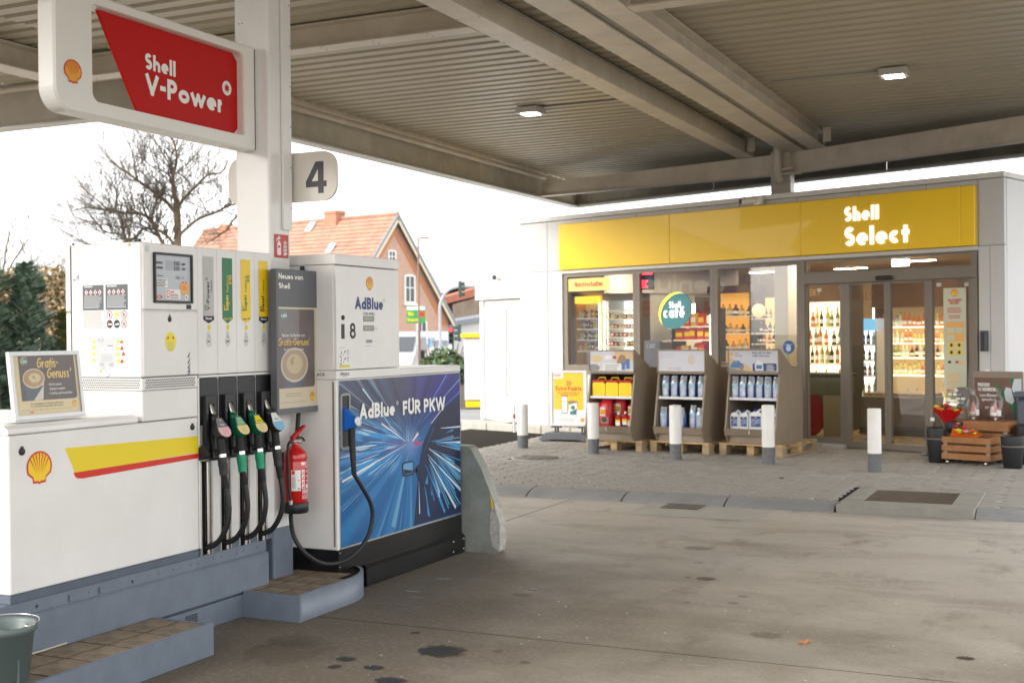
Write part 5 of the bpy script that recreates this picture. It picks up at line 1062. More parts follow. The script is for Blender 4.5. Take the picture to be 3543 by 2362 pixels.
# mirror
m_.flat(rrect(7.245, 7.40, .648, .748, .02, 4, (.03, .01, .02, .03)), F_, .0014, 0); m_.flat(rrect(7.257, 7.388, .662, .738, .015, 4, (.02, .01, .01, .02)), F_, .0018, 5); m_.flat([(7.26, .70), (7.385, .68), (7.385, .665), (7.265, .665)], F_, .0021, 1); m_.flat([(7.4, .69), (7.45, .685), (7.45, .66), (7.4, .66)], F_, .0014, 0)
m_.flat([(7.43, .70), (7.50, .72), (7.61, .65), (7.62, .58), (7.585, .545), (7.53, .56), (7.44, .64)], F_, .0014, 0); m_.flat([(7.56, .57), (7.6, .56), (7.6, .63)], F_, .0018, 4)
obj('panel_artwork', m_, [M('ink black', (.010, .022, .07), .3), M('ink night blue', (.010, .018, .055), .3), M('ink white blue', (.55, .75, .9), .3), M('ink warm white', (.85, .80, .76), .3), M('ink blue', (.04, .28, .62), .3), M('ink steel blue', (.13, .35, .55), .3), M('ink magenta', (.55, .06, .16), .3)], ad)
m_ = MB(); F_ = FX(AX+.0052)
textw(m_, F_, 'AdBlue', 6.708, 7.15, 1.074, .098, .235); L1 = .442; m_.ring(ell(7.185, 1.155, .014, .014, 16), ell(7.185, 1.155, .011, .011, 16), F_, .0008, .0012); text(m_, F_, 'R', 7.185, 1.148, .014, .16, .8, al='c'); obj('panel_lettering', m_, TXTW, ad); m_ = MB(); textw(m_, F_, 'FÜR PKW', 7.257, 7.866, 1.068, .096, .235); obj('panel_lettering', m_, TXTW, ad)
# upper door print
F_ = FX(AX+.0006); m_ = MB()
textw(m_, F_, 'AdBlue', 6.677, 7.02, 1.777, .078, .235, 0); m_.ring(ell(7.03, 1.84, .010, .010, 16), ell(7.03, 1.84, .008, .008, 16), F_, .0008, .0012, 0); textw(m_, F_, 'VON SHELL', 6.772, 6.917, 1.741, .018, .16, 0)
DM = [NAVY, M('emblem yellow', (.82, .5, .01), .4), RED2, TXTK, M('lcd green', (.34, .36, .27), .3), LTG, M('lcd mauve', (.25, .23, .26), .3), PW, MATS['sticker yellow']]
obj('door_lettering', m_, DM, ad); m_ = MB(); pecten(m_, F_, 6.855, 1.945, .088, 1, 2, .0006); obj('scallop_emblem', m_, DM, ad); m_ = MB()
textw(m_, F_, '8', 6.612, 6.68, 1.59, .1, .17, 3); obj('pump_number', m_, DM, ad); m_ = MB()
for z, w in ((1.70, .125), (1.64, .125)): m_.ring([(6.775, z), (6.775+w, z), (6.775+w, z+.034), (6.775, z+.034)], [(6.778, z+.003), (6.772+w, z+.003), (6.772+w, z+.031), (6.778, z+.031)], F_, 0, .002, 3); m_.rect(F_, 6.778, 6.772+w, z+.003, z+.031, .0008, 4); text(m_, F_, '0,00', 6.835, z+.007, .02, .11, .9, 5, .0012)
m_.rect(F_, 6.805, 6.88, 1.562, 1.582, .0008, 6); text(m_, F_, '€', 6.915, 1.71, .014, .14, .8, 5); text(m_, F_, 'Liter', 6.915, 1.648, .014, .14, .8, 5); text(m_, F_, '€/L', 6.915, 1.565, .012, .14, .8, 5); greek(m_, F_, 6.79, 6.89, 1.545, 1, .01, .004, 5)
obj('meter_window', m_, DM, ad); m_ = MB(); m_.rect(F_, 6.485, 6.61, 1.408, 1.54, .0005, 7); greek(m_, F_, 6.492, 6.56, 1.536, 1, .01, .004, 5); m_.rect(F_, 6.487, 6.608, 1.409, 1.428, .001, 8); greek(m_, F_, 6.492, 6.6, 1.425, 3, .0055, .0022, 5, .0014, .1)
for z in (1.478, 1.434): m_.flat([(6.50, z+.008), (6.507, z+.01), (6.518, z+.034), (6.512, z+.036)], F_, .001, 3); m_.flat([(6.525, z+.005), (6.535, z+.005), (6.557, z+.034), (6.548, z+.036)], F_, .001, 5); m_.flat([(6.545, z+.03), (6.558, z+.042), (6.562, z+.028)], F_, .0013, 0); greek(m_, F_, 6.572, 6.605, z+.045, 5, .0075, .003, 6, .001); m_.rect(F_, 6.492, 6.515, z-.003, z+.003, .001, 0)
obj('instruction_sticker', m_, DM, ad)
m_ = MB(); m_.lathe([(.015, 0), (.015, .006), (.011, .008)], (AX, 6.533, 1.722), 18, ax=(1, 0, 0)); m_.lathe([(.006, .008), (.0, .010)], (AX, 6.533, 1.722), 12, ax=(1, 0, 0)); obj('call_button', m_, BLACK, ad)
m_ = MB(); m_.box(AX, AX+.004, 6.514, 6.549, 1.59, 1.682, b=.002); obj('card_slot', m_, BLACK, ad)
F_ = FX(AX+.0025); m_ = MB(); text(m_, F_, 'FLACO', 6.515, 1.36, .019, .2, 1.1, 0); m_.flat([(6.497, 1.36), (6.503, 1.36), (6.505, 1.372), (6.512, 1.38), (6.499, 1.38), (6.496, 1.37)], F_, .0008, 1); greek(m_, F_, 6.518, 6.58, 1.354, 1, .005, .002, 0, .0008)
F_ = FY(y0-.0025); text(m_, F_, 'FLACO', -4.37, 1.36, .019, .2, 1.1, 0); m_.flat([(-4.397, 1.358), (-4.389, 1.358), (-4.386, 1.37), (-4.378, 1.38), (-4.396, 1.38), (-4.4, 1.37)], F_, .0008, 1)
obj('maker_print', m_, [TXTK, NAVY], ad)
# nozzle pocket, nozzle and hose
m_ = MB(); F_ = FX(AX+.0052); m_.ring(rrect(6.486, 6.596, .895, 1.25, .02, 4), rrect(6.5, 6.582, .915, 1.235, .012, 4), F_, -.004, .006); m_.prism(rrect(6.5, 6.582, .915, 1.235, .012, 4), F_, -.0035, -.0005, 1); obj('nozzle_pocket', m_, [M('pocket grey', (.28, .29, .30), .4), BLACK], ad)
t = thing('adblue_nozzle', 'blue nozzle with black grip parked beside the street print panel', 'nozzle', (-4.17, 6.53, 1.05), ab=True)
X = AX; yy = 6.532; BLU = M('nozzle blue', (.006, .13, .55), .35)
m_ = MB(); m_.prism([(-.0, 1.16), (.025, 1.15), (.055, 1.115), (.1, 1.1), (.112, 1.075), (.1, 1.045), (.06, 1.035), (.03, 1.02), (.0, 1.01)], Fr((X, yy, 0), (1, 0, 0), (0, 0, 1)), -.022, .022); obj('body', m_, BLU, t)
m_ = MB(); m_.lathe([(.03, 0), (.03, .01), (.0, .012)], (X+.10, yy, 1.075), 20, ax=(1, 0, .25)); obj('cap_label', m_, PW, t)
m_ = MB(); m_.tube([(X+.06, yy, 1.04), (X+.055, yy+.005, .95), (X+.06, yy+.01, .83)], [.022, .021, .019], 12); m_.tube([(X+.06, yy+.01, .83), (X+.063, yy+.015, .74)], .0155, 10)
for q in range(7): m_.tube([(X+.06+q*.0005, yy+.01+.0008*q, .825-.012*q), (X+.06, yy+.01+.0008*q, .819-.012*q)], .0185, 10)
obj('grip', m_, BLACK, t)
m_ = MB(); m_.tube(smooth([(-4.142, 6.545, .745), (-4.12, 6.60, .66), (-4.105, 6.675, .55), (-4.105, 6.695, .45), (-4.12, 6.64, .32), (-4.15, 6.47, .228), (-4.2, 6.31, .222), (-4.25, 6.19, .29), (-4.31, 6.14, .40), (-4.37, 6.19, .52), (-4.41, 6.27, .62), (-4.42, 6.31, .85), (-4.415, 6.345, 1.12), (-4.42, 6.42, 1.6), (-4.44, 6.44, 2.045)], 6), .0135, 10); obj('hose', m_, RUBBER, t)
# crash block: galvanised wedge
wd_ = thing('crash_block', 'tapered galvanised grey protective block with chipped scraped corner', 'guard block', (-4.05, 8.2, 0), ab=True)
F_ = FY(8.14); m_ = MB(); pts = [(-4.35, 0), (-3.9, 0), (-3.88, .02), (-3.885, .17), (-3.915, .37), (-4.02, .62), (-4.105, .765), (-4.13, .785), (-4.35, .785)]
m_.prism([(a-.03, b) for a, b in pts], F_, -.11, 0); obj('body', m_, M('weathered zinc', (.27, .29, .27), .5, .15, var=.25, vs=4, bump=.15, bs=60, var2=(.20, .205, .17)), wd_)
m_ = MB(); nz_ = [(-3.915, .37), (-3.9, .3), (-3.875, .25), (-3.868, .1), (-3.88, .02), (-3.93, .05), (-3.955, .15), (-3.95, .28)]
m_.prism([(a-.03, b) for a, b in nz_], F_, -.105, .004); obj('scraped_corner', m_, M('bare concrete chip', (.42, .41, .37), .8, var=.3, vs=25, bump=.8, bs=60), wd_)
m_ = MB(); m_.flat([(-3.975, .44), (-3.955, .38), (-3.948, .33), (-3.965, .33), (-3.97, .38)], F_, .006); obj('paint_remnant', m_, YELS, wd_)
# bucket
bk = thing('bucket', 'grey green plastic squeegee bucket standing on the tiled step', 'bucket', (-4.12, 3.75, .162))
GB = M('bucket plastic', (.11, .145, .14), .4, bump=.1, bs=200); bx = Vector((0, 0, 0))
m_ = MB(); m_.lathe([(.104, 0), (.108, .006), (.110, .03), (.116, .032), (.138, .225), (.149, .228), (.150, .25), (.145, .257), (.139, .255), (.134, .242), (.112, .02), (0, .018)], bx, 36); obj('shell', m_, GB, bk)
m_ = MB(); m_.box(-.125, .125, -.02, -.014, .03, .235); obj('divider', m_, GB, bk)
m_ = MB(); m_.tube([(.155*math.cos(a*PI/16), .158*math.sin(a*PI/16), .258+.006*math.sin(a*PI/16)) for a in range(0, 17)], .0028, 6); m_.lathe([(.011, 0), (.008, .008)], (.145, .01, .26), 12, ax=(1, 0, 0)); m_.lathe([(.011, 0), (.008, .008)], (-.145, .01, .26), 12, ax=(-1, 0, 0)); obj('bail_handle', m_, CHROME, bk)
# ================================================================ SHOP (local frame: x along the front, y inwards, z up)
SRZ = math.atan2(SS.y, SS.x)
def SL_(s, t, z=0): return P0+SS*s+SN*t+Vector((0, 0, z))
shop = thing('shop_building', 'white single storey filling station shop with yellow sign band and wide windows', 'shop', P0, SRZ)
def so(name, m_, mat, par=None, **k): return obj(name, m_, mat, par or shop, **k)
ZP = .06
# facade cassettes
seams = [-7.105, -6.48, -5.55, -4.63, -3.70, -2.78, -1.85, -.93, 0, .66, .985]
for a, b_ in zip(seams[:-1], seams[1:]):
    m_ = MB(); m_.box(a+.004, b_-.004, .03, .09, 2.63, 3.43, b=.004)
    n_ = int((b_-a-.03)/.032)
    for i in range(n_): m_.box(a+.018+i*.032, a+.03+i*.032, .027, .031, 2.64, 3.42)
    so('facade_panel', m_, WALLW)
for a, b_ in ((-7.105, -6.48), (-6.476, -6.16)): m_ = MB(); m_.box(a+.004, b_-.002, .03, .09, .12, 2.626, b=.004); so('facade_panel', m_, WALLW)
m_ = MB(); m_.box(.66, .80, .03, .09, .08, 2.626, b=.004); m_.box(.804, .982, .03, .09, .08, 2.626, b=.004); so('facade_panel', m_, WALLW)
m_ = MB(); m_.box(-7.115, .995, -.01, .1, 3.435, 3.505, b=.006); m_.box(.9, .995, .1, 6.6, 3.435, 3.505, b=.006); so('roof_edge_trim', m_, M('trim grey white', (.66, .65, .62), .4))
for i in range(6): m_ = MB(); m_.box(.93, .985, .092+i*1.08, .092+i*1.08+1.074, .08, 3.43, b=.004); so('side_panel', m_, WALLW)
m_ = MB(); m_.box(-7.1, -7.04, .09, 6.5, .05, 3.43); m_.box(-7.1, .93, 6.44, 6.5, .05, 3.43); so('rear_wall', m_, M('inner wall cream', (.62, .50, .32), .7))
m_ = MB(); m_.box(-7.1, .98, .1, 6.5, 3.44, 3.49); so('roof_slab', m_, MATS['roofing felt'])
m_ = MB(); m_.box(-7.1, -1.2, .0, .3, .0, .12, b=.01); m_.box(.56, 1.0, .0, .3, .0, .11, b=.01); m_.box(-1.42, -1.12, -.12, .02, .05, .12, b=.015); so('plinth', m_, M('plinth concrete', (.4, .38, .34), .7, var=.15))
m_ = MB(); m_.box(-6.15, .66, .0, .1, 2.575, 2.628, b=.004); so('lintel_trim', m_, M('trim silver', (.62, .62, .60), .35))
# sign band
for a, b_ in ((-6.157, -3.955), (-3.953, -1.752), (-1.75, .471), (.473, .652)):
    m_ = MB(); m_.box(a, b_, -.045, .026, 2.632, 3.362, b=.008); so('sign_panel', m_, YELS)
LITW = M('lit letter white', (1, .96, .88), .4, emit=.4)
m_ = MB(); textw(m_, FY(-.046), 'Shell', -1.093, -.603, 3.042, .19, .25, d=.006); textw(m_, FY(-.046), 'Select', -1.094, -.186, 2.722, .245, .25, d=.006); so('sign_lettering', m_, LITW)
# window frames
def frame(name, a0, a1, b0, b1, w=.055, y0=.035, y1=.105, mat=BRONZE, ws=None):
    l, r, bt, tp = ws or (w, w, w, w)
    m_ = MB(); F_ = FY(y0); m_.ring([(a0, b0), (a1, b0), (a1, b1), (a0, b1)], [(a0+l, b0+bt), (a1-r, b0+bt), (a1-r, b1-tp), (a0+l, b1-tp)], F_, -(y1-y0), 0); return so(name, m_, mat)
def pane(par, a0, a1, b0, b1, y=.07, mat=GLASS): m_ = MB(); m_.rect(FY(y), a0, a1, b0, b1); return so('pane', m_, mat, par)
WB = 1.03
for a0, a1 in ((-6.125, -4.66), (-4.66, -3.238), (-3.238, -1.81)):
    f = frame('window', a0+.002, a1-.002, WB, 2.573, .062, ws=(.07, .055, .095 if a0 < -5 else .06, .055)); pane(f, a0+.05, a1-.04, WB+.05, 2.53)
m_ = MB(); m_.box(-6.125, -1.81, .045, .1, .1, WB-.003, b=.004); so('sill_panel', m_, BRONZE)
m_ = MB(); m_.box(-1.808, -1.735, .02, .12, .08, 2.573, b=.004); so('post', m_, BRONZE)
f = frame('window', -1.733, .64, 2.40, 2.573, .02, ws=(.02, .03, .01, .03)); pane(f, -1.72, .62, 2.405, 2.55)
m_ = MB(); m_.box(-1.733, .64, .0, .13, 2.245, 2.398, b=.006); so('door_header', m_, BRONZE)
m_ = MB(); m_.box(-.68, -.43, -.04, -.002, 2.262, 2.315, b=.018); so('door_sensor', m_, BLACK)
m_ = MB(); m_.box(.565, .645, .02, .12, .075, 2.573, b=.004); so('post', m_, BRONZE)
f = frame('side_light', -1.733, -1.16, .1, 2.243, .03, ws=(.02, .06, .1, .01)); pane(f, -1.72, -1.2, .15, 2.24)
f = frame('side_light', -.0, .563, .09, 2.243, .03, ws=(.06, .03, .06, .01)); pane(f, .03, .55, .12, 2.24)
for k, (a0, a1) in enumerate(((-1.158, -.548), (-.544, -.002))):
    f = frame('sliding_door', a0, a1, .082, 2.24, .05, ws=(.075 if k == 0 else .04, .04, .08, .02)); pane(f, a0+.03, a1-.03, .12, 2.23)
for (x, z) in ((-1.55, 2.17), (-1.22, 2.19), (.13, 2.18), (.49, 2.17)): m_ = MB(); m_.box(x-.03, x+.03, .08, .084, z-.025, z+.02); so('door_tag', m_, PW)
m_ = MB(); m_.box(-7.03, .92, .12, 6.44, .05, .088); so('shop_floor', m_, M('warm floor tiles', (.33, .25, .15), .25, var=.15, vs=3))
m_ = MB(); m_.box(-7.03, .92, .12, 6.44, 2.72, 2.76); so('shop_ceiling', m_, M('shop ceiling', (.36, .25, .13), .6))
m_ = MB(); m_.box(-2.45, -2.39, 1.3, 6.4, .09, 2.71); so('partition_wall', m_, M('partition cream', (.66, .60, .42), .6)) if 0 else None
# decals on the glass
m_ = MB(); F_ = FY(.055); m_.rect(F_, -6.05, -5.2, 2.29, 2.49); so('night_counter_sign', m_, M('pale yellow sign', (.86, .70, .2), .5, emit=0))
m_ = MB(); text(m_, F_, 'Nachtschalter', -5.91, 2.355, .085, .15, .85, d=.004); so('night_counter_lettering', m_, RED2)
m_ = MB(); m_.rect(FY(.055), .2, .49, .905, 2.13, 0); F_ = FY(.053)
pecten(m_, F_, .345, 2.07, .09, 2, 1); text(m_, F_, 'WILLKOMMEN', .345, 1.965, .03, .16, .75, 1, al='c'); text(m_, F_, 'BEI SHELL', .345, 1.93, .03, .16, .75, 1, al='c'); greek(m_, F_, .25, .45, 1.885, 3, .024, .011, 1); greek(m_, F_, .27, .43, 1.79, 2, .024, .011, 1)
m_.rect(F_, .23, .465, 1.47, 1.71, .001, 3); m_.rect(F_, .24, .34, 1.57, 1.64, .002, 0); m_.rect(F_, .355, .455, 1.57, 1.64, .002, 0); m_.rect(F_, .24, .34, 1.48, 1.55, .002, 0)
for i in range(2):
    for j in range(2): m_.rect(F_, .265+i*.1, .335+i*.1, 1.3+j*.09, 1.37+j*.09, .001, 2); m_.flat(ell(.3+i*.1, 1.335+j*.09, .018, .022, 10), F_, .002, 4)
for i in range(4): m_.rect(F_, .255+i*.048, .295+i*.048, 1.2, 1.23, .001, (4, 0, 1, 3)[i])
greek(m_, F_, .24, .44, 1.08, 4, .02, .009, 3); greek(m_, F_, .24, .42, .985, 3, .02, .009, 3)
so('welcome_notice', m_, [M('notice green white', (.60, .62, .46), .5), RED2, YEL, MATS['sticker orange'], TXTK])
m_ = MB(); F_ = FY(.054)
for r_, (n_, a) in enumerate(((2, .27), (3, .25), (4, .23), (4, .22))):
    for i in range(n_): m_.rect(F_, a+i*.062, a+.05+i*.062, .85-r_*.05, .88-r_*.05, 0, (0 if (i+r_) % 3 else 1))
so('card_stickers', m_, [PW, M('sticker blue grey', (.3, .35, .45), .5)])
m_ = MB(); F_ = FY(.05); m_.prism(ell(-2.01, 1.40, .09, .09, 28), F_, 0, .004); m_.flat(ell(-2.01, 1.385, .04, .045, 20), F_, .006, 1); m_.rect(F_, -2.07, -1.95, 1.43, 1.44, .006, 1); so('blue_round_sticker', m_, [M('sticker mid blue', (.02, .10, .35), .5), M('sticker pale', (.5, .6, .6), .5)])
m_ = MB(); m_.box(-5.69, -5.38, .0, .044, .62, .97, b=.006); m_.box(-5.67, -5.40, -.008, .0, .65, .93, b=.004); so('night_drawer', m_, M('drawer white', (.75, .76, .76), .35))
m_ = MB(); m_.box(.69, .78, -.02, .028, 1.35, 1.6, b=.006); m_.box(.71, .745, -.026, -.02, 1.36, 1.58, 1, b=.003); so('door_keypad', m_, [DKG, BLACK]); m_ = MB(); m_.box(.74, .80, .0, .028, 1.02, 1.13, b=.004); so('door_switch', m_, PW)
# camera on the facade
t = thing('security_camera', 'white bullet camera with black front on the shop roof edge above the yellow band', 'camera', SL_(-2.5, -.1, 3.4), SRZ)
m_ = MB(); m_.box(.04, .16, .0, .09, -.03, .08, b=.01); obj('mount', m_, WHITE2, t)
m_ = MB(); m_.tube([(.08, .0, .03), (-.02, -.13, .015), (-.05, -.17, .01)], [.035, .038, .036], 12); obj('housing', m_, WHITE2, t)
m_ = MB(); m_.tube([(-.05, -.17, .01), (-.062, -.186, .008)], .037, 14); obj('lens_front', m_, BLACK, t)
m_ = MB(); m_.tube(smooth([(-.03, -.1, .05), (-.05, -.08, .13), (.02, .0, .15), (.06, .04, .1)]), .005, 6); obj('cable', m_, BLACK, t)
# hanging cafe disc
t = thing('cafe_disc_sign', 'teal round café sign with yellow crescent hanging behind the middle window', 'sign', SL_(-4.0, .14, 1.94), SRZ)
Fd = FY(0); m_ = MB(); m_.prism(ell(0, 0, .31, .255, 40, .5), Fd, -.02, 0); obj('disc', m_, M('disc teal', (.02, .18, .19), .4, emit=.25), t)
m_ = MB(); o_ = [(.315*math.cos(a), .262*math.sin(a)) for a in [math.radians(x) for x in range(35, 196, 8)]]; i_ = [(.315*math.cos(a)*(1-.17*math.sin(math.radians((i)*9))), .262*math.sin(a)*(1-.17*math.sin(math.radians(i*9)))) for i, a in enumerate([math.radians(x) for x in range(35, 196, 8)])]
rt = lambda P: [(x*math.cos(.5)-y*math.sin(.5), x*math.sin(.5)+y*math.cos(.5)) for x, y in P]
o_, i_ = rt(o_), rt(i_); m_.add([Fd.p(a, b, .004) for a, b in o_]+[Fd.p(a, b, .004) for a, b in i_], [[i, i+1, len(o_)+i+1, len(o_)+i] for i in range(len(o_)-1)]); obj('crescent', m_, M('crescent yellow', (1, .8, .03), .4, emit=.9), t)
m_ = MB(); text(m_, Fd, 'Shell', -.11, .045, .095, .2, .85, d=.006); text(m_, Fd, 'café', -.02, -.1, .17, .2, .9, d=.006, al='c'); obj('lettering', m_, M('lit disc letter', (1, .98, .95), .4, emit=.6), t)
m_ = MB(); m_.box(-.12, -.118, .0, .002, .22, .6); m_.box(.1, .102, .0, .002, .22, .6); obj('wire', m_, ALU, t)
# small lit crescent sign further in
t = thing('small_cafe_sign', 'small dark café sign with glowing yellow crescent inside the shop', 'sign', SL_(-5.47, 2.95, 1.82), SRZ)
m_ = MB(); m_.prism(ell(0, 0, .19, .16, 32, .5), Fd, -.02, 0); obj('disc', m_, M('disc dark', (.05, .05, .04), .4), t)
m_ = MB(); m_.ring(rt([(x*.66, y*.66) for x, y in ell(0, 0, .315, .262, 32)]), rt([(x*.54, y*.56) for x, y in ell(.03, -.03, .315, .262, 32)]), Fd, -.01, .01); obj('crescent', m_, MATS['crescent yellow'], t)
m_ = MB(); text(m_, Fd, 'café', -.0, -.06, .09, .2, .85, d=.012, al='c'); obj('lettering', m_, MATS['lit disc letter'], t)

# ---------------------------------------------------------------- interior furniture
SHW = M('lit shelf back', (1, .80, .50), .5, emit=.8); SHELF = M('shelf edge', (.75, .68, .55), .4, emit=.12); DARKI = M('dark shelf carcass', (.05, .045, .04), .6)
YW = M('amber wall', (.35, .2, .05), .6); WOODB = M('walnut header', (.12, .07, .035), .6, var=.15, vs=3)
LED = M('led strip', (1, .93, .8), .4, emit=5)
def shelfunit(label, s, t_, w, d, z0, z1, rows, backm, edge=SHELF, header=None, carc=DARKI, name='shelf_unit', cat='shelf', led=None, ht=.12):
    t = thing(name, label, cat, SL_(s, t_), SRZ)
    m_ = MB(); m_.box(-w/2, w/2, d-.03, d, z0, z1, b=0); m_.box(-w/2-.03, -w/2, 0, d, z0, z1+ht); m_.box(w/2, w/2+.03, 0, d, z0, z1+ht); m_.box(-w/2, w/2, 0, d, .088, z0-.002); obj('carcass', m_, carc, t)
    m_ = MB(); m_.rect(FY(d-.032), -w/2, w/2, z0, z1); obj('back_panel', m_, backm, t)
    for z in rows: m_ = MB(); m_.box(-w/2+.002, w/2-.002, .0, d-.035, z-.022, z, b=.003); obj('shelf', m_, edge, t)
    if header is not None: m_ = MB(); m_.box(-w/2-.03, w/2+.03, -.01, d, z1+.001, z1+ht, b=.004); obj('header', m_, header, t)
    if led is not None: 
        for x in led: m_ = MB(); m_.box(x-.012, x+.012, -.012, -.002, z0, z1); obj('light_strip', m_, LED, t)
    return t
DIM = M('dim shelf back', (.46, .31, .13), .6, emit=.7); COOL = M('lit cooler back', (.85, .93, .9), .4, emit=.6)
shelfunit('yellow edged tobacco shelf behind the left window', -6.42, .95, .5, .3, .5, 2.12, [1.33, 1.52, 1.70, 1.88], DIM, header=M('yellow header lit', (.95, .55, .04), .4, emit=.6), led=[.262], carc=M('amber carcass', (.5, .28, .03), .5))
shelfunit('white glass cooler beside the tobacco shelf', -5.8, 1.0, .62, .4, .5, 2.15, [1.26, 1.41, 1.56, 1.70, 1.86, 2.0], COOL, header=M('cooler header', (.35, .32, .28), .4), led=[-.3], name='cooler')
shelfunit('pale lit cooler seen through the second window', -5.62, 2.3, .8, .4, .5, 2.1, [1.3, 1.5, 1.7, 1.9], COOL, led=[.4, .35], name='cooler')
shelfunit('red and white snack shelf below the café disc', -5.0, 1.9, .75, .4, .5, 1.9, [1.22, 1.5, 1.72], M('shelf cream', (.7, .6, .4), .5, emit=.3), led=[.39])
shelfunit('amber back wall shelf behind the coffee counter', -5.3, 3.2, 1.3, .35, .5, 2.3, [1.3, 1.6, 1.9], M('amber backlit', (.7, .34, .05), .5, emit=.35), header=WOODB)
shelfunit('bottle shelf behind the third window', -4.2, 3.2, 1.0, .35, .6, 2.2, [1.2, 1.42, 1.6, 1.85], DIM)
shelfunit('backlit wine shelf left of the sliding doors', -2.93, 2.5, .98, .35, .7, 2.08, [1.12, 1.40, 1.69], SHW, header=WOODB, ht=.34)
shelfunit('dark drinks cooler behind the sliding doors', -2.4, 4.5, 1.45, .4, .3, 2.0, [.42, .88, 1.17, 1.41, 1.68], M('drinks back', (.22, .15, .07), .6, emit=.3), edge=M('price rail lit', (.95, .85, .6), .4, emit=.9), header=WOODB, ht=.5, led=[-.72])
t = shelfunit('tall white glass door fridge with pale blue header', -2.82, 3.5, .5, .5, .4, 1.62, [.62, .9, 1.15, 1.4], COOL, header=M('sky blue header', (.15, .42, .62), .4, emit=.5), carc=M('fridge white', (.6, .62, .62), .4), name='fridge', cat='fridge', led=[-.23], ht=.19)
m_ = MB(); text(m_, FY(-.012), 'SEKT', -.28, 2.17, .11, .14, .9); 
t = thing('category_lettering', 'raised word SEKT on the walnut header of the wine shelf', 'lettering', SL_(-2.93, 2.5), SRZ); obj('letters', m_, M('letter brass', (.4, .28, .14), .4), t)
m_ = MB(); text(m_, FY(-.012), 'EISKALT', -1.25, 2.14, .13, .14, .95)
t = thing('category_lettering', 'raised word EISKALT on the walnut header above the drinks', 'lettering', SL_(-2.4, 4.48), SRZ); obj('letters', m_, MATS['letter brass'], t)
# counters
t = thing('side_counter', 'dark bistro counter inside the left side light, red oval beneath', 'counter', SL_(-2.1, 1.0), SRZ)
m_ = MB(); m_.box(-.5, .32, 0, .5, .97, 1.01, b=.006); m_.box(-.45, .3, .05, .45, .7, .968, 1); m_.box(.02, .3, .06, .4, .088, .7, 2); obj('body', m_, [DARKI, M('counter olive', (.12, .11, .05), .5), M('counter sand', (.34, .28, .16), .6)], t)
m_ = MB(); m_.prism(ell(-.2, .42, .2, .32, 28), FY(.1), -.02, 0); obj('red_oval', m_, M('dark red panel', (.3, .01, .01), .4), t)
t = thing('display_island', 'low dark merchandise island standing behind the sliding doors', 'display', SL_(-1.5, 2.0), SRZ)
m_ = MB(); m_.box(-.5, .5, 0, .6, .2, .66, b=.02); m_.box(-.52, .52, -.02, .62, .088, .2, 1); m_.box(-.48, .48, .02, .58, .66, .7, 2); obj('body', m_, [M('island brown', (.13, .10, .08), .5), DARKI, M('island goods', (.3, .2, .12), .6, var=.6, vs=20)], t)
t = thing('coffee_counter', 'long cream coffee counter running behind the windows', 'counter', SL_(-4.4, 1.45), SRZ)
m_ = MB(); m_.box(-1.0, 1.1, 0, .5, .088, 1.1); m_.box(-1.05, 1.15, -.03, .55, 1.102, 1.14, 1); obj('body', m_, [M('counter cream', (.5, .42, .28), .5), M('counter top dark', (.12, .1, .08), .3)], t)
t = thing('coffee_machine', 'grey coffee machine on the counter behind the first display rack', 'machine', SL_(-4.72, .5), SRZ)
m_ = MB(); m_.box(-.17, .17, 0, .3, 1.06, 1.5, b=.02); m_.box(-.2, .2, -.02, .32, .1, 1.058); obj('body', m_, M('machine slate', (.10, .10, .12), .4), t); m_ = MB(); text(m_, FY(-.003), 'SEGAFREDO'[:0]+'CAFE', -.02, 1.38, .07, .16, .8, al='c'); obj('lettering', m_, LTG, t)
t = thing('cream_pillar', 'plain cream square pillar between third window and entrance', 'pillar', SL_(-2.85, 1.2), SRZ)
m_ = MB(); m_.box(-.12, .12, 0, .24, .088, 2.715, b=.01); obj('shaft', m_, M('pillar cream', (.62, .55, .38), .6), t)
t = thing('globe_pendant', 'glowing amber globe pendant lamp behind the third window', 'lamp', SL_(-3.76, 2.0, 1.95), SRZ)
m_ = MB(); m_.ball((0, 0, 0), .11, 16); obj('globe', m_, M('amber globe', (.9, .5, .22), .3, emit=.35), t); m_ = MB(); m_.tube([(0, 0, .11), (0, 0, .76)], .006, 6); obj('cord', m_, BLACK, t); m_ = MB(); m_.lathe([(.03, .1), (.03, .14), (0, .15)], n=12); obj('cap', m_, BLACK, t)
m_ = MB(); m_.ball((0, 0, 0), .035, 10, sc=(1, 1, 1.4)); o = obj('bulb', m_, M('bulb lit', (1, .85, .6), .3, emit=12), t)
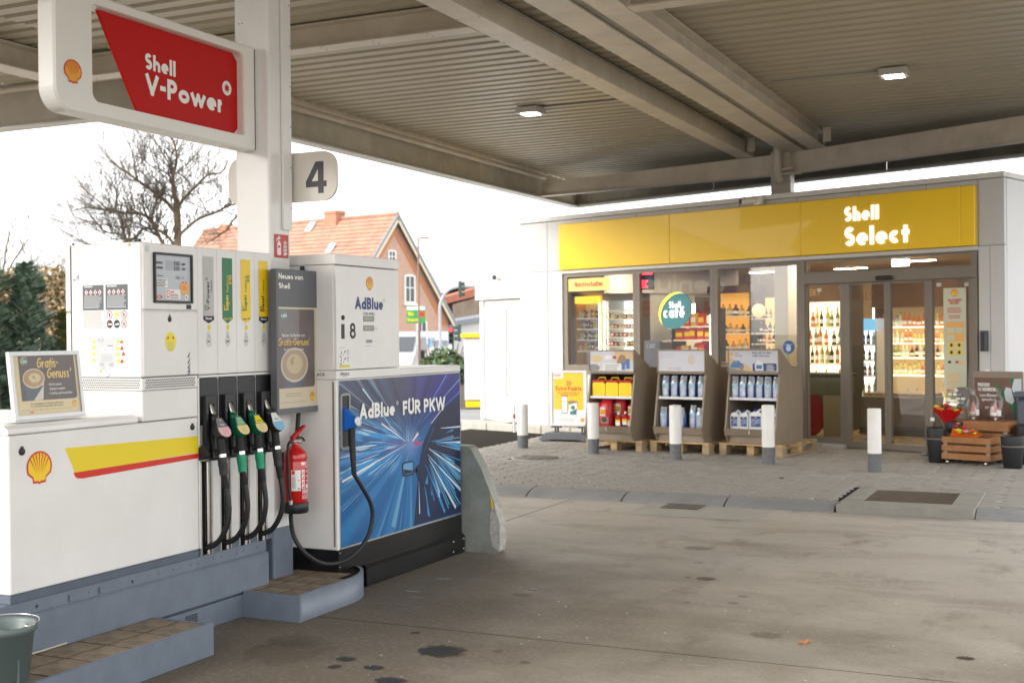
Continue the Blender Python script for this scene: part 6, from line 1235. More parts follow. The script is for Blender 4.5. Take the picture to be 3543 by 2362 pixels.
# ceiling lights of the shop
for i, (s, t_, w) in enumerate([(-5.6, 1.2, .5), (-4.6, 2.2, .5), (-3.4, 1.6, .5), (-2.3, 1.5, .5), (-.9, 1.5, .5), (-5.2, 4.4, .6), (-3.6, 4.6, .6), (-1.8, 3.4, .6), (-.3, 3.6, .6), (-6.2, 3, .6), (-1.2, 5.4, .6), (-4.4, .7, .35)]):
    t = thing('ceiling_light', 'warm flat strip light on the shop ceiling, seen through the glass', 'lamp', SL_(s, t_, 2.72), SRZ, 'ceiling strip lights in the shop')
    m_ = MB(); m_.box(-w/2, w/2, -.06, .06, -.03, -.002, b=.004); obj('housing', m_, WHITE2, t)
    m_ = MB(); m_.box(-w/2+.01, w/2-.01, -.05, .05, -.034, -.031); obj('diffuser', m_, M('warm diffuser', (1, .80, .52), .4, emit=38), t)
t = thing('exit_light', 'white lit rectangular panel hanging behind the transom glass', 'lamp', SL_(-.6, .5, 2.5), SRZ); m_ = MB(); m_.box(-.12, .12, 0, .03, -.045, .05, b=.005); obj('panel', m_, M('lit panel', (1, 1, .95), .4, emit=2.5), t); m_ = MB(); m_.tube([(-.08, .015, .05), (-.08, .015, .22)], .004, 5); m_.tube([(.08, .015, .05), (.08, .015, .22)], .004, 5); obj('hanger', m_, ALU, t)
t = thing('red_led_sign', 'red glowing sign edge at the top of the second window', 'sign', SL_(-4.6, .13, 2.4), SRZ)
m_ = MB(); m_.box(-.03, .2, .0, .03, -.13, .16, b=.004); obj('case', m_, DARKI, t); m_ = MB(); text(m_, FY(-.002), 'EC', -.02, -.1, .12, .2, .8); m_.rect(FY(-.002), -.02, .19, .1, .13); obj('lettering', m_, M('red led', (1, .03, .05), .4, emit=2.5), t)
# person behind the counter
def person(label, loc, rz, top, trou, hairc):
    t = thing('person', label, 'person', loc, rz)
    import bmesh as bm_
    me = bpy.data.meshes.new('body'); V = [(0, 0, .95), (0, 0, 1.12), (0, 0, 1.34), (0, -.01, 1.45), (0, -.01, 1.52), (0, -.015, 1.6), (.1, 0, .9), (.11, -.01, .5), (.11, 0, .1), (-.1, 0, .9), (-.11, -.01, .5), (-.11, 0, .1),
        (.17, 0, 1.40), (.24, -.05, 1.15), (.2, -.28, 1.08), (-.17, 0, 1.40), (-.24, -.05, 1.15), (-.2, -.28, 1.08), (.12, -.12, .1), (-.12, -.12, .1), (0, -.015, 1.68)]
    E_ = [(0, 1), (1, 2), (2, 3), (3, 4), (4, 5), (5, 20), (0, 6), (6, 7), (7, 8), (0, 9), (9, 10), (10, 11), (2, 12), (12, 13), (13, 14), (2, 15), (15, 16), (16, 17), (8, 18), (11, 19)]
    rr_ = [.15, .13, .155, .07, .055, .085, .095, .065, .045, .095, .065, .045, .07, .05, .035, .07, .05, .035, .04, .04, .08]
    me.from_pydata(V, E_, []); o = bpy.data.objects.new('body', me); COL.objects.link(o); o.parent = t
    md = o.modifiers.new('skin', 'SKIN'); 
    for i, sv in enumerate(me.skin_vertices[0].data): sv.radius = (rr_[i], rr_[i]*.8); sv.use_root = i == 0
    o.modifiers.new('sub', 'SUBSURF').levels = 1; me.materials.append(M('skin tone', (.45, .24, .16), .5))
    dg = bpy.context.evaluated_depsgraph_get(); me2 = bpy.data.meshes.new_from_object(o.evaluated_get(dg)); o.modifiers.clear(); o.data = me2
    me2.materials.clear()
    for mm in (MATS['skin tone'], top, trou): me2.materials.append(mm)
    for p in me2.polygons: z = p.center.z; p.material_index = 0 if z > 1.47 or (abs(p.center.x) > .16 and p.center.y < -.2) else (1 if z > .95 else 2); p.use_smooth = True
    m_ = MB(); m_.ball((0, .005, 1.675), .098, 14, sc=(1, 1.05, .95)); o2 = obj('hair', m_, hairc, t); 
    m_ = MB()
    for x in (-.033, .033): m_.ball((x, -.092, 1.64), .011, 6)
    m_.box(-.02, .02, -.098, -.09, 1.575, 1.583); obj('face_features', m_, TXTK, t)
    m_ = MB(); m_.tube([(0, -.09, 1.64), (0, -.112, 1.61)], [.008, .014], 6); obj('nose', m_, MATS['skin tone'], t)
    return t
person('shop worker with dark hair and red and yellow top behind the counter', SL_(-4.85, 2.1, .0), SRZ+.2, M('work top red', (.5, .03, .02), .6), M('trousers dark', (.03, .03, .04), .7), M('dark hair', (.02, .015, .012), .6))
# ---------------------------------------------------------------- goods on the shelves
def bottle_me(name, body, neck, cap, h=.3, r=.038, lab=None):
    m_ = MB(); m_.lathe([(r*.95, 0), (r, .01), (r, h*.55), (r*.85, h*.63), (r*.38, h*.74), (r*.36, h*.98), (0, h*.98)], n=8); m_.lathe([(r*.4, h*.88), (r*.4, h), (0, h)], n=6, m=1)
    m_.lathe([(r*1.03, h*.18), (r*1.03, h*.42)], n=8, m=2)
    o = obj(name, m_, [body, cap, lab or PW]); return o
def goods(name, label, cat, group, mats, s, t_, z, w, step, h=.3, r=.038, kind='bottle', jit=.25):
    """one row: each piece an object of its own, sharing one mesh per colour"""
    protos = []
    x = -w/2+r; i = 0
    while x < w/2-r*.5:
        k = R.randrange(len(mats)); key = (name, k, h, r, tuple(m.name for m in mats))
        if key not in GD:
            if kind == 'bottle': o = bottle_me(name, mats[k], None, (TXTK, RED2, YEL, PW)[k % 4], h, r)
            elif kind == 'box':
                m_ = MB(); m_.box(-r, r, -r*.6, r*.6, 0, h, b=.003); m_.box(-r*.8, r*.8, -r*.62-.001, -r*.6, h*.3, h*.7, 1); o = obj(name, m_, [mats[k], PW if k % 2 else YEL])
            GD[key] = o.data; bpy.data.objects.remove(o)
        o = bpy.data.objects.new(name, GD[key]); COL.objects.link(o); o.location = SL_(s+x+R.uniform(-1, 1)*r*jit, t_+R.uniform(0, .03), z); o.rotation_euler = (0, 0, SRZ+R.uniform(-.2, .2))
        o['label'] = label; o['category'] = cat; o['group'] = group; q_ = R.uniform(.88, 1.1); o.scale = (q_, q_, R.uniform(.8, 1.14)); x += step*R.choice((.9, 1, 1.05, 1.1, 1.6 if R.random() < .25 else 1)); i += 1
GD = {}
gD = M('bottle dark green', (.015, .035, .015), .2); gG = M('bottle olive', (.22, .26, .05), .25); gO = M('bottle rose', (.65, .16, .04), .25); gY = M('bottle straw', (.62, .55, .16), .25); gW = M('bottle clear', (.6, .62, .55), .2); gB = M('bottle cola', (.08, .02, .01), .2); gBl = M('bottle blue', (.05, .12, .4), .3)
for z, mt_ in ((1.69, [gO, gG, gY, gD]), (1.40, [gD, gO, gG]), (1.12, [gO, gD, gY]), ):
    goods('wine_bottle', 'wine bottle in a row on the backlit shelf', 'bottle', 'wine bottles on the backlit shelf', mt_, -2.93, 2.6, z, .94, .088, .27, .034)
goods('wine_bottle', 'wine bottle in a row on the backlit shelf', 'bottle', 'wine bottles on the backlit shelf', [gY, gD], -2.93, 2.6, .72, .94, .088, .27, .034)
for z, mt_ in ((1.68, [gW, gO, gY]), (1.41, [gG, gY, gW, gO]), (1.17, [gG, gB, gW]), (.88, [gY, gBl, gO]), (.42, [gG, gW])):
    goods('drink_bottle', 'small drink bottle in the dark cooler', 'bottle', 'drink bottles in the dark cooler', mt_, -2.4, 4.6, z, 1.4, .078, .21, .032)
for z, mt_ in ((1.15, [gBl, gW, gB]), (.9, [gB, gO]), (.62, [gO, gY]), (1.4, [gW, gB])): goods('fridge_bottle', 'bottle in the glass door fridge', 'bottle', 'bottles in the glass door fridge', mt_, -2.82, 3.62, z, .46, .09, .2, .03)
pk = [M('pack red', (.5, .03, .02), .5), M('pack white', (.65, .62, .58), .5), M('pack blue', (.06, .12, .35), .5), M('pack gold', (.6, .38, .06), .5), M('pack black', (.03, .03, .03), .5)]
for z in (1.33, 1.52, 1.70, 1.88): goods('tobacco_pack', 'small coloured pack on the yellow edged shelf', 'pack', 'packs on the tobacco shelf', pk[(int(z*10) % 2):], -6.42, 1.0, z, .48, .052, .12, .022, 'box')
for z in (1.26, 1.41, 1.56, 1.70, 1.86): goods('cooler_item', 'small tub in the white cooler', 'tub', 'tubs in the white cooler', [pk[1], pk[0], pk[4]], -5.8, 1.06, z, .6, .085, .075, .034, 'box')
for z in (1.3, 1.5, 1.7, 1.9): goods('cooler_item', 'small carton in the pale cooler', 'carton', 'cartons in the pale cooler', [pk[1], pk[2], gG], -5.62, 2.36, z, .76, .095, .12, .036, 'box')
for z in (1.22, 1.5, 1.72): goods('snack_box', 'red or white snack box below the café disc', 'box', 'snack boxes below the café disc', [pk[0], pk[1], pk[0], pk[3]], -5.0, 1.96, z, .72, .16, .19, .07, 'box')
for z in (1.2, 1.42, 1.6, 1.85): goods('spirit_bottle', 'dark bottle on the shelf behind the third window', 'bottle', 'bottles behind the third window', [gB, gO, gD], -4.2, 3.28, z, .96, .085, .17, .03)
for z in (1.3, 1.6, 1.9): goods('coffee_jar', 'dark jar on the amber back wall shelf', 'jar', 'jars on the amber shelf', [gB, pk[3]], -5.3, 3.28, z, 1.2, .13, .18, .05)
# ================================================================ FORECOURT FURNITURE IN FRONT OF THE SHOP
BWH = M('bollard white', (.80, .79, .76), .4, var=.04, vs=6); BGR = M('bollard grey', (.13, .135, .14), .6, var=.25, vs=20)
bl = [(-4.55, -2.578, .60, 'leftmost short white and grey bollard, beside the base of the number panel'), (-3.275, -2.59, .66, 'bollard standing before the left display rack'), (-1.987, -2.554, .67, 'bollard standing before the middle display rack'),
      (-.82, -2.326, .70, 'bollard standing before the right display rack'), (.489, -2.26, .70, 'rightmost bollard, standing alone before the sliding doors')]
bl[0] = (bl[0][0], bl[0][1], bl[0][2], 'leftmost white and grey bollard, near the shop corner')
b0_ = None
for s, t_, h, lab in bl:
    if b0_ is None:
        b0_ = thing('bollard', lab, 'bollard', SL_(s, t_, .066), 0, 'white and grey bollards before the shop')
        m_ = MB(); m_.lathe([(.072, 0), (.072, .205)], n=24); obj('grey_base', m_, BGR, b0_)
        m_ = MB(); m_.lathe([(.074, .205), (.074, .67), (.068, .685), (0, .688)], n=24); obj('white_sleeve', m_, BWH, b0_)
        m_ = MB(); m_.lathe([(.095, .0), (.09, .006), (.0, .007)], n=20); obj('ground_collar', m_, PVK, b0_)
        b0_.scale = (1, 1, h/.69)
    else: dup(b0_, SL_(s, t_, .066), R.random()*3, lab, sc=(1, 1, h/.69))
# pallets
PINE = M('pallet pine', (.50, .33, .16), .7, var=.25, vs=5, bump=.3, bs=60); PINE2 = M('pallet pine grey', (.36, .27, .16), .75, var=.3, vs=6, bump=.3, bs=60)
pal0 = None
FRX = Vector((1, .03, 0)).normalized()
prz = -.20
pls = [(SL_(-2.90, -2.06), 'left pallet of three, under the rack with yellow canisters'), (SL_(-2.03, -1.80), 'middle pallet, under the rack of blue and silver pouches'), (SL_(-1.13, -1.53), 'right pallet, its right side sticking out beyond the rack')]
for k, (fr_, lab) in enumerate(pls):
    w = .82 if k < 2 else .86
    if pal0 is None:
        t = pal0 = thing('wooden_pallet', lab, 'pallet', (fr_.x, fr_.y, .07), prz, 'wooden pallets under the display racks')
        W0, D0 = .86, 1.08
        for i in range(5): m_ = MB(); a = -W0+.02+i*(W0-.12)/4-.0; m_.box(a-.02, a+.1, 0, D0, .122, .144, b=.002); obj('top_board', m_, PINE, t) if 0 else None
        for j in range(5): m_ = MB(); y = j*(D0-.1)/4; m_.box(-W0, 0, y, y+.1, .122, .144, b=.003); obj('top_board', m_, PINE, t)
        for i in range(3): m_ = MB(); a = -W0+i*(W0-.1)/2; m_.box(a, a+.1, 0, D0, .1, .121, b=.002); obj('stringer_board', m_, PINE2, t)
        for i in range(3):
            for j in range(3): m_ = MB(); a = -W0+i*(W0-.1)/2; y = j*(D0-.14)/2; m_.box(a+.001, a+.099, y, y+.14, .023, .099, b=.003); obj('block', m_, PINE if (i+j) % 2 else PINE2, t)
        for i in range(3): m_ = MB(); a = -W0+i*(W0-.1)/2; m_.box(a, a+.1, 0, D0, .0, .022, b=.002); obj('bottom_board', m_, PINE2, t)
    else: dup(pal0, (fr_.x, fr_.y, .07), prz, lab)
# display racks: profile in (depth, height)
RKM = M('rack bronze grey', (.27, .215, .16), .45, var=.05, vs=6, bump=.1, bs=300)
def rack(fr_, lab, header_fn, mats):
    t = thing('display_rack', lab, 'display rack', (fr_.x, fr_.y, .214), prz, 'brown display racks on pallets'); w = .70; D = .74
    prof = [(0, 0), (-.07, .095), (-.10, .185), (-.08, .19), (.045, .86), (.09, .925), (D, .955), (D, 0)]
    FS = Fr((0, 0, 0), (0, 1, 0), (0, 0, 1))
    for x in (-w, -.022): m_ = MB(); m_.prism(prof, FS, x, x+.022); obj('side_panel', m_, RKM, t)
    m_ = MB(); m_.prism([(0, .002), (-.001, .09), (.02, .09), (.02, .002)], FS, -w+.023, -.023); m_.prism([(-.07, .097), (-.102, .187), (-.087, .187), (-.055, .097)], FS, -w-.002, .002); m_.box(-w+.023, -.023, .0, D, .165, .178); obj('base_tray', m_, RKM, t)
    m_ = MB(); m_.box(-w+.023, -.023, D-.02, D, .0, .95); m_.box(-w+.023, -.023, .08, D, .93, .95); obj('back_panel', m_, M('rack inner', (.10, .09, .075), .5), t)
    m_ = MB(); m_.box(-w+.024, -.024, .02, D-.022, .548, .562); m_.box(-w+.024, -.024, .008, .022, .54, .575, 1, b=.004); obj('shelf', m_, [MATS['rack inner'], M('shelf edge white', (.72, .73, .76), .35)], t)
    m_ = MB(); m_.box(-w+.023, -.023, .034, .075, .865, .905, b=.005); obj('top_rail', m_, RKM, t)
    # header box, wedge shaped
    F_ = Fr((-w, .02, .885), (1, 0, 0), (0, .0, 1)); H = .30
    m_ = MB(); m_.ring([(0, 0), (w, 0), (w, H), (0, H)], [(.014, .018), (w-.014, .018), (w-.014, H-.02), (.014, H-.02)], F_, -.022, .0)
    for x in (-.0-w, -.012): m_.prism([(.043, .906), (.043, .885+H), (.42, .958), (.42, .94)], FS, x, x+.012)
    m_.add([(-w, .043, .885+H), (0, .043, .885+H), (0, .42, .962), (-w, .42, .962)], [(0, 1, 2, 3)]); obj('header_box', m_, RKM, t)
    m_ = MB(); m_.rect(F_, .014, w-.014, .018, H-.02, -.012, 0); header_fn(m_, F_, w, H); obj('header_poster', m_, mats, t)
    m_ = MB(); m_.rect(F_, .014, w-.014, .018, H-.02, -.004); obj('header_cover', m_, CLEAR, t)
    m_ = MB(); m_.lathe([(.014, 0), (.014, .012), (.006, .02)], (-.35, -.1, .17), 10, ax=(0, -1, -.2)); m_.tube([(-.35, -.11, .165), (-.345, -.12, .13)], .006, 6); obj('lock', m_, CHROME, t)
    return t
def hd1(m_, F_, w, H):
    m_.rect(F_, .4, w-.014, .15, H-.02, -.0112, 4); m_.flat(ell(.3, .2, .06, .03, 20), F_, -.0108, 1); m_.flat(ell(.12, .18, .09, .05, 16), F_, -.0110, 4); m_.flat(ell(.07, .06, .1, .05, 16), F_, -.0109, 5)
    m_.flat([(.42, .1), (.46, .2), (.5, .24), (.56, .22), (.6, .1)], F_, -.0106, 6); m_.rect(F_, .22, .5, .025, .12, -.0103, 1); greek(m_, F_, .25, .47, .1, 3, .028, .012, 5, -.0098); m_.rect(F_, .51, .56, .035, .14, -.0101, 2); m_.rect(F_, .575, .63, .05, .18, -.0101, 2); m_.flat(ell(.4, .2, .03, .02, 12), F_, -.0100, 3)
def hd2(m_, F_, w, H):
    m_.flat(ell(.5, .17, .05, .07, 16), F_, -.0110, 3); m_.flat(ell(.3, .02+.03, .06, .02, 14), F_, -.0110, 2); m_.rect(F_, .16, .26, .03, .07, -.0109, 3); greek(m_, F_, .05, .3, .24, 2, .03, .012, 2, -.0108)
def hd3(m_, F_, w, H):
    m_.flat([(.014, .018), (.014, .2), (.1, .16), (.28, .1), (.36, .018)], F_, -.0114, 4); m_.flat([(.014, .018), (.014, .06), (.3, .018)], F_, -.0111, 5)
    m_.flat([(.03, .06), (.04, .1), (.08, .15), (.15, .155), (.19, .12), (.22, .1), (.22, .06)], F_, -.0107, 2); m_.flat([(.09, .12), (.1, .145), (.14, .145), (.16, .12)], F_, -.0103, 5); m_.flat(ell(.19, .06, .025, .03, 14), F_, -.0101, 6)
    pecten(m_, F_, .055, .225, .05, 7, 3, -.0108); text(m_, F_, 'Shell', .1, .235, .022, .16, .85, 3, -.0106); text(m_, F_, 'Car Care', .1, .205, .022, .16, .85, 8, -.0106)
    text(m_, F_, 'Immer und vor allem', .34, .238, .03, .12, .72, 8, -.0106); text(m_, F_, 'sauber unterwegs.', .34, .202, .03, .12, .72, 8, -.0106)
    m_.flat(rrect(.34, .665, .022, .12, .02), F_, -.0108, 8); greek(m_, F_, .53, .64, .1, 4, .02, .009, 1, -.0104); m_.flat([(.38, .03), (.37, .1), (.4, .15), (.42, .165), (.44, .15), (.48, .13), (.49, .03)], F_, -.0102, 1); m_.flat([(.39, .05), (.39, .1), (.47, .1), (.47, .05)], F_, -.0098, 2)
HM = [M('header haze', (.66, .68, .74), .3), PW, M('car blue', (.05, .2, .5), .4), RED2, M('warm beige', (.72, .55, .3), .5), M('scene grey', (.28, .27, .28), .5), M('scene brown', (.35, .22, .14), .5), YEL, NAVY]
rk = [SL_(-2.99, -2.115), SL_(-2.12, -1.76), SL_(-1.22, -1.467)]
rack(rk[0], 'left display rack with faded breakfast poster and yellow canisters', hd1, HM)
rack(rk[1], 'middle display rack with washed out white header poster', hd2, [M('header white', (.74, .76, .84), .3), PW, M('haze mauve', (.60, .62, .75), .4), M('haze peach', (.75, .66, .58), .4)])
rack(rk[2], 'right display rack with blue car and canister on its header', hd3, HM)
RX = Vector((math.cos(prz), math.sin(prz), 0)); RY = Vector((-math.sin(prz), math.cos(prz), 0))
def at(k, x, y, z): return rk[k]*1.0+RX*x+RY*y+Vector((0, 0, .214+z-rk[k].z))
# yellow canister boxes with red lids
cp_ = None
for i, lab in enumerate(('left yellow canister with red lid, top shelf of the left rack', 'middle yellow canister with red lid, top shelf of the left rack', 'right yellow canister with red lid, top shelf of the left rack')):
    if cp_ is None:
        cp_ = thing('canister', lab, 'canister', at(0, -.565, .14, .563), prz, 'yellow canisters on the left rack')
        m_ = MB(); m_.prism(rrect(-.098, .098, 0, .19, .03), FY(-.09), -.2, 0); obj('body', m_, M('canister yellow', (.88, .62, .0), .35), cp_)
        m_ = MB(); m_.box(-.1, .1, -.095, .11, .192, .222, b=.008); m_.tube([(-.06, -.0, .222), (-.05, 0, .25), (.05, 0, .25), (.06, 0, .222)], .01, 6, 1); obj('lid', m_, [RED, YEL], cp_)
    else: dup(cp_, at(0, -.565+.205*i, .14, .563), prz, lab)
# charcoal bags
BAGR = M('bag red film', (.50, .015, .02), .3, bump=.5, bs=30)
def bag_mb(w, h, d, seed, top=.25):
    rnd = random.Random(seed); m_ = MB(); nu, nv = 14, 9; vs = []
    for j in range(nv+1):
        v = j/nv
        for i in range(nu):
            a = 2*PI*i/nu; k = 1 if v < 1-top else max(.03, 1-((v-(1-top))/top)**1.2*.93); px = abs(math.cos(a))**.6*math.copysign(1, math.cos(a)); py = abs(math.sin(a))**.8*math.copysign(1, math.sin(a))
            wob = 1+.1*rnd.uniform(-1, 1)*(v+.15); wx = 1 if v < 1-top else 1-.25*((v-(1-top))/top)
            if v > .93: wx = .85+.1*rnd.uniform(-1, 1)
            vs.append((px*w/2*wx*wob*(.9+.1*min(1, v*5)), py*d/2*k*wob, h*v*(1+.02*rnd.uniform(-1, 1))))
    m_.add(vs, [[j*nu+i, j*nu+(i+1) % nu, (j+1)*nu+(i+1) % nu, (j+1)*nu+i] for j in range(nv) for i in range(nu)], 0, True)
    m_.add(vs[-nu:], [list(range(nu))]); m_.add(vs[:nu], [list(range(nu))[::-1]]); return m_
bags = [(-.61, .1, .30, 3, 0, 'red charcoal bag at the far left of the lower shelf, partly behind the bollard'), (-.46, .09, .34, 4, 0, 'upright red charcoal bag with lettering in the left rack'), (-.33, .22, .41, 5, .3, 'tallest red bag, leaning at the back of the left rack'), (-.1, .22, .36, 6, -.1, 'red charcoal bag behind the firelighter bottles')]
for x, y, h, sd, tw, lab in bags:
    p = at(0, x, y, .18); t = thing('charcoal_bag', lab, 'bag', p, prz+tw, 'red charcoal bags in the left rack')
    obj('bag_body', bag_mb(.19, h, .13, sd), BAGR, t); m_ = MB(); F_ = FY(-.072); text(m_, F_, 'GRILL', -.07, h*.62, .035, .2, .8, 0); text(m_, F_, 'HOLZ', -.07, h*.62-.045, .04, .2, .8, 1); text(m_, F_, 'KOHLE', -.07, h*.62-.085, .03, .2, .8, 0); m_.rect(F_, -.065, .065, .03, h*.62-.1, .001, 2); m_.flat(ell(.0, .08, .045, .035, 9), F_, .002, 3); obj('print', m_, [PW, YEL, M('bag photo', (.3, .14, .1), .5, var=.5, vs=40), TXTK], t)
fb = None
for i, lab in enumerate(('left clear red firelighter bottle in the left rack', 'middle clear red firelighter bottle in the left rack', 'right clear red firelighter bottle in the left rack')):
    if fb is None:
        fb = thing('firelighter_bottle', lab, 'bottle', at(0, -.255, .05, .18), prz, 'red firelighter bottles in the left rack')
        m_ = MB(); m_.box(-.04, .04, -.03, .03, 0, .13, b=.012); m_.lathe([(.03, .13), (.015, .15), (.015, .155)], n=10); obj('body', m_, M('red liquid', (.55, .02, .01), .2), fb)
        m_ = MB(); m_.lathe([(.018, .155), (.018, .18), (0, .182)], n=10); obj('cap', m_, PW, fb); m_ = MB(); m_.rect(FY(-.031), -.034, .034, .01, .085); m_.rect(FY(-.031), -.034, .034, .055, .085, .001, 1); obj('label_patch', m_, [PW, YEL], fb)
    else: dup(fb, at(0, -.255+.092*i, .05+.02*(i % 2), .18+.012*(i == 1)), prz, lab)
# washer fluid pouches
PCH = M('pouch silver film', (.42, .48, .58), .22, .35, var=.2, vs=14, bump=.8, bs=22); PCB = M('pouch blue side', (.01, .07, .36), .3)
def pouch(k, x, y, z, h, sd, lab, grp, tw=0):
    t = thing('fluid_pouch', lab, 'pouch', at(k, x, y, z), prz+tw, grp)
    obj('pouch_body', bag_mb(.105, h, .09, sd, .35), PCH, t)
    m_ = MB(); m_.prism([(.0, .0), (.052, .0), (.05, h*.62), (.03, h*.72), (.01, h*.5)], FY(-.0), -.05, .03); obj('blue_gusset', m_, PCB, t)
    m_ = MB(); m_.flat(ell(-.005, h*.78, .012, .012, 10), FY(-.032), 0, 1); m_.flat([(-.035, h*.66), (.03, h*.68), (.02, h*.58), (-.0, h*.52), (-.03, h*.6)], FY(-.046), 0, 0); obj('print', m_, [M('pouch aqua', (.25, .5, .62), .3), YEL], t)
    m_ = MB(); m_.lathe([(.012, h*.94), (.012, h*1.02), (0, h*1.03)], (-.02, 0, 0), 8); obj('spout', m_, CLEARP, t)
CLEARP = M('translucent cap', (.7, .74, .78), .3)
ordn = ('first', 'second', 'third', 'fourth', 'fifth', 'sixth')
for i in range(5): pouch(1, -.61+i*.13, .1, .563, .275, 10+i, '%s silver pouch from the left, upper shelf of the middle rack' % ordn[i], 'pouches on the middle rack', R.uniform(-.2, .2))
for i in range(5): pouch(1, -.62+i*.132, .05+.07*(i % 2), .18, .25+.03*(i % 2), 20+i, '%s silver pouch from the left, lower shelf of the middle rack' % ordn[i], 'pouches on the middle rack', R.uniform(-.4, .4))
for i in range(6): pouch(2, -.63+i*.113, .1, .563, .27, 30+i, '%s silver pouch from the left, upper shelf of the right rack' % ordn[i], 'pouches on the right rack', R.uniform(-.2, .2))
# white jugs
JW = M('jug white', (.72, .74, .77), .35)
def jug(x, w, h, lab, handle):
    t = thing('washer_jug', lab, 'jug', at(2, x, .06, .18), prz, 'white jugs on the right rack')
    m_ = MB(); m_.prism([(-w/2, 0), (w/2, 0), (w/2, h*.72), (w*.3, h*.86), (w*.12, h*.9), (-w*.3, h*.86), (-w/2, h*.72)], FY(-.055), -.13, 0); m_.tube([(-.0, 0, h*.88), (w*.2, 0, h*.98), (w*.45, 0, h*.93), (w*.46, .0, h*.75)], .012, 8); obj('body', m_, JW, t)
    m_ = MB(); m_.lathe([(.018, h*.9), (.018, h*1.0), (0, h*1.01)], (-w*.12, 0, 0), 10); obj('cap', m_, M('cap blue', (.01, .06, .4), .4), t)
    m_ = MB(); F_ = FY(-.0565); m_.rect(F_, -w*.38, w*.38, h*.12, h*.66, 0, 0); m_.flat([(-w*.38, h*.66), (w*.38, h*.66), (w*.38, h*.56), (0, h*.5), (-w*.38, h*.56)], F_, .001, 1); m_.flat(ell(0, h*.6, .01, .01, 10), F_, .002, 2); m_.flat(ell(-w*.15, h*.36, .013, .013, 10), F_, .002, 3); m_.flat([(-w*.3, h*.15), (w*.35, h*.15), (w*.2, h*.3), (0, h*.24)], F_, .0015, 1); obj('label_patch', m_, [M('jug label blue', (.14, .26, .42), .4, var=.5, vs=30), NAVY, YEL, RED2], t)
jug(-.605, .12, .23, 'leftmost white jug with blue cap, lower shelf of the right rack', 1); jug(-.475, .12, .23, 'second white jug with blue cap, lower shelf of the right rack', 1); jug(-.31, .18, .25, 'wide white jug in the middle of the right rack', 1); jug(-.11, .18, .25, 'wide white jug at the right, half behind the bollard', 1)
# A-stand
t = thing('pavement_sign', 'white framed yellow bonus points poster on a grey water filled base', 'sign', SL_(-4.79, -1.36, .07), SRZ+math.radians(19))
wf, hf = .285, .80; z0 = .215
m_ = MB(); m_.prism([(-.42, .02), (-.36, -.0), (-.2, .03), (.2, .03), (.36, .0), (.43, .05), (.26, .11), (-.3, .125)], FY(-.17), -.34, 0); obj('base', m_, M('base slate', (.10, .11, .13), .5, bump=.1, bs=100), t)
for x in (-.2, .22): m_ = MB(); m_.tube([(x-.02, 0, .1), (x-.02, 0, z0)], .014, 8); m_.tube([(x+.02, 0, .1), (x+.02, 0, z0)], .014, 8); m_.box(x-.08, x+.08, -.03, .03, z0-.028, z0-.004, b=.004); obj('spring_leg', m_, DKG, t)
F_ = FY(-.015); m_ = MB(); m_.ring(rrect(-wf, wf, z0, z0+hf, .02), rrect(-wf+.03, wf-.03, z0+.03, z0+hf-.03, .004), F_, -.03, .006); m_.prism([(-wf+.01, z0+.01), (wf-.01, z0+.01), (wf-.01, z0+hf-.01), (-wf+.01, z0+hf-.01)], F_, -.028, -.012); obj('frame', m_, M('frame silver white', (.70, .71, .73), .3, .2), t)
m_ = MB(); m_.rect(F_, -wf+.03, wf-.03, z0+.03, z0+hf-.03, -.008, 0); m_.flat(rrect(-wf+.05, wf-.055, z0+.235, z0+hf-.035, .02, 4), F_, -.007, 1); m_.flat(rrect(-wf+.03, -wf+.2, z0+hf-.115, z0+hf-.03, .015, 3), F_, -.0062, 0); greek(m_, F_, -wf+.05, -wf+.18, z0+hf-.055, 2, .022, .011, 2, -.0055)
text(m_, F_, '20', 0, z0+hf-.215, .066, .17, .9, 2, -.006, 'c'); text(m_, F_, 'Extra-Punkte', 0, z0+hf-.29, .066, .17, .82, 2, -.006, 'c'); greek(m_, F_, -.17, .18, z0+hf-.315, 1, .02, .012, 2, -.006, .02); greek(m_, F_, -.13, .14, z0+hf-.345, 1, .02, .012, 2, -.006, .02)
m_.flat(rrect(-.12, -.02, z0+.18, z0+.435, .012), F_, -.0058, 3); m_.flat(rrect(-.114, -.026, z0+.19, z0+.425, .008), F_, -.0054, 0); m_.rect(F_, -.11, -.03, z0+.35, z0+.36, -.005, 1)
m_.flat([(-.01, z0+.35), (.14, z0+.35), (.115, z0+.165), (.02, z0+.165)], F_, -.005, 4); m_.flat([(-.005, z0+.31), (.13, z0+.34), (.125, z0+.25), (.01, z0+.2)], F_, -.0046, 0); m_.flat(ell(.065, z0+.265, .032, .032, 18), F_, -.0042, 4); m_.flat(ell(.065, z0+.35, .075, .018, 20), F_, -.0042, 5)
greek(m_, F_, -.14, .14, z0+.11, 3, .022, .007, 6, -.0065); pecten(m_, F_, .21, z0+.085, .06, 7, 2, -.006)
obj('poster', m_, [PW, M('poster yellow', (.90, .58, .02), .4), RED2, TXTK, M('cup teal', (.04, .22, .22), .4), M('cup coffee', (.4, .2, .08), .4), LTG, YEL], t)
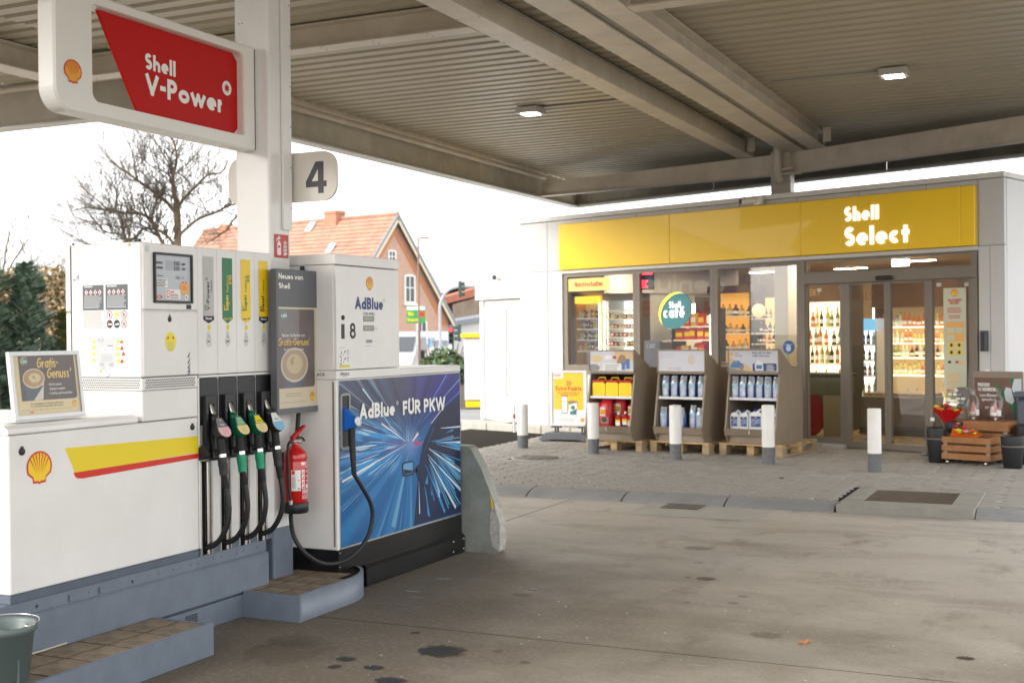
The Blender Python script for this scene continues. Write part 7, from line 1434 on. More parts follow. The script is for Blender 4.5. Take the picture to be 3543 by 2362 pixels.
# flower corner
FB = M('flower bucket black', (.012, .013, .015), .45); RIMG = M('bucket rim', (.16, .14, .12), .5)
def flowerpot(s, t_, lab, h=.41, r=.115, z=.07):
    t = thing('flower_bucket', lab, 'bucket', SL_(s, t_, z), SRZ, 'black flower buckets')
    m_ = MB(); m_.lathe([(r*.74, 0), (r*.78, .01), (r*.95, h*.62), (r*.96, h*.66), (r*1.02, h*.97), (r*1.0, h), (r*.93, h*.99), (r*.85, h*.7), (0, h*.6)], n=26); obj('shell', m_, FB, t)
    m_ = MB(); m_.lathe([(r*.97, h*.655), (r*1.04, h*.66), (r*1.05, h*.69), (r*.98, h*.70)], n=26); obj('band', m_, RIMG, t)
flowerpot(.565, -.93, 'black flower bucket left of the slatted crate, empty'); flowerpot(.63, -.6, 'black bucket holding the red wrapped bouquet', .47, .115); flowerpot(1.475, -.98, 'black flower bucket at the right end of the lower crate', .36, .125); flowerpot(1.42, -.5, 'black bucket behind the upper crate at the right', .45, .11)
CRW = M('crate cedar', (.33, .15, .055), .6, var=.25, vs=6, bump=.3, bs=60); BATT = M('crate batten grey', (.40, .36, .31), .6)
def crate(s0, s1, t0, t1, z0, z1, rows, lab, castor):
    t = thing('slatted_crate', lab, 'crate', SL_((s0+s1)/2, t0, .07), SRZ, 'slatted wooden crates'); w = (s1-s0)/2; d = t1-t0; z0 -= .07; z1 -= .07; p = (z1-z0+.022)/rows
    for i in range(rows):
        a, b_ = z0+i*p, z0+(i+1)*p-.022
        for args in ((-w, w, 0, .018), (-w, w, d-.018, d), (-w, -w+.018, .019, d-.019), (w-.018, w, .019, d-.019)): m_ = MB(); m_.box(*args, a, b_, b=.004); obj('slat', m_, CRW, t)
    for x in (-w+.019, w-.059):
        for y in (.019, d-.04): m_ = MB(); m_.box(x, x+.04, y, y+.02, z0, z1-.01); obj('corner_post', m_, BATT, t)
    m_ = MB(); m_.box(-w+.02, w-.02, .02, d-.02, z0+.005, z0+.015); obj('bottom', m_, DARKI, t)
    if castor:
        for x in (-w+.05, w-.08):
            for y in (.06, d-.06):
                m_ = MB(); m_.lathe([(.02, -.011), (.022, 0), (.02, .011)], (x, y, .022), 12, ax=(1, 0, 0)); m_.prism([(-.02, .02), (.02, .02), (.03, .055), (-.03, .055)], Fr((x+.014, y, 0), (0, 1, 0), (0, 0, 1)), -.002, .002); m_.box(x-.03, x+.03, y-.025, y+.025, .055, .06); obj('castor', m_, CHROME, t)
crate(.655, 1.235, -1.0, -.66, .125, .385, 3, 'lower slatted brown crate on castors holding a bouquet', True)
crate(.66, 1.27, -.62, -.28, .30, .55, 2, 'upper slatted brown crate holding two wrapped gnomes', False)
t = thing('crate_stand', 'hidden dark stool carrying the upper crate', 'stand', SL_(.96, -.45, .07), SRZ); m_ = MB(); m_.box(-.22, .22, -.12, .12, 0, .225, b=.01); obj('block', m_, DARKI, t)
# flower board
t = thing('flower_board', 'brown board with white tulips and the words FREUDE SCHENKEN', 'sign', SL_(.98, -.2, .07), SRZ); F_ = FY(0)
m_ = MB(); m_.box(-.30, .30, 0, .03, .0, 1.045, b=.004); obj('board', m_, RKM, t)
m_ = MB(); m_.rect(F_, -.28, .285, .44, .97, .002, 0); text(m_, F_, 'FREUDE', -.235, .865, .042, .2, .85, 1, .005); text(m_, F_, 'SCHENKEN.', -.235, .81, .042, .2, .85, 1, .005); text(m_, F_, 'Lass Blumen', -.21, .745, .036, .14, .85, 1, .005); text(m_, F_, 'sprechen!', -.19, .695, .036, .14, .85, 1, .005); text(m_, F_, 'GO WELL', -.15, .6, .03, .18, .85, 1, .005)
for (pts, m) in (([(-.03, .93), (.0, .9), (.12, .75), (.09, .7), (.02, .8)], 2), ([(.05, .8), (.12, .68), (.2, .55), (.28, .5), (.28, .75), (.2, .66), (.1, .85)], 2), ([(.15, .96), (.2, .97), (.22, .85), (.17, .87)], 2), ([(.08, .8), (.1, .86), (.16, .85), (.2, .7), (.17, .66), (.1, .7)], 3), ([(.17, .84), (.2, .96), (.285, .965), (.285, .72), (.24, .7)], 3), ([(.2, .8), (.24, .7), (.285, .6), (.285, .45), (.2, .47)], 4)): m_.flat(pts, F_, .003+.0006*m, m)
obj('print', m_, [M('board photo brown', (.16, .085, .055), .5, var=.2, vs=5), PW, M('leaf green print', (.02, .17, .05), .5), M('tulip white', (.62, .68, .72), .5), M('leaf deep green', (.01, .08, .04), .5)], t)
# gnomes in film
PKC = M('gnome pink', (.70, .30, .28), .7)
for i, (s, t_, lean, lab) in enumerate(((.80, -.46, .0, 'left pink hatted gnome wrapped in clear film'), (1.06, -.46, .22, 'right leaning pink hatted gnome wrapped in clear film'))):
    t = thing('wrapped_gnome', lab, 'gift', SL_(s, t_, .56), SRZ)
    m_ = MB(); m_.ball((0, 0, .03), .05, 10, sc=(1, .9, .9)); obj('body', m_, M('gnome brown', (.28, .12, .08), .7), t)
    m_ = MB(); m_.lathe([(.045, .07), (.035, .1), (.022, .15), (.008, .20), (0, .205)], n=12); m_.tube([(0, 0, .19), (.012, 0, .215)], [.01, .004], 6); obj('hat', m_, PKC, t)
    m_ = MB(); m_.ball((0, -.035, .065), .03, 8, sc=(1.2, .7, .8)); m_.ball((.02, -.04, .01), .018, 8); obj('beard', m_, PW, t)
    m_ = MB(); nu = 12
    prof = [(.085, -.04), (.1, .05), (.085, .15), (.06, .23), (.022, .29), (.03, .33), (.045, .36)]
    vs = [Vector((r*math.cos(2*PI*j/nu)*(1+R.uniform(-.15, .15))+lean*z*.6, r*.7*math.sin(2*PI*j/nu)*(1+R.uniform(-.15, .15)), z)) for r, z in prof for j in range(nu)]
    m_.add(vs, [[k*nu+j, k*nu+(j+1) % nu, (k+1)*nu+(j+1) % nu, (k+1)*nu+j] for k in range(len(prof)-1) for j in range(nu)], 0, False); obj('film', m_, FILM, t)
    m_ = MB(); m_.box(.06, .1, -.075, -.072, .05, .12); obj('price_tag', m_, PW, t)
def bloom(m_, p, r, m): 
    m_.ball(p, r, 8, m, (1, 1, .6)); p = Vector(p)
    for j in range(7): a = 2*PI*j/7; m_.ball(p+Vector((math.cos(a)*r, math.sin(a)*r*.8, .1*r)), r*.45, 6, m, (1, 1, .5))
FM = [M('bloom red', (.65, .02, .01), .6), M('bloom yellow', (.85, .65, .02), .6), M('bloom orange', (.8, .22, .01), .6), M('bloom pink', (.75, .25, .35), .6), M('bloom magenta', (.45, .01, .15), .6)]
t = thing('red_bouquet', 'mixed flower bouquet in bright red paper, standing in the black bucket', 'bouquet', SL_(.58, -.66, .56), SRZ)
m_ = MB(); pr = [(.04, -.06), (.08, .0), (.15, .07), (.19, .11)]; vs = [(r*math.cos(2*PI*j/16)*(1+(.12 if j % 2 else -.05)*(k/3)), r*math.sin(2*PI*j/16)*.8, z+(.02 if j % 2 else -.01)*k/3) for k, (r, z) in enumerate(pr) for j in range(16)]
m_.add(vs, [[k*16+j, k*16+(j+1) % 16, (k+1)*16+(j+1) % 16, (k+1)*16+j] for k in range(3) for j in range(16)]); obj('paper', m_, M('red paper', (.55, .005, .008), .5), t)
m_ = MB()
for j in range(150):
    a, r = R.uniform(0, 6.28), R.uniform(0, .18); p = Vector((r*math.cos(a), r*math.sin(a)*.8, .08+R.uniform(0, .07))); d = Vector((R.uniform(-1, 1), R.uniform(-1, 1), R.uniform(.2, 1))).normalized()*.04; q = d.cross(Vector((0, 0, 1))).normalized()*.008
    m_.add([p, p+d*.5+q, p+d, p+d*.5-q], [(0, 1, 2, 3)])
obj('greenery', m_, M('bouquet green', (.04, .09, .02), .6), t, kind='stuff')
for (x, y, z, r, k) in ((.02, -.05, .16, .035, 0), (-.1, -.08, .15, .03, 1), (-.04, -.1, .12, .035, 2), (.13, -.05, .11, .03, 1), (.07, -.1, .12, .028, 0), (-.02, 0, .17, .03, 0), (.15, 0, .09, .025, 1)): m_ = MB(); bloom(m_, (x, y, z), r, 0); obj('bloom', m_, FM[k], t)
m_ = MB(); m_.box(-.16, -.11, -.12, -.118, -.02, .02); obj('price_tag', m_, PW, t)
t = thing('crate_bouquet', 'small bouquet in orange paper lying on the lower crate', 'bouquet', SL_(.86, -.82, .385), SRZ)
m_ = MB(); m_.add([(-.13, -.1, 0), (.16, -.1, -.01), (.2, .0, .02), (.1, .1, .06), (-.12, .08, .06), (-.14, -.02, .09), (0, -.02, .015)], [(0, 1, 6), (1, 2, 6), (2, 3, 6), (3, 4, 6), (4, 5, 6), (5, 0, 6)]); obj('paper', m_, M('orange paper', (.7, .13, .005), .4), t)
for (x, y, z, r, k) in ((-.05, -.07, .07, .035, 1), (.05, -.08, .06, .032, 3), (-.1, -.03, .11, .026, 4), (.0, -.02, .1, .03, 0), (.1, -.02, .07, .025, 2), (-.09, .02, .14, .02, 2), (-.02, -.09, .05, .02, 1), (.14, -.05, .04, .02, 1)): m_ = MB(); bloom(m_, (x, y, z), r, 0); obj('bloom', m_, FM[k], t)
m_ = MB()
for j in range(50):
    p = Vector((R.uniform(-.05, .18), R.uniform(-.1, .05), R.uniform(.02, .07))); d = Vector((R.uniform(-1, 1), R.uniform(-1, 1), R.uniform(.2, 1))).normalized()*.04; q = d.cross(Vector((0, 0, 1))).normalized()*.008
    m_.add([p, p+d*.5+q, p+d, p+d*.5-q], [(0, 1, 2, 3)])
obj('greenery', m_, MATS['bouquet green'], t, kind='stuff')
t = thing('waste_bin', 'blue grey plastic bin at the right edge beside the flower board', 'bin', SL_(1.5, -.25, .07), SRZ)
m_ = MB(); m_.box(-.25, .25, -.1, .3, 0, .74, b=.03); obj('body', m_, M('bin blue grey', (.10, .12, .155), .5), t); m_ = MB(); m_.box(-.27, .27, -.13, .32, .742, .82, b=.02); obj('lid', m_, MATS['bin blue grey'], t)
m_ = MB(); m_.box(.05, .14, -.3, .0, .066, .12, b=.02); o = obj('door_stop_stone', m_, PVK, label='small pale stone at the foot of the sliding door', cat='stone', loc=SL_(0.02, -.05, .0), rz=SRZ)
# ================================================================ SURROUNDINGS
def PXY(x, y, f):      # a bearing and height as seen from the forecourt, at a chosen distance ahead
    a, b = (x-1176)/2828.8, -(y-784)/2828.8
    d = Fw+Rr*a+Uu*b; k = f/(d.x*CF.x+d.y*CF.y); return Vector((0, 0, 1.6))+d*k
def cthing(name, label, cat, r, f, z=None, rot=0, group=None):
    t = thing(name, label, cat, W(r, f, gz(f) if z is None else z), YAW+rot, group); return t
def brickmat(name, c1, c2, mo, sc=1, bw=.24, rh=.075):
    m = bpy.data.materials.new(name); m.use_nodes = True; n = m.node_tree.nodes; L = m.node_tree.links; b = n['Principled BSDF']; b.inputs['Roughness'].default_value = .85
    tc = n.new('ShaderNodeTexCoord'); s = n.new('ShaderNodeSeparateXYZ'); L.new(tc.outputs['Object'], s.inputs[0]); ad = n.new('ShaderNodeMath'); L.new(s.outputs[0], ad.inputs[0]); L.new(s.outputs[1], ad.inputs[1])
    cb = n.new('ShaderNodeCombineXYZ'); L.new(ad.outputs[0], cb.inputs[0]); L.new(s.outputs[2], cb.inputs[1])
    t = n.new('ShaderNodeTexBrick'); t.inputs['Scale'].default_value = sc; t.inputs['Brick Width'].default_value = bw; t.inputs['Row Height'].default_value = rh; t.inputs['Mortar Size'].default_value = .012
    t.inputs['Color1'].default_value = (*c1, 1); t.inputs['Color2'].default_value = (*c2, 1); t.inputs['Mortar'].default_value = (*mo, 1); L.new(cb.outputs[0], t.inputs['Vector']); L.new(t.outputs['Color'], b.inputs['Base Color']); return m
BRK = brickmat('red brick wall', (.42, .21, .14), (.50, .28, .19), (.46, .37, .30)); BRK2 = brickmat('dark brick wall', (.26, .08, .05), (.34, .13, .09), (.3, .25, .2))
RTL = M('orange roof tile', (.36, .195, .135), .85, var=.2, vs=1.5, var2=(.27, .145, .10)); WFR = M('window frame white', (.8, .8, .78), .5); WGL = M('far window glass', (.06, .07, .08), .1); VRG = M('verge slate blue', (.22, .24, .27), .6); VRC = M('verge cream', (.62, .54, .40), .6)
# ---- brick house with steep gable
k_ = 1.25; hs = thing('brick_house', 'brick house with steep orange tiled roof, chimney and white framed gable windows', 'house', W(-5.68*k_, 60*k_, -.78), YAW+math.radians(54.7))
GW, GZ, GE, HL = 4.2*k_, 8.97+.78, 2.75+.78, 13.5*k_
m_ = MB(); m_.prism([(-GW, 0), (GW, 0), (GW, GE), (0, GZ-.15), (-GW, GE)], FY(0), -HL, 0); obj('wall', m_, BRK, hs)
sl_ = Vector((GW, 0, GZ-GE)); ln_ = sl_.length; ov = .35
for sgn in (-1, 1):
    dx, dz = sgn*GW/ln_, -(GZ-GE)/ln_; nx, nz2 = -dz*sgn*sgn if 0 else abs(dz)*sgn, abs(dx)
    m_ = MB(); n_ = 26
    for i in range(n_):     # overlapping courses of tiles
        a, b_ = i/n_*(ln_+.5), (i+1.25)/n_*(ln_+.5)
        p = [Vector((dx*a+nx*.03, 0, GZ+dz*a+nz2*.03)), Vector((dx*b_+nx*.09, 0, GZ+dz*b_+nz2*.09))]
        m_.add([p[0]+Vector((0, -ov, 0)), p[1]+Vector((0, -ov, 0)), p[1]+Vector((0, HL+ov, 0)), p[0]+Vector((0, HL+ov, 0)), p[1]+Vector((-nx*.06, -ov, -nz2*.06)), p[1]+Vector((-nx*.06, HL+ov, -nz2*.06))], [(0, 1, 2, 3), (1, 4, 5, 2)])
    obj('roof_tiles', m_, RTL, hs, kind='stuff')
    m_ = MB(); E_ = ln_+.55
    for off, w, mt_ in ((0, .16, 0), (.17, .2, 1)):
        q = lambda a, o: Vector((dx*a+nx*(.1-o), -ov-.04+off*.25, GZ+dz*a+nz2*(.1-o)))
        a0 = 0; vs = [q(a0, off), q(E_, off), q(E_, off+w), q(a0, off+w)]; vs = vs+[v+Vector((0, .05, 0)) for v in vs]
        m_.add(vs, [(0, 1, 2, 3), (4, 7, 6, 5), (0, 4, 5, 1), (2, 6, 7, 3), (0, 3, 7, 4), (1, 5, 6, 2)], mt_)
    obj('verge_board', m_, [VRG, VRC], hs)
    m_ = MB(); q = lambda a, o: Vector((dx*a-nx*o, -.03, GZ-.2+dz*a-nz2*o)); vs = [q(.3, .3), q(ln_-.1, .3), q(ln_-.1, .62), q(.5, .62)]; vs += [v+Vector((0, .028, 0)) for v in vs]; m_.add(vs, [(0, 1, 2, 3), (0, 4, 5, 1), (2, 6, 7, 3), (0, 3, 7, 4), (1, 5, 6, 2)]); obj('brick_cornice', m_, M('cornice brick', (.46, .19, .09), .8, var=.15), hs)
m_ = MB(); m_.tube([(0, -ov, GZ+.08), (0, HL+ov, GZ+.08)], .13, 8); obj('ridge_tiles', m_, RTL, hs)
def hwin(x, z0, w, h, arch=True):
    m_ = MB(); P_ = [(x-w/2, z0), (x+w/2, z0), (x+w/2, z0+h), (x, z0+h+.1*w), (x-w/2, z0+h)]; Q_ = [(x-w/2+.09, z0+.1), (x+w/2-.09, z0+.1), (x+w/2-.09, z0+h-.06), (x, z0+h-.03), (x-w/2+.09, z0+h-.06)]
    m_.ring(P_, Q_, FY(0), -.02, .06); m_.box(x-.025, x+.025, -.045, -.01, z0+.1, z0+h-.05); m_.box(x-w/2+.09, x-.027, -.04, -.01, z0+h*.55, z0+h*.55+.05); m_.box(x+.027, x+w/2-.09, -.04, -.01, z0+h*.55, z0+h*.55+.05); f = obj('window', m_, WFR, hs)
    m_ = MB(); m_.rect(FY(-.006), x-w/2+.09, x+w/2-.09, z0+.1, z0+h-.05); obj('pane', m_, WGL, f)
    m_ = MB(); m_.box(x-w/2-.1, x+w/2+.1, -.12, .0, z0-.12, z0-.003); obj('sill', m_, WFR, f)
hwin(-.25, 5.95+.78+.05, .72, .8); hwin(1.39, 3.65+.78, 1.0, 1.7); hwin(-1.5, 3.65+.78, 1.0, 1.7); hwin(2.5, .78+.9, 1.0, 1.6); hwin(-2.6, .78+.9, 1.0, 1.6)
for s, w, zt in ((3.94*k_, 1.05, 9.75+.6), (12.0*k_, .7, 10.1)): m_ = MB(); m_.box(-w*.42, w*.42, s-w/2, s+w/2, GZ-1, zt, b=.03); m_.box(-w*.47, w*.47, s-w*.55, s+w*.55, zt-.2, zt-.1); obj('chimney', m_, M('chimney brick', (.42, .18, .11), .8, var=.2, vs=6), hs)
for (y, a, s_) in ((3.6, 2.6, .38), (6.6, .55, .4)):
    dx, dz = -GW/ln_, -(GZ-GE)/ln_; c = Vector((dx*a, y, GZ+dz*a))+Vector((-abs(dz), 0, abs(dx)))*.14; u = Vector((dx, 0, dz)); F2h = Fr(c, (0, 1, 0), u); m_ = MB(); m_.prism([(-s_*.6, -s_), (s_*.6, -s_), (s_*.6, s_), (-s_*.6, s_)], F2h, -.04, .04); obj('skylight', m_, M('skylight pale', (.6, .62, .63), .3), hs)
# poster on the lamp / house
t = thing('advert_board', 'green and yellow advert board with a red patch before the brick gable', 'sign', PXY(961, 742, 52), YAW+.15)
m_ = MB(); m_.box(-.5, .3, 0, .05, 0, .72, b=.01); obj('board', m_, M('board green', (.03, .32, .08), .5), t); m_ = MB(); F_ = FY(-.004); m_.rect(F_, -.48, .28, .56, .70, 0, 0); m_.rect(F_, -.02, .26, .27, .5, 0, 1); text(m_, F_, 'Wir', -.44, .32, .16, .2, .8, 2, .004); text(m_, F_, 'bauen', -.44, .08, .16, .2, .8, 2, .004); obj('print', m_, [PW, RED2, YEL], t)
m_ = MB(); m_.box(-.13, -.07, .06, .1, -2.5, .3); obj('post', m_, ALU, t)
# street lamp
t = thing('street_lamp', 'thin rusty brown street lamp with arm head before the brick gable', 'street lamp', W(-3.42, 45.4, -.78), YAW)
m_ = MB(); m_.tube([(0, 0, 0), (0, 0, 2.6)], .055, 8); m_.tube([(0, 0, 2.6), (0, 0, 5.9), (.02, 0, 5.98), (.12, 0, 6.0)], .035, 8); obj('pole', m_, M('lamp rust brown', (.20, .12, .09), .6), t); m_ = MB(); m_.box(.08, .42, -.06, .06, 5.97, 6.04, b=.02); obj('head', m_, M('lamp head', (.25, .2, .17), .5), t)
# white van
t = thing('white_van', 'white delivery van with blue grey lettering, passing before the house', 'van', W(-5.15, 52, -.78), YAW+math.radians(-16))
VW = M('van white', (.48, .49, .51), .25, coat=.3); FS = Fr((0, 0, 0), (0, 1, 0), (0, 0, 1)); prof = [(-.0, .35), (-.12, .75), (-.02, 1.3), (.5, 1.66), (1.2, 2.42), (1.5, 2.55), (2.2, 2.60), (5.7, 2.58), (5.8, 2.3), (5.8, .35)]
m_ = MB(); n_ = len(prof)
def vx(z): return .98 if z < 1.3 else .98-.1*(z-1.3)
vs = [(-vx(z), y, z) for y, z in prof]+[(vx(z), y, z) for y, z in prof]; m_.add(vs, [list(range(n_)), list(range(n_, 2*n_))[::-1]]+[[i, (i+1) % n_, n_+(i+1) % n_, n_+i] for i in range(n_)]); obj('body', m_, VW, t)
m_ = MB(); m_.add([(-.82, .56, 1.73), (.82, .56, 1.73), (.74, 1.14, 2.36), (-.74, 1.14, 2.36)], [(0, 1, 2, 3)]); m_.v = [v+Vector((0, -.03, .02)) for v in m_.v]; obj('windscreen', m_, WGL, t)
m_ = MB()
for sx in (1, -1): m_.add([(sx*.955, .95, 1.66), (sx*.955, 2.0, 1.66), (sx*.89, 2.0, 2.35), (sx*.89, 1.45, 2.35)], [(0, 1, 2, 3)]) if sx == 1 else None
obj('side_window', m_, WGL, t); m_ = MB()
m_.add([(-.955, .95, 1.66), (-.955, 2.0, 1.66), (-.89, 2.0, 2.35), (-.89, 1.45, 2.35)], [(0, 1, 2, 3)]); obj('side_window', m_, WGL, t)
m_ = MB(); FV = Fr((.985, 0, 0), (0, 1, 0), (0, 0, 1)); textw(m_, FV, 'Hermes', 2.75, 4.9, 1.92, .42, .17, 0, .012); m_.v = [v+Vector((-.1*(v.z-1.3), 0, 0)) for v in m_.v]; m_.add([(.95, 2.35, 1.9), (.95, 2.6, 1.9), (.915, 2.6, 2.3), (.915, 2.35, 2.3)], [(0, 1, 2, 3)], 1); obj('lettering', m_, [M('van lettering', (.12, .16, .2), .5), M('van blue', (.1, .4, .7), .5)], t)
for y in (1.0, 4.7):
    for sx in (-.98, .8): m_ = MB(); m_.lathe([(.34, 0), (.34, .2)], (sx, y, .34), 18, ax=(1, 0, 0)); w = obj('wheel', m_, RUBBER, t); m_ = MB(); m_.lathe([(.2, -.01), (.2, .21)], (sx, y, .34), 14, ax=(1, 0, 0)); obj('rim', m_, ALU, w)
for sx in (-.75, .55): m_ = MB(); m_.box(sx, sx+.22, -.13, .02, .85, 1.08, b=.03); obj('headlight', m_, M('headlight', (.7, .7, .7), .2), t)
m_ = MB(); m_.box(.99, 1.2, .9, 1.05, 1.4, 1.8, b=.03); m_.box(-1.2, -.99, .9, 1.05, 1.4, 1.8, b=.03); obj('mirror', m_, BLACK, t); m_ = MB(); m_.box(-.9, .9, -.15, .02, .35, .6, b=.03); obj('bumper', m_, DKG, t)
# white building with red roof behind the traffic lights
t = cthing('white_house', 'white rendered house with red brown roofs behind the traffic lights', 'house', -2.2, 84, rot=.35)
m_ = MB(); m_.prism([(-2.8, 0), (5.5, 0), (5.5, 4.2), (-2.8, 3.1)], FY(0), -9, 0); obj('wall', m_, WALLW, t); m_ = MB(); m_.prism([(-3.2, 2.9), (5.6, 4.2), (5.6, 4.5), (-3.2, 3.2)], FY(-.3), -9.6, 0); obj('roof_edge', m_, VRG, t)
m_ = MB(); m_.prism([(-3.6, 4.0), (6.6, 6.4), (6.6, 7.2), (-2.8, 4.6)], FY(6), -8, 0); obj('roof', m_, M('roof red brown', (.36, .13, .08), .7, var=.15), t); m_ = MB(); m_.prism([(0, 3.2), (5.4, 4.2), (5.4, 6.1), (0, 4.7)], FY(6.1), -6, 0); obj('upper_wall', m_, M('timber brown', (.25, .19, .14), .8, var=.3, vs=1), t); m_ = MB(); m_.prism([(-4, 4.7), (7, 7.3), (7, 7.5), (-4, 7.0)], FY(9), -8, 0); obj('pale_roof', m_, M('pale sheet roof', (.7, .72, .75), .4), t)
m_ = MB(); m_.box(.9, 2.0, -.03, .02, .8, 2.9); obj('window', m_, WGL, t)
# traffic lights
TGR = M('signal green grey', (.04, .07, .065), .5)
def tlight(name, label, P_, rz_, lit):
    t = thing(name, label, 'traffic light', P_, rz_, 'traffic lights at the crossing'); t.scale = (.75, .75, .75)
    m_ = MB(); m_.box(-.13, .13, 0, .18, 0, .86, b=.03); obj('housing', m_, TGR, t)
    for i in range(3): m_ = MB(); m_.lathe([(.09, 0), (.1, .16), (.105, .16), (.095, 0)], (0, 0, .15+i*.28), 14, ax=(0, -1, 0)); obj('hood', m_, TGR, t)
    for i in range(3): m_ = MB(); m_.lathe([(.088, .01), (0, .02)], (0, 0, .15+i*.28), 14, ax=(0, -1, 0)); obj('signal_lens', m_, M('red signal lit', (1, .02, .03), .4, emit=3) if (lit and i == 2) else BLACK, t)
    return t
a = PXY(1036, 790, 46); tlight('traffic_light', 'traffic light showing red beside the right end of the brick house', a, YAW, True); tlight('traffic_light', 'traffic light seen from the side, right of the red one', PXY(1051, 784, 46), YAW-1.5, False)
tlight('traffic_light', 'traffic light hanging from the curved grey arm over the road', PXY(1061, 682, 50), YAW-1.5 if 0 else YAW+1.6, False)
t = thing('signal_mast', 'grey mast with arched arm carrying a traffic light over the road', 'mast', W(-2.95, 50.2, -.78), YAW)
q0 = [PXY(x, y, 50.2)-Vector(t.location) for x, y in ((1012, 800), (1010, 715), (1014, 690), (1024, 672), (1040, 662), (1062, 659), (1110, 657))]; R3 = Matrix.Rotation(-YAW, 3, 'Z'); q0 = [R3@q for q in q0]
m_ = MB(); m_.tube([(q0[0].x, q0[0].y, 0)]+smooth(q0, 4), .06, 8); obj('arm', m_, M('mast zinc', (.38, .4, .41), .5, .3), t)
t = thing('signal_post', 'dark post of the two low traffic lights', 'post', W(-2.1, 46.3, -.78), YAW); m_ = MB(); m_.tube([(-.12, 0, 0), (-.12, 0, 2.75)], .04, 8); m_.box(-.2, .12, -.1, .1, 1.5, 1.55); obj('pole', m_, TGR, t)
# kiosk beside the shop
kz = math.radians(-33.6+90)
t = thing('white_kiosk', 'white flat roofed kiosk with deep roof band left of the shop', 'kiosk', W(-.65, 23.7, 0), YAW-math.radians(56.4))
m_ = MB(); m_.box(.03, 4, .05, 3, .0, 2.27, b=.005); m_.box(.03, .16, .02, .05, 0, 2.27); m_.box(1.15, 4, .01, .05, .1, .95); obj('wall', m_, WALLW, t)
m_ = MB(); m_.box(-.04, 4, -.04, 3, 2.28, 2.80, b=.006); obj('roof_band', m_, M('band light grey', (.55, .55, .54), .4), t); m_ = MB(); m_.box(.95, 1.6, .03, .052, .5, 2.05); m_.box(.93, .96, .0, .05, .48, 2.07); obj('recess_panel', m_, M('recess grey', (.6, .6, .58), .5), t)
t2 = thing('kiosk_camera', 'small white camera with dark front on the kiosk roof band', 'camera', W(-.26, 23.05, 2.68), YAW); m_ = MB(); m_.tube([(.12, 0, 0), (-.05, -.12, .0)], .045, 10); m_.box(.1, .16, -.03, .1, -.12, .08, b=.01); obj('housing', m_, WHITE2, t2); m_ = MB(); m_.tube([(-.05, -.12, 0), (-.07, -.135, 0)], .047, 10); obj('lens_front', m_, BLACK, t2)
t = cthing('yellow_edged_cabinet', 'white cabinet with yellow top and foot bands left of the kiosk', 'cabinet', -.95, 27.5, 0)
m_ = MB(); m_.box(-.12, .6, 0, .6, .16, 1.55, b=.01); obj('body', m_, WALLW, t); m_ = MB(); m_.box(-.2, .7, -.06, .66, 1.553, 1.655, b=.02); obj('top_band', m_, YEL, t); m_ = MB(); m_.box(-.1, .55, -.02, .6, 0, .14, b=.01); obj('foot_band', m_, YEL, t)
t = thing('edge_kerb', 'low pale kerb wall running from the kiosk to the shop corner', 'kerb', W(-1.1, 20.9, 0), YAW-math.radians(45)); 
for i in range(6): m_ = MB(); m_.box(i*.62-.3, i*.62+.31, 0, .14, 0, .17, b=.015); obj('kerb_block', m_, M('pale kerb stone', (.46, .43, .38), .8, var=.15, vs=5), t)
t = thing('marker_post', 'tiny white and red marker post at the pale kerb', 'post', PXY(1181, 978, 19.6), 0); m_ = MB(); m_.tube([(0, 0, -.1), (0, 0, .32)], .02, 8); obj('rod', m_, PW, t); m_ = MB(); m_.tube([(0, 0, .12), (0, 0, .19)], .022, 8); obj('band', m_, RED2, t)
# ---------------------------------------------------------------- vegetation
def leafquad(m_, p, sz, up=.3, m=0):
    d = Vector((R.uniform(-1, 1), R.uniform(-1, 1), R.uniform(-1+up, 1))).normalized()*sz; q = d.cross(Vector((R.uniform(-1, 1), R.uniform(-1, 1), R.uniform(-1, 1)))).normalized()*sz*.4
    m_.add([p-d*.5, p+q, p+d*.5, p-q], [(0, 1, 2, 3)], m)
BK = M('bark', (.13, .095, .055), .9, var=.35, vs=3); 
def conifer(label, r, f, h, w, mats, n, drop=0, grp='conifers at the left edge'):
    t = cthing('conifer', label, 'tree', r, f, group=grp); m_ = MB(); m_.tube([(0, 0, 0), (.03, 0, h*.9)], [.09, .02], 6); obj('trunk', m_, BK, t)
    m_ = MB()
    for i in range(n):
        z = h*(R.random()**1.25)*.98+.02; rr = w*(1-z/h)**.75*(.8+.35*math.sin(z*7+R.random())); a = R.uniform(0, 6.28); q = rr*math.sqrt(R.uniform(.35, 1)); jt = .12*math.sin(a*5+z*4)
        p = Vector((math.cos(a)*(q+jt), math.sin(a)*(q+jt), z)); o_ = Vector((math.cos(a), math.sin(a), .5)).normalized(); s_ = R.uniform(.16, .34); side = o_.cross(Vector((0, 0, 1))).normalized()*s_*.28
        m_.add([p, p+o_*s_*.5+side, p+o_*s_, p+o_*s_*.5-side], [(0, 1, 2, 3)], R.randrange(len(mats)))
    obj('crown', m_, mats, t, kind='stuff')
CFM = [M('spruce blue green', (.17, .26, .17), .8), M('spruce grey green', (.32, .40, .33), .8), M('spruce dark', (.09, .14, .09), .9)]
conifer('tall dark blue green conifer cut by the left edge', -14.3, 33, 5.2, 1.9, CFM, 5200); conifer('slender blue green conifer in front of the brown hedge', -13.2, 33.5, 4.35, 1.25, CFM, 4600); conifer('broad low blue green conifer behind the banner', -13.9, 32, 3.2, 1.2, CFM, 3600)
conifer('small yellow green shrub tree beside the pump', -12.3, 34, 3.0, .5, [M('thuja olive', (.13, .15, .03), .8), M('thuja gold', (.28, .25, .04), .8), CFM[2]], 1800)
t = cthing('beech_hedge', 'large brown leafed beech hedge behind the conifers', 'hedge', -15.5, 39.5); m_ = MB()
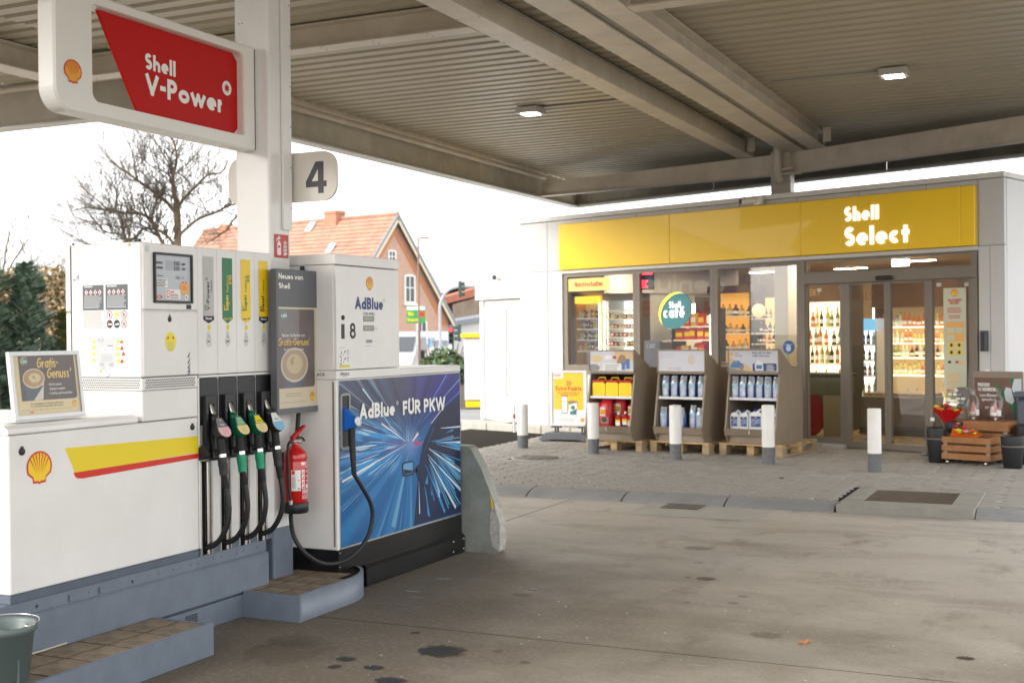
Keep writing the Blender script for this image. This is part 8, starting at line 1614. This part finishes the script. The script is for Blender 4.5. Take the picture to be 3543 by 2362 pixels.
for i in range(26000):
    p = Vector((R.uniform(-3, 7), R.uniform(0, .9), R.uniform(0, 4.55+.2*math.sin(R.random()*9)))); 
    if R.random() < .5: p.y *= .3
    leafquad(m_, p, R.uniform(.10, .22), .3, R.randrange(3))
obj('foliage', m_, [M('beech brown', (.36, .25, .13), .8), M('beech tan', (.46, .34, .19), .8), M('beech olive', (.24, .20, .10), .8)], t, kind='stuff'); m_ = MB()
for i in range(22): x = -2.8+i*.44; m_.tube([(x, .6, 0), (x+R.uniform(-.2, .2), .6, 4)], .04, 5)
obj('stems', m_, BK, t, kind='stuff')
t = cthing('distant_house', 'distant house roof, dull red brown, over the hedge at the left', 'house', -27, 72, rot=.2); m_ = MB(); m_.box(-8, 7, 0, 8, 0, 4.3); obj('wall', m_, BRK2, t); m_ = MB(); m_.add([(-8.5, -.4, 4.3), (7.5, -.4, 4.3), (7.5, 4, 6.4), (-8.5, 4, 6.4), (7.5, 8.4, 4.3), (-8.5, 8.4, 4.3)], [(0, 1, 2, 3), (3, 2, 4, 5), (1, 4, 2), (0, 3, 5), (0, 5, 4, 1)]); obj('roof', m_, M('dull roof', (.24, .17, .15), .8, var=.15), t)
t = cthing('banner_wall', 'low brick wall topped by a white banner board with grey letters', 'wall', -13.2, 30.5, z=gz(30.5)); m_ = MB(); m_.box(-2.2, .4, 0, .24, 0, .72); obj('brick_base', m_, BRK2, t); m_ = MB(); m_.box(-2.2, .38, -.03, .05, .724, 1.36, b=.01); obj('board', m_, PW, t); m_ = MB(); F_ = FY(-.032); text(m_, F_, 'Flinde', -.62, 1.08, .26, .14, .9, 0, .004); m_.rect(F_, -2.1, .36, .93, 1.03, 0, 1); obj('lettering', m_, [LTG, M('banner orange', (.75, .16, .03), .5)], t)
t = cthing('evergreen_bush', 'loose dark green bush before the white van', 'bush', -1.75, 31.5); m_ = MB()
for i in range(2600):
    a = R.uniform(0, 6.28); rr = math.sqrt(R.random()); p = Vector((math.cos(a)*rr*.62, math.sin(a)*rr*.5, .95+R.random()*.75*(1-rr*.6)+.12*math.sin(a*3))); leafquad(m_, p, R.uniform(.08, .2), .5, R.randrange(3))
obj('foliage', m_, [M('bush green', (.06, .11, .03), .8), M('bush pale', (.16, .2, .07), .8), CFM[2]], t, kind='stuff'); m_ = MB(); m_.box(-.6, .9, -.2, .4, 0, .95, b=.05); obj('planter_wall', m_, M('dull stone', (.2, .17, .14), .9, var=.2), t)
m_ = MB()
for i in range(14): a = R.uniform(-.9, .9); m_.tube([(a*.5, 0, 1.0), (a*.9, R.uniform(-.3, .3), 1.5+R.random()*.35)], .012, 4)
obj('stems', m_, BK, t, kind='stuff')
t = cthing('barrier_board', 'small orange and white barrier board below the bush', 'barrier', -1.95, 30.2, z=gz(30.2)); m_ = MB(); m_.box(-.22, .1, -.02, .02, .93, 1.1, b=.005); obj('board', m_, M('board orange', (.7, .16, .06), .5), t); m_ = MB(); m_.box(-.2, .2, -.2, .2, 0, .92); obj('plinth_block', m_, MATS['dull stone'], t)
# ---- bare tree: limbs follow their own lines in depth, twigs branch off them
LB = [([(1700, 1500), (1705, 1250), (1700, 1110), (1700, 950), (1695, 830), (1690, 720)], 30, 22), ([(1690, 720), (1660, 600), (1655, 470), (1690, 330), (1680, 200), (1640, 90)], 19, 4), ([(1690, 790), (1750, 700), (1850, 590), (1990, 460), (2110, 440), (2190, 320)], 13, 3), ([(1690, 830), (1600, 720), (1500, 640), (1350, 530), (1220, 440), (1090, 350), (980, 230)], 16, 3),
      ([(1330, 530), (1290, 400), (1270, 250), (1170, 30)], 8, 2), ([(1290, 390), (1380, 310), (1390, 220), (1350, 130)], 6, 2), ([(1720, 1030), (1800, 960), (1900, 880), (2080, 810), (2200, 745), (2330, 740)], 13, 6), ([(1690, 1300), (1560, 1110), (1490, 980), (1450, 900), (1350, 830), (1180, 820), (1020, 800), (850, 770), (700, 800)], 18, 3),
      ([(1600, 1400), (1300, 1200), (1220, 1110), (1180, 1000), (1160, 870), (1110, 780), (1120, 640), (1090, 560)], 16, 4), ([(1500, 980), (1380, 970), (1300, 1050), (1230, 1080), (1120, 1020), (1000, 1000), (930, 920), (810, 900)], 11, 3), ([(1450, 880), (1480, 760), (1500, 650)], 9, 6), ([(1110, 780), (1030, 780), (900, 670), (830, 620), (760, 520), (640, 410)], 7, 2),
      ([(1250, 1250), (1000, 1180), (820, 1110), (750, 1070), (600, 990), (480, 890)], 8, 2), ([(1680, 1150), (1600, 1040), (1500, 980)], 12, 8), ([(1690, 440), (1730, 400), (1850, 300), (1950, 170)], 6, 2), ([(2000, 460), (1990, 340), (2010, 200)], 5, 2), ([(2000, 830), (1950, 740), (2060, 660), (2090, 560)], 5, 2), ([(1660, 470), (1600, 320), (1540, 220), (1450, 60)], 7, 2), ([(2330, 780), (2240, 880), (2150, 1000), (1980, 1110)], 9, 4), ([(1700, 430), (1820, 540), (1790, 640)], 5, 3), ([(1670, 690), (1620, 650), (1520, 630)], 7, 5)]
FT = 45.0
bt = thing('bare_tree', 'large leafless tree with spreading limbs behind the big pump', 'tree', W(-12.2, FT, -.78), 0, ab=True)
m_ = MB(); tw = MB(); PXM = 1/2.767/1.5064*FT/2828.8
def twig(p, d, l, r, lev):
    pts = [p]; q = p.copy(); dd = d.copy()
    for i in range(3): dd = (dd+Vector((R.uniform(-1, 1), R.uniform(-1, 1), R.uniform(-.6, .9)))*.28).normalized(); q = q+dd*l/3; pts.append(q.copy())
    r *= 1.15; tw.tube(pts, [r, r*.8, r*.6, r*.35], 3, 0, False)
    if lev > 0:
        for i in range(3 if lev > 1 else 4):
            k = R.randint(1, 3); nd = (dd+Vector((R.uniform(-1, 1), R.uniform(-1, 1), R.uniform(-.5, 1)))*.9).normalized(); twig(pts[k], nd, l*R.uniform(.5, .75), r*.55, lev-1)
for pts, w0, w1 in LB:
    dp = R.uniform(-.6, .6); P_ = []
    for i, (x, y) in enumerate(pts): P_.append(PXY(x/2.767/1.5064, (440+y/2.767)/1.5064, FT+dp*i*.5*(1 if w0 < 25 else 0)))
    S_ = smooth(P_, 3); n_ = len(S_); rs = [max(.008, (w0*1.3+(w1*1.5-w0*1.3)*i/(n_-1))*PXM) for i in range(n_)]; m_.tube(S_, rs, 7, 0, True)
    if w0 < 28:
        for i in range(2, n_):
            for _ in range(3 if rs[i] < .05 else 2):
                t_ = (S_[i]-S_[i-1]).normalized(); d = (t_*.6+CR*R.uniform(-1, 1)+CF*R.uniform(-.6, .6)+Vector((0, 0, R.uniform(-.4, 1)))).normalized(); twig(S_[i], d, R.uniform(.5, 1.3), max(.006, rs[i]*.35), 2)
obj('trunk', m_, M('tree bark ochre', (.15, .105, .06), .9, var=.4, vs=2.5, var2=(.07, .06, .04)), bt); obj('crown_twigs', tw, M('twig brown', (.10, .08, .06), .9), bt, kind='stuff')
# fainter bare trees further left
for (r, f, h, lab) in ((-21.5, 52, 8.0, 'blurred leafless tree at the far left edge'), (-16.5, 50, 6.2, 'low leafless tree over the hedge, left of the pump')):
    t = thing('bare_tree', lab, 'tree', W(r, f, -.78), 0, 'leafless trees at the left', ab=True); mt_ = MB(); tw = MB(); base = W(r, f, -.78)
    mt_.tube([base, base+Vector((.1, 0, h*.35)), base+Vector((.0, .1, h*.6))], [.16, .12, .07], 7)
    for i in range(16):
        z = h*R.uniform(.3, .62); d = (CR*R.uniform(-1, 1)+CF*R.uniform(-.7, .7)+Vector((0, 0, R.uniform(.4, 1.2)))).normalized(); p = base+Vector((0, 0, z)); e = p+d*h*.28; mt_.tube([p, p.lerp(e, .5)+Vector((0, 0, .1)), e], [.05, .035, .02], 5)
        for k in range(5): twig(p.lerp(e, R.uniform(.4, 1)), (d+Vector((R.uniform(-1, 1), R.uniform(-1, 1), R.uniform(-.3, 1)))*.8).normalized(), R.uniform(1.0, 1.8), .014, 2)
    obj('trunk', mt_, MATS['tree bark ochre'], t); obj('crown_twigs', tw, MATS['twig brown'], t, kind='stuff')
# neighbour hall across the street to the left, seen only as a reflection in the shop glass
t = thing('warehouse_hall', 'pale gabled hall across the street, mirrored in the shop windows', 'hall', (-33, 3.5, -.3), PI/2)
m_ = MB(); m_.prism([(-8, 0), (14, 0), (14, 4.6), (2, 7.6), (-8, 4.9)], FY(0), -20, 0); obj('wall', m_, M('hall lilac grey', (.42, .38, .40), .7), t); m_ = MB(); m_.prism([(-8.4, 4.75), (2, 7.6), (14.4, 4.5), (14.4, 4.8), (2, 7.9), (-8.4, 5.05)], FY(-.3), -20.5, 0); obj('roof_edge', m_, M('hall edge brown', (.16, .1, .09), .7), t)
m_ = MB(); F_ = FY(-.05); m_.rect(F_, -7.2, 1.5, 3.45, 4.6, 0, 0); textw(m_, F_, 'genius', -6.6, -2.6, 3.6, .8, .2, 1, .02); textw(m_, F_, 'HALLE', -6.4, -2.4, 2.6, .65, .2, 2, .02); m_.rect(F_, -1, 4, .2, 2.6, 0, 3); obj('sign_print', m_, [M('hall navy', (.03, .06, .25), .5), PW, RED2, M('hall window', (.6, .62, .7), .3)], t)
t = thing('added_terrace', 'unseen brown brick block added to darken the reflection in the shop entrance', 'building', (-34, -30, -.3), PI/2)  # out of view, added to darken what the entrance glass reflects
m_ = MB(); m_.box(-12, 14, 0, 10, 0, 6.5); obj('wall', m_, BRK2, t); m_ = MB(); m_.add([(-12.4, -.4, 6.5), (14.4, -.4, 6.5), (14.4, 5, 9.5), (-12.4, 5, 9.5), (14.4, 10.4, 6.5), (-12.4, 10.4, 6.5)], [(0, 1, 2, 3), (3, 2, 4, 5), (1, 4, 2), (0, 3, 5), (0, 5, 4, 1)]); obj('roof', m_, MATS['dull roof'], t)
for i in range(6):
    for z in (1, 4): m_ = MB(); m_.box(-10.5+i*4, -9.3+i*4, -.04, .02, z, z+1.5); obj('window', m_, WGL, t)
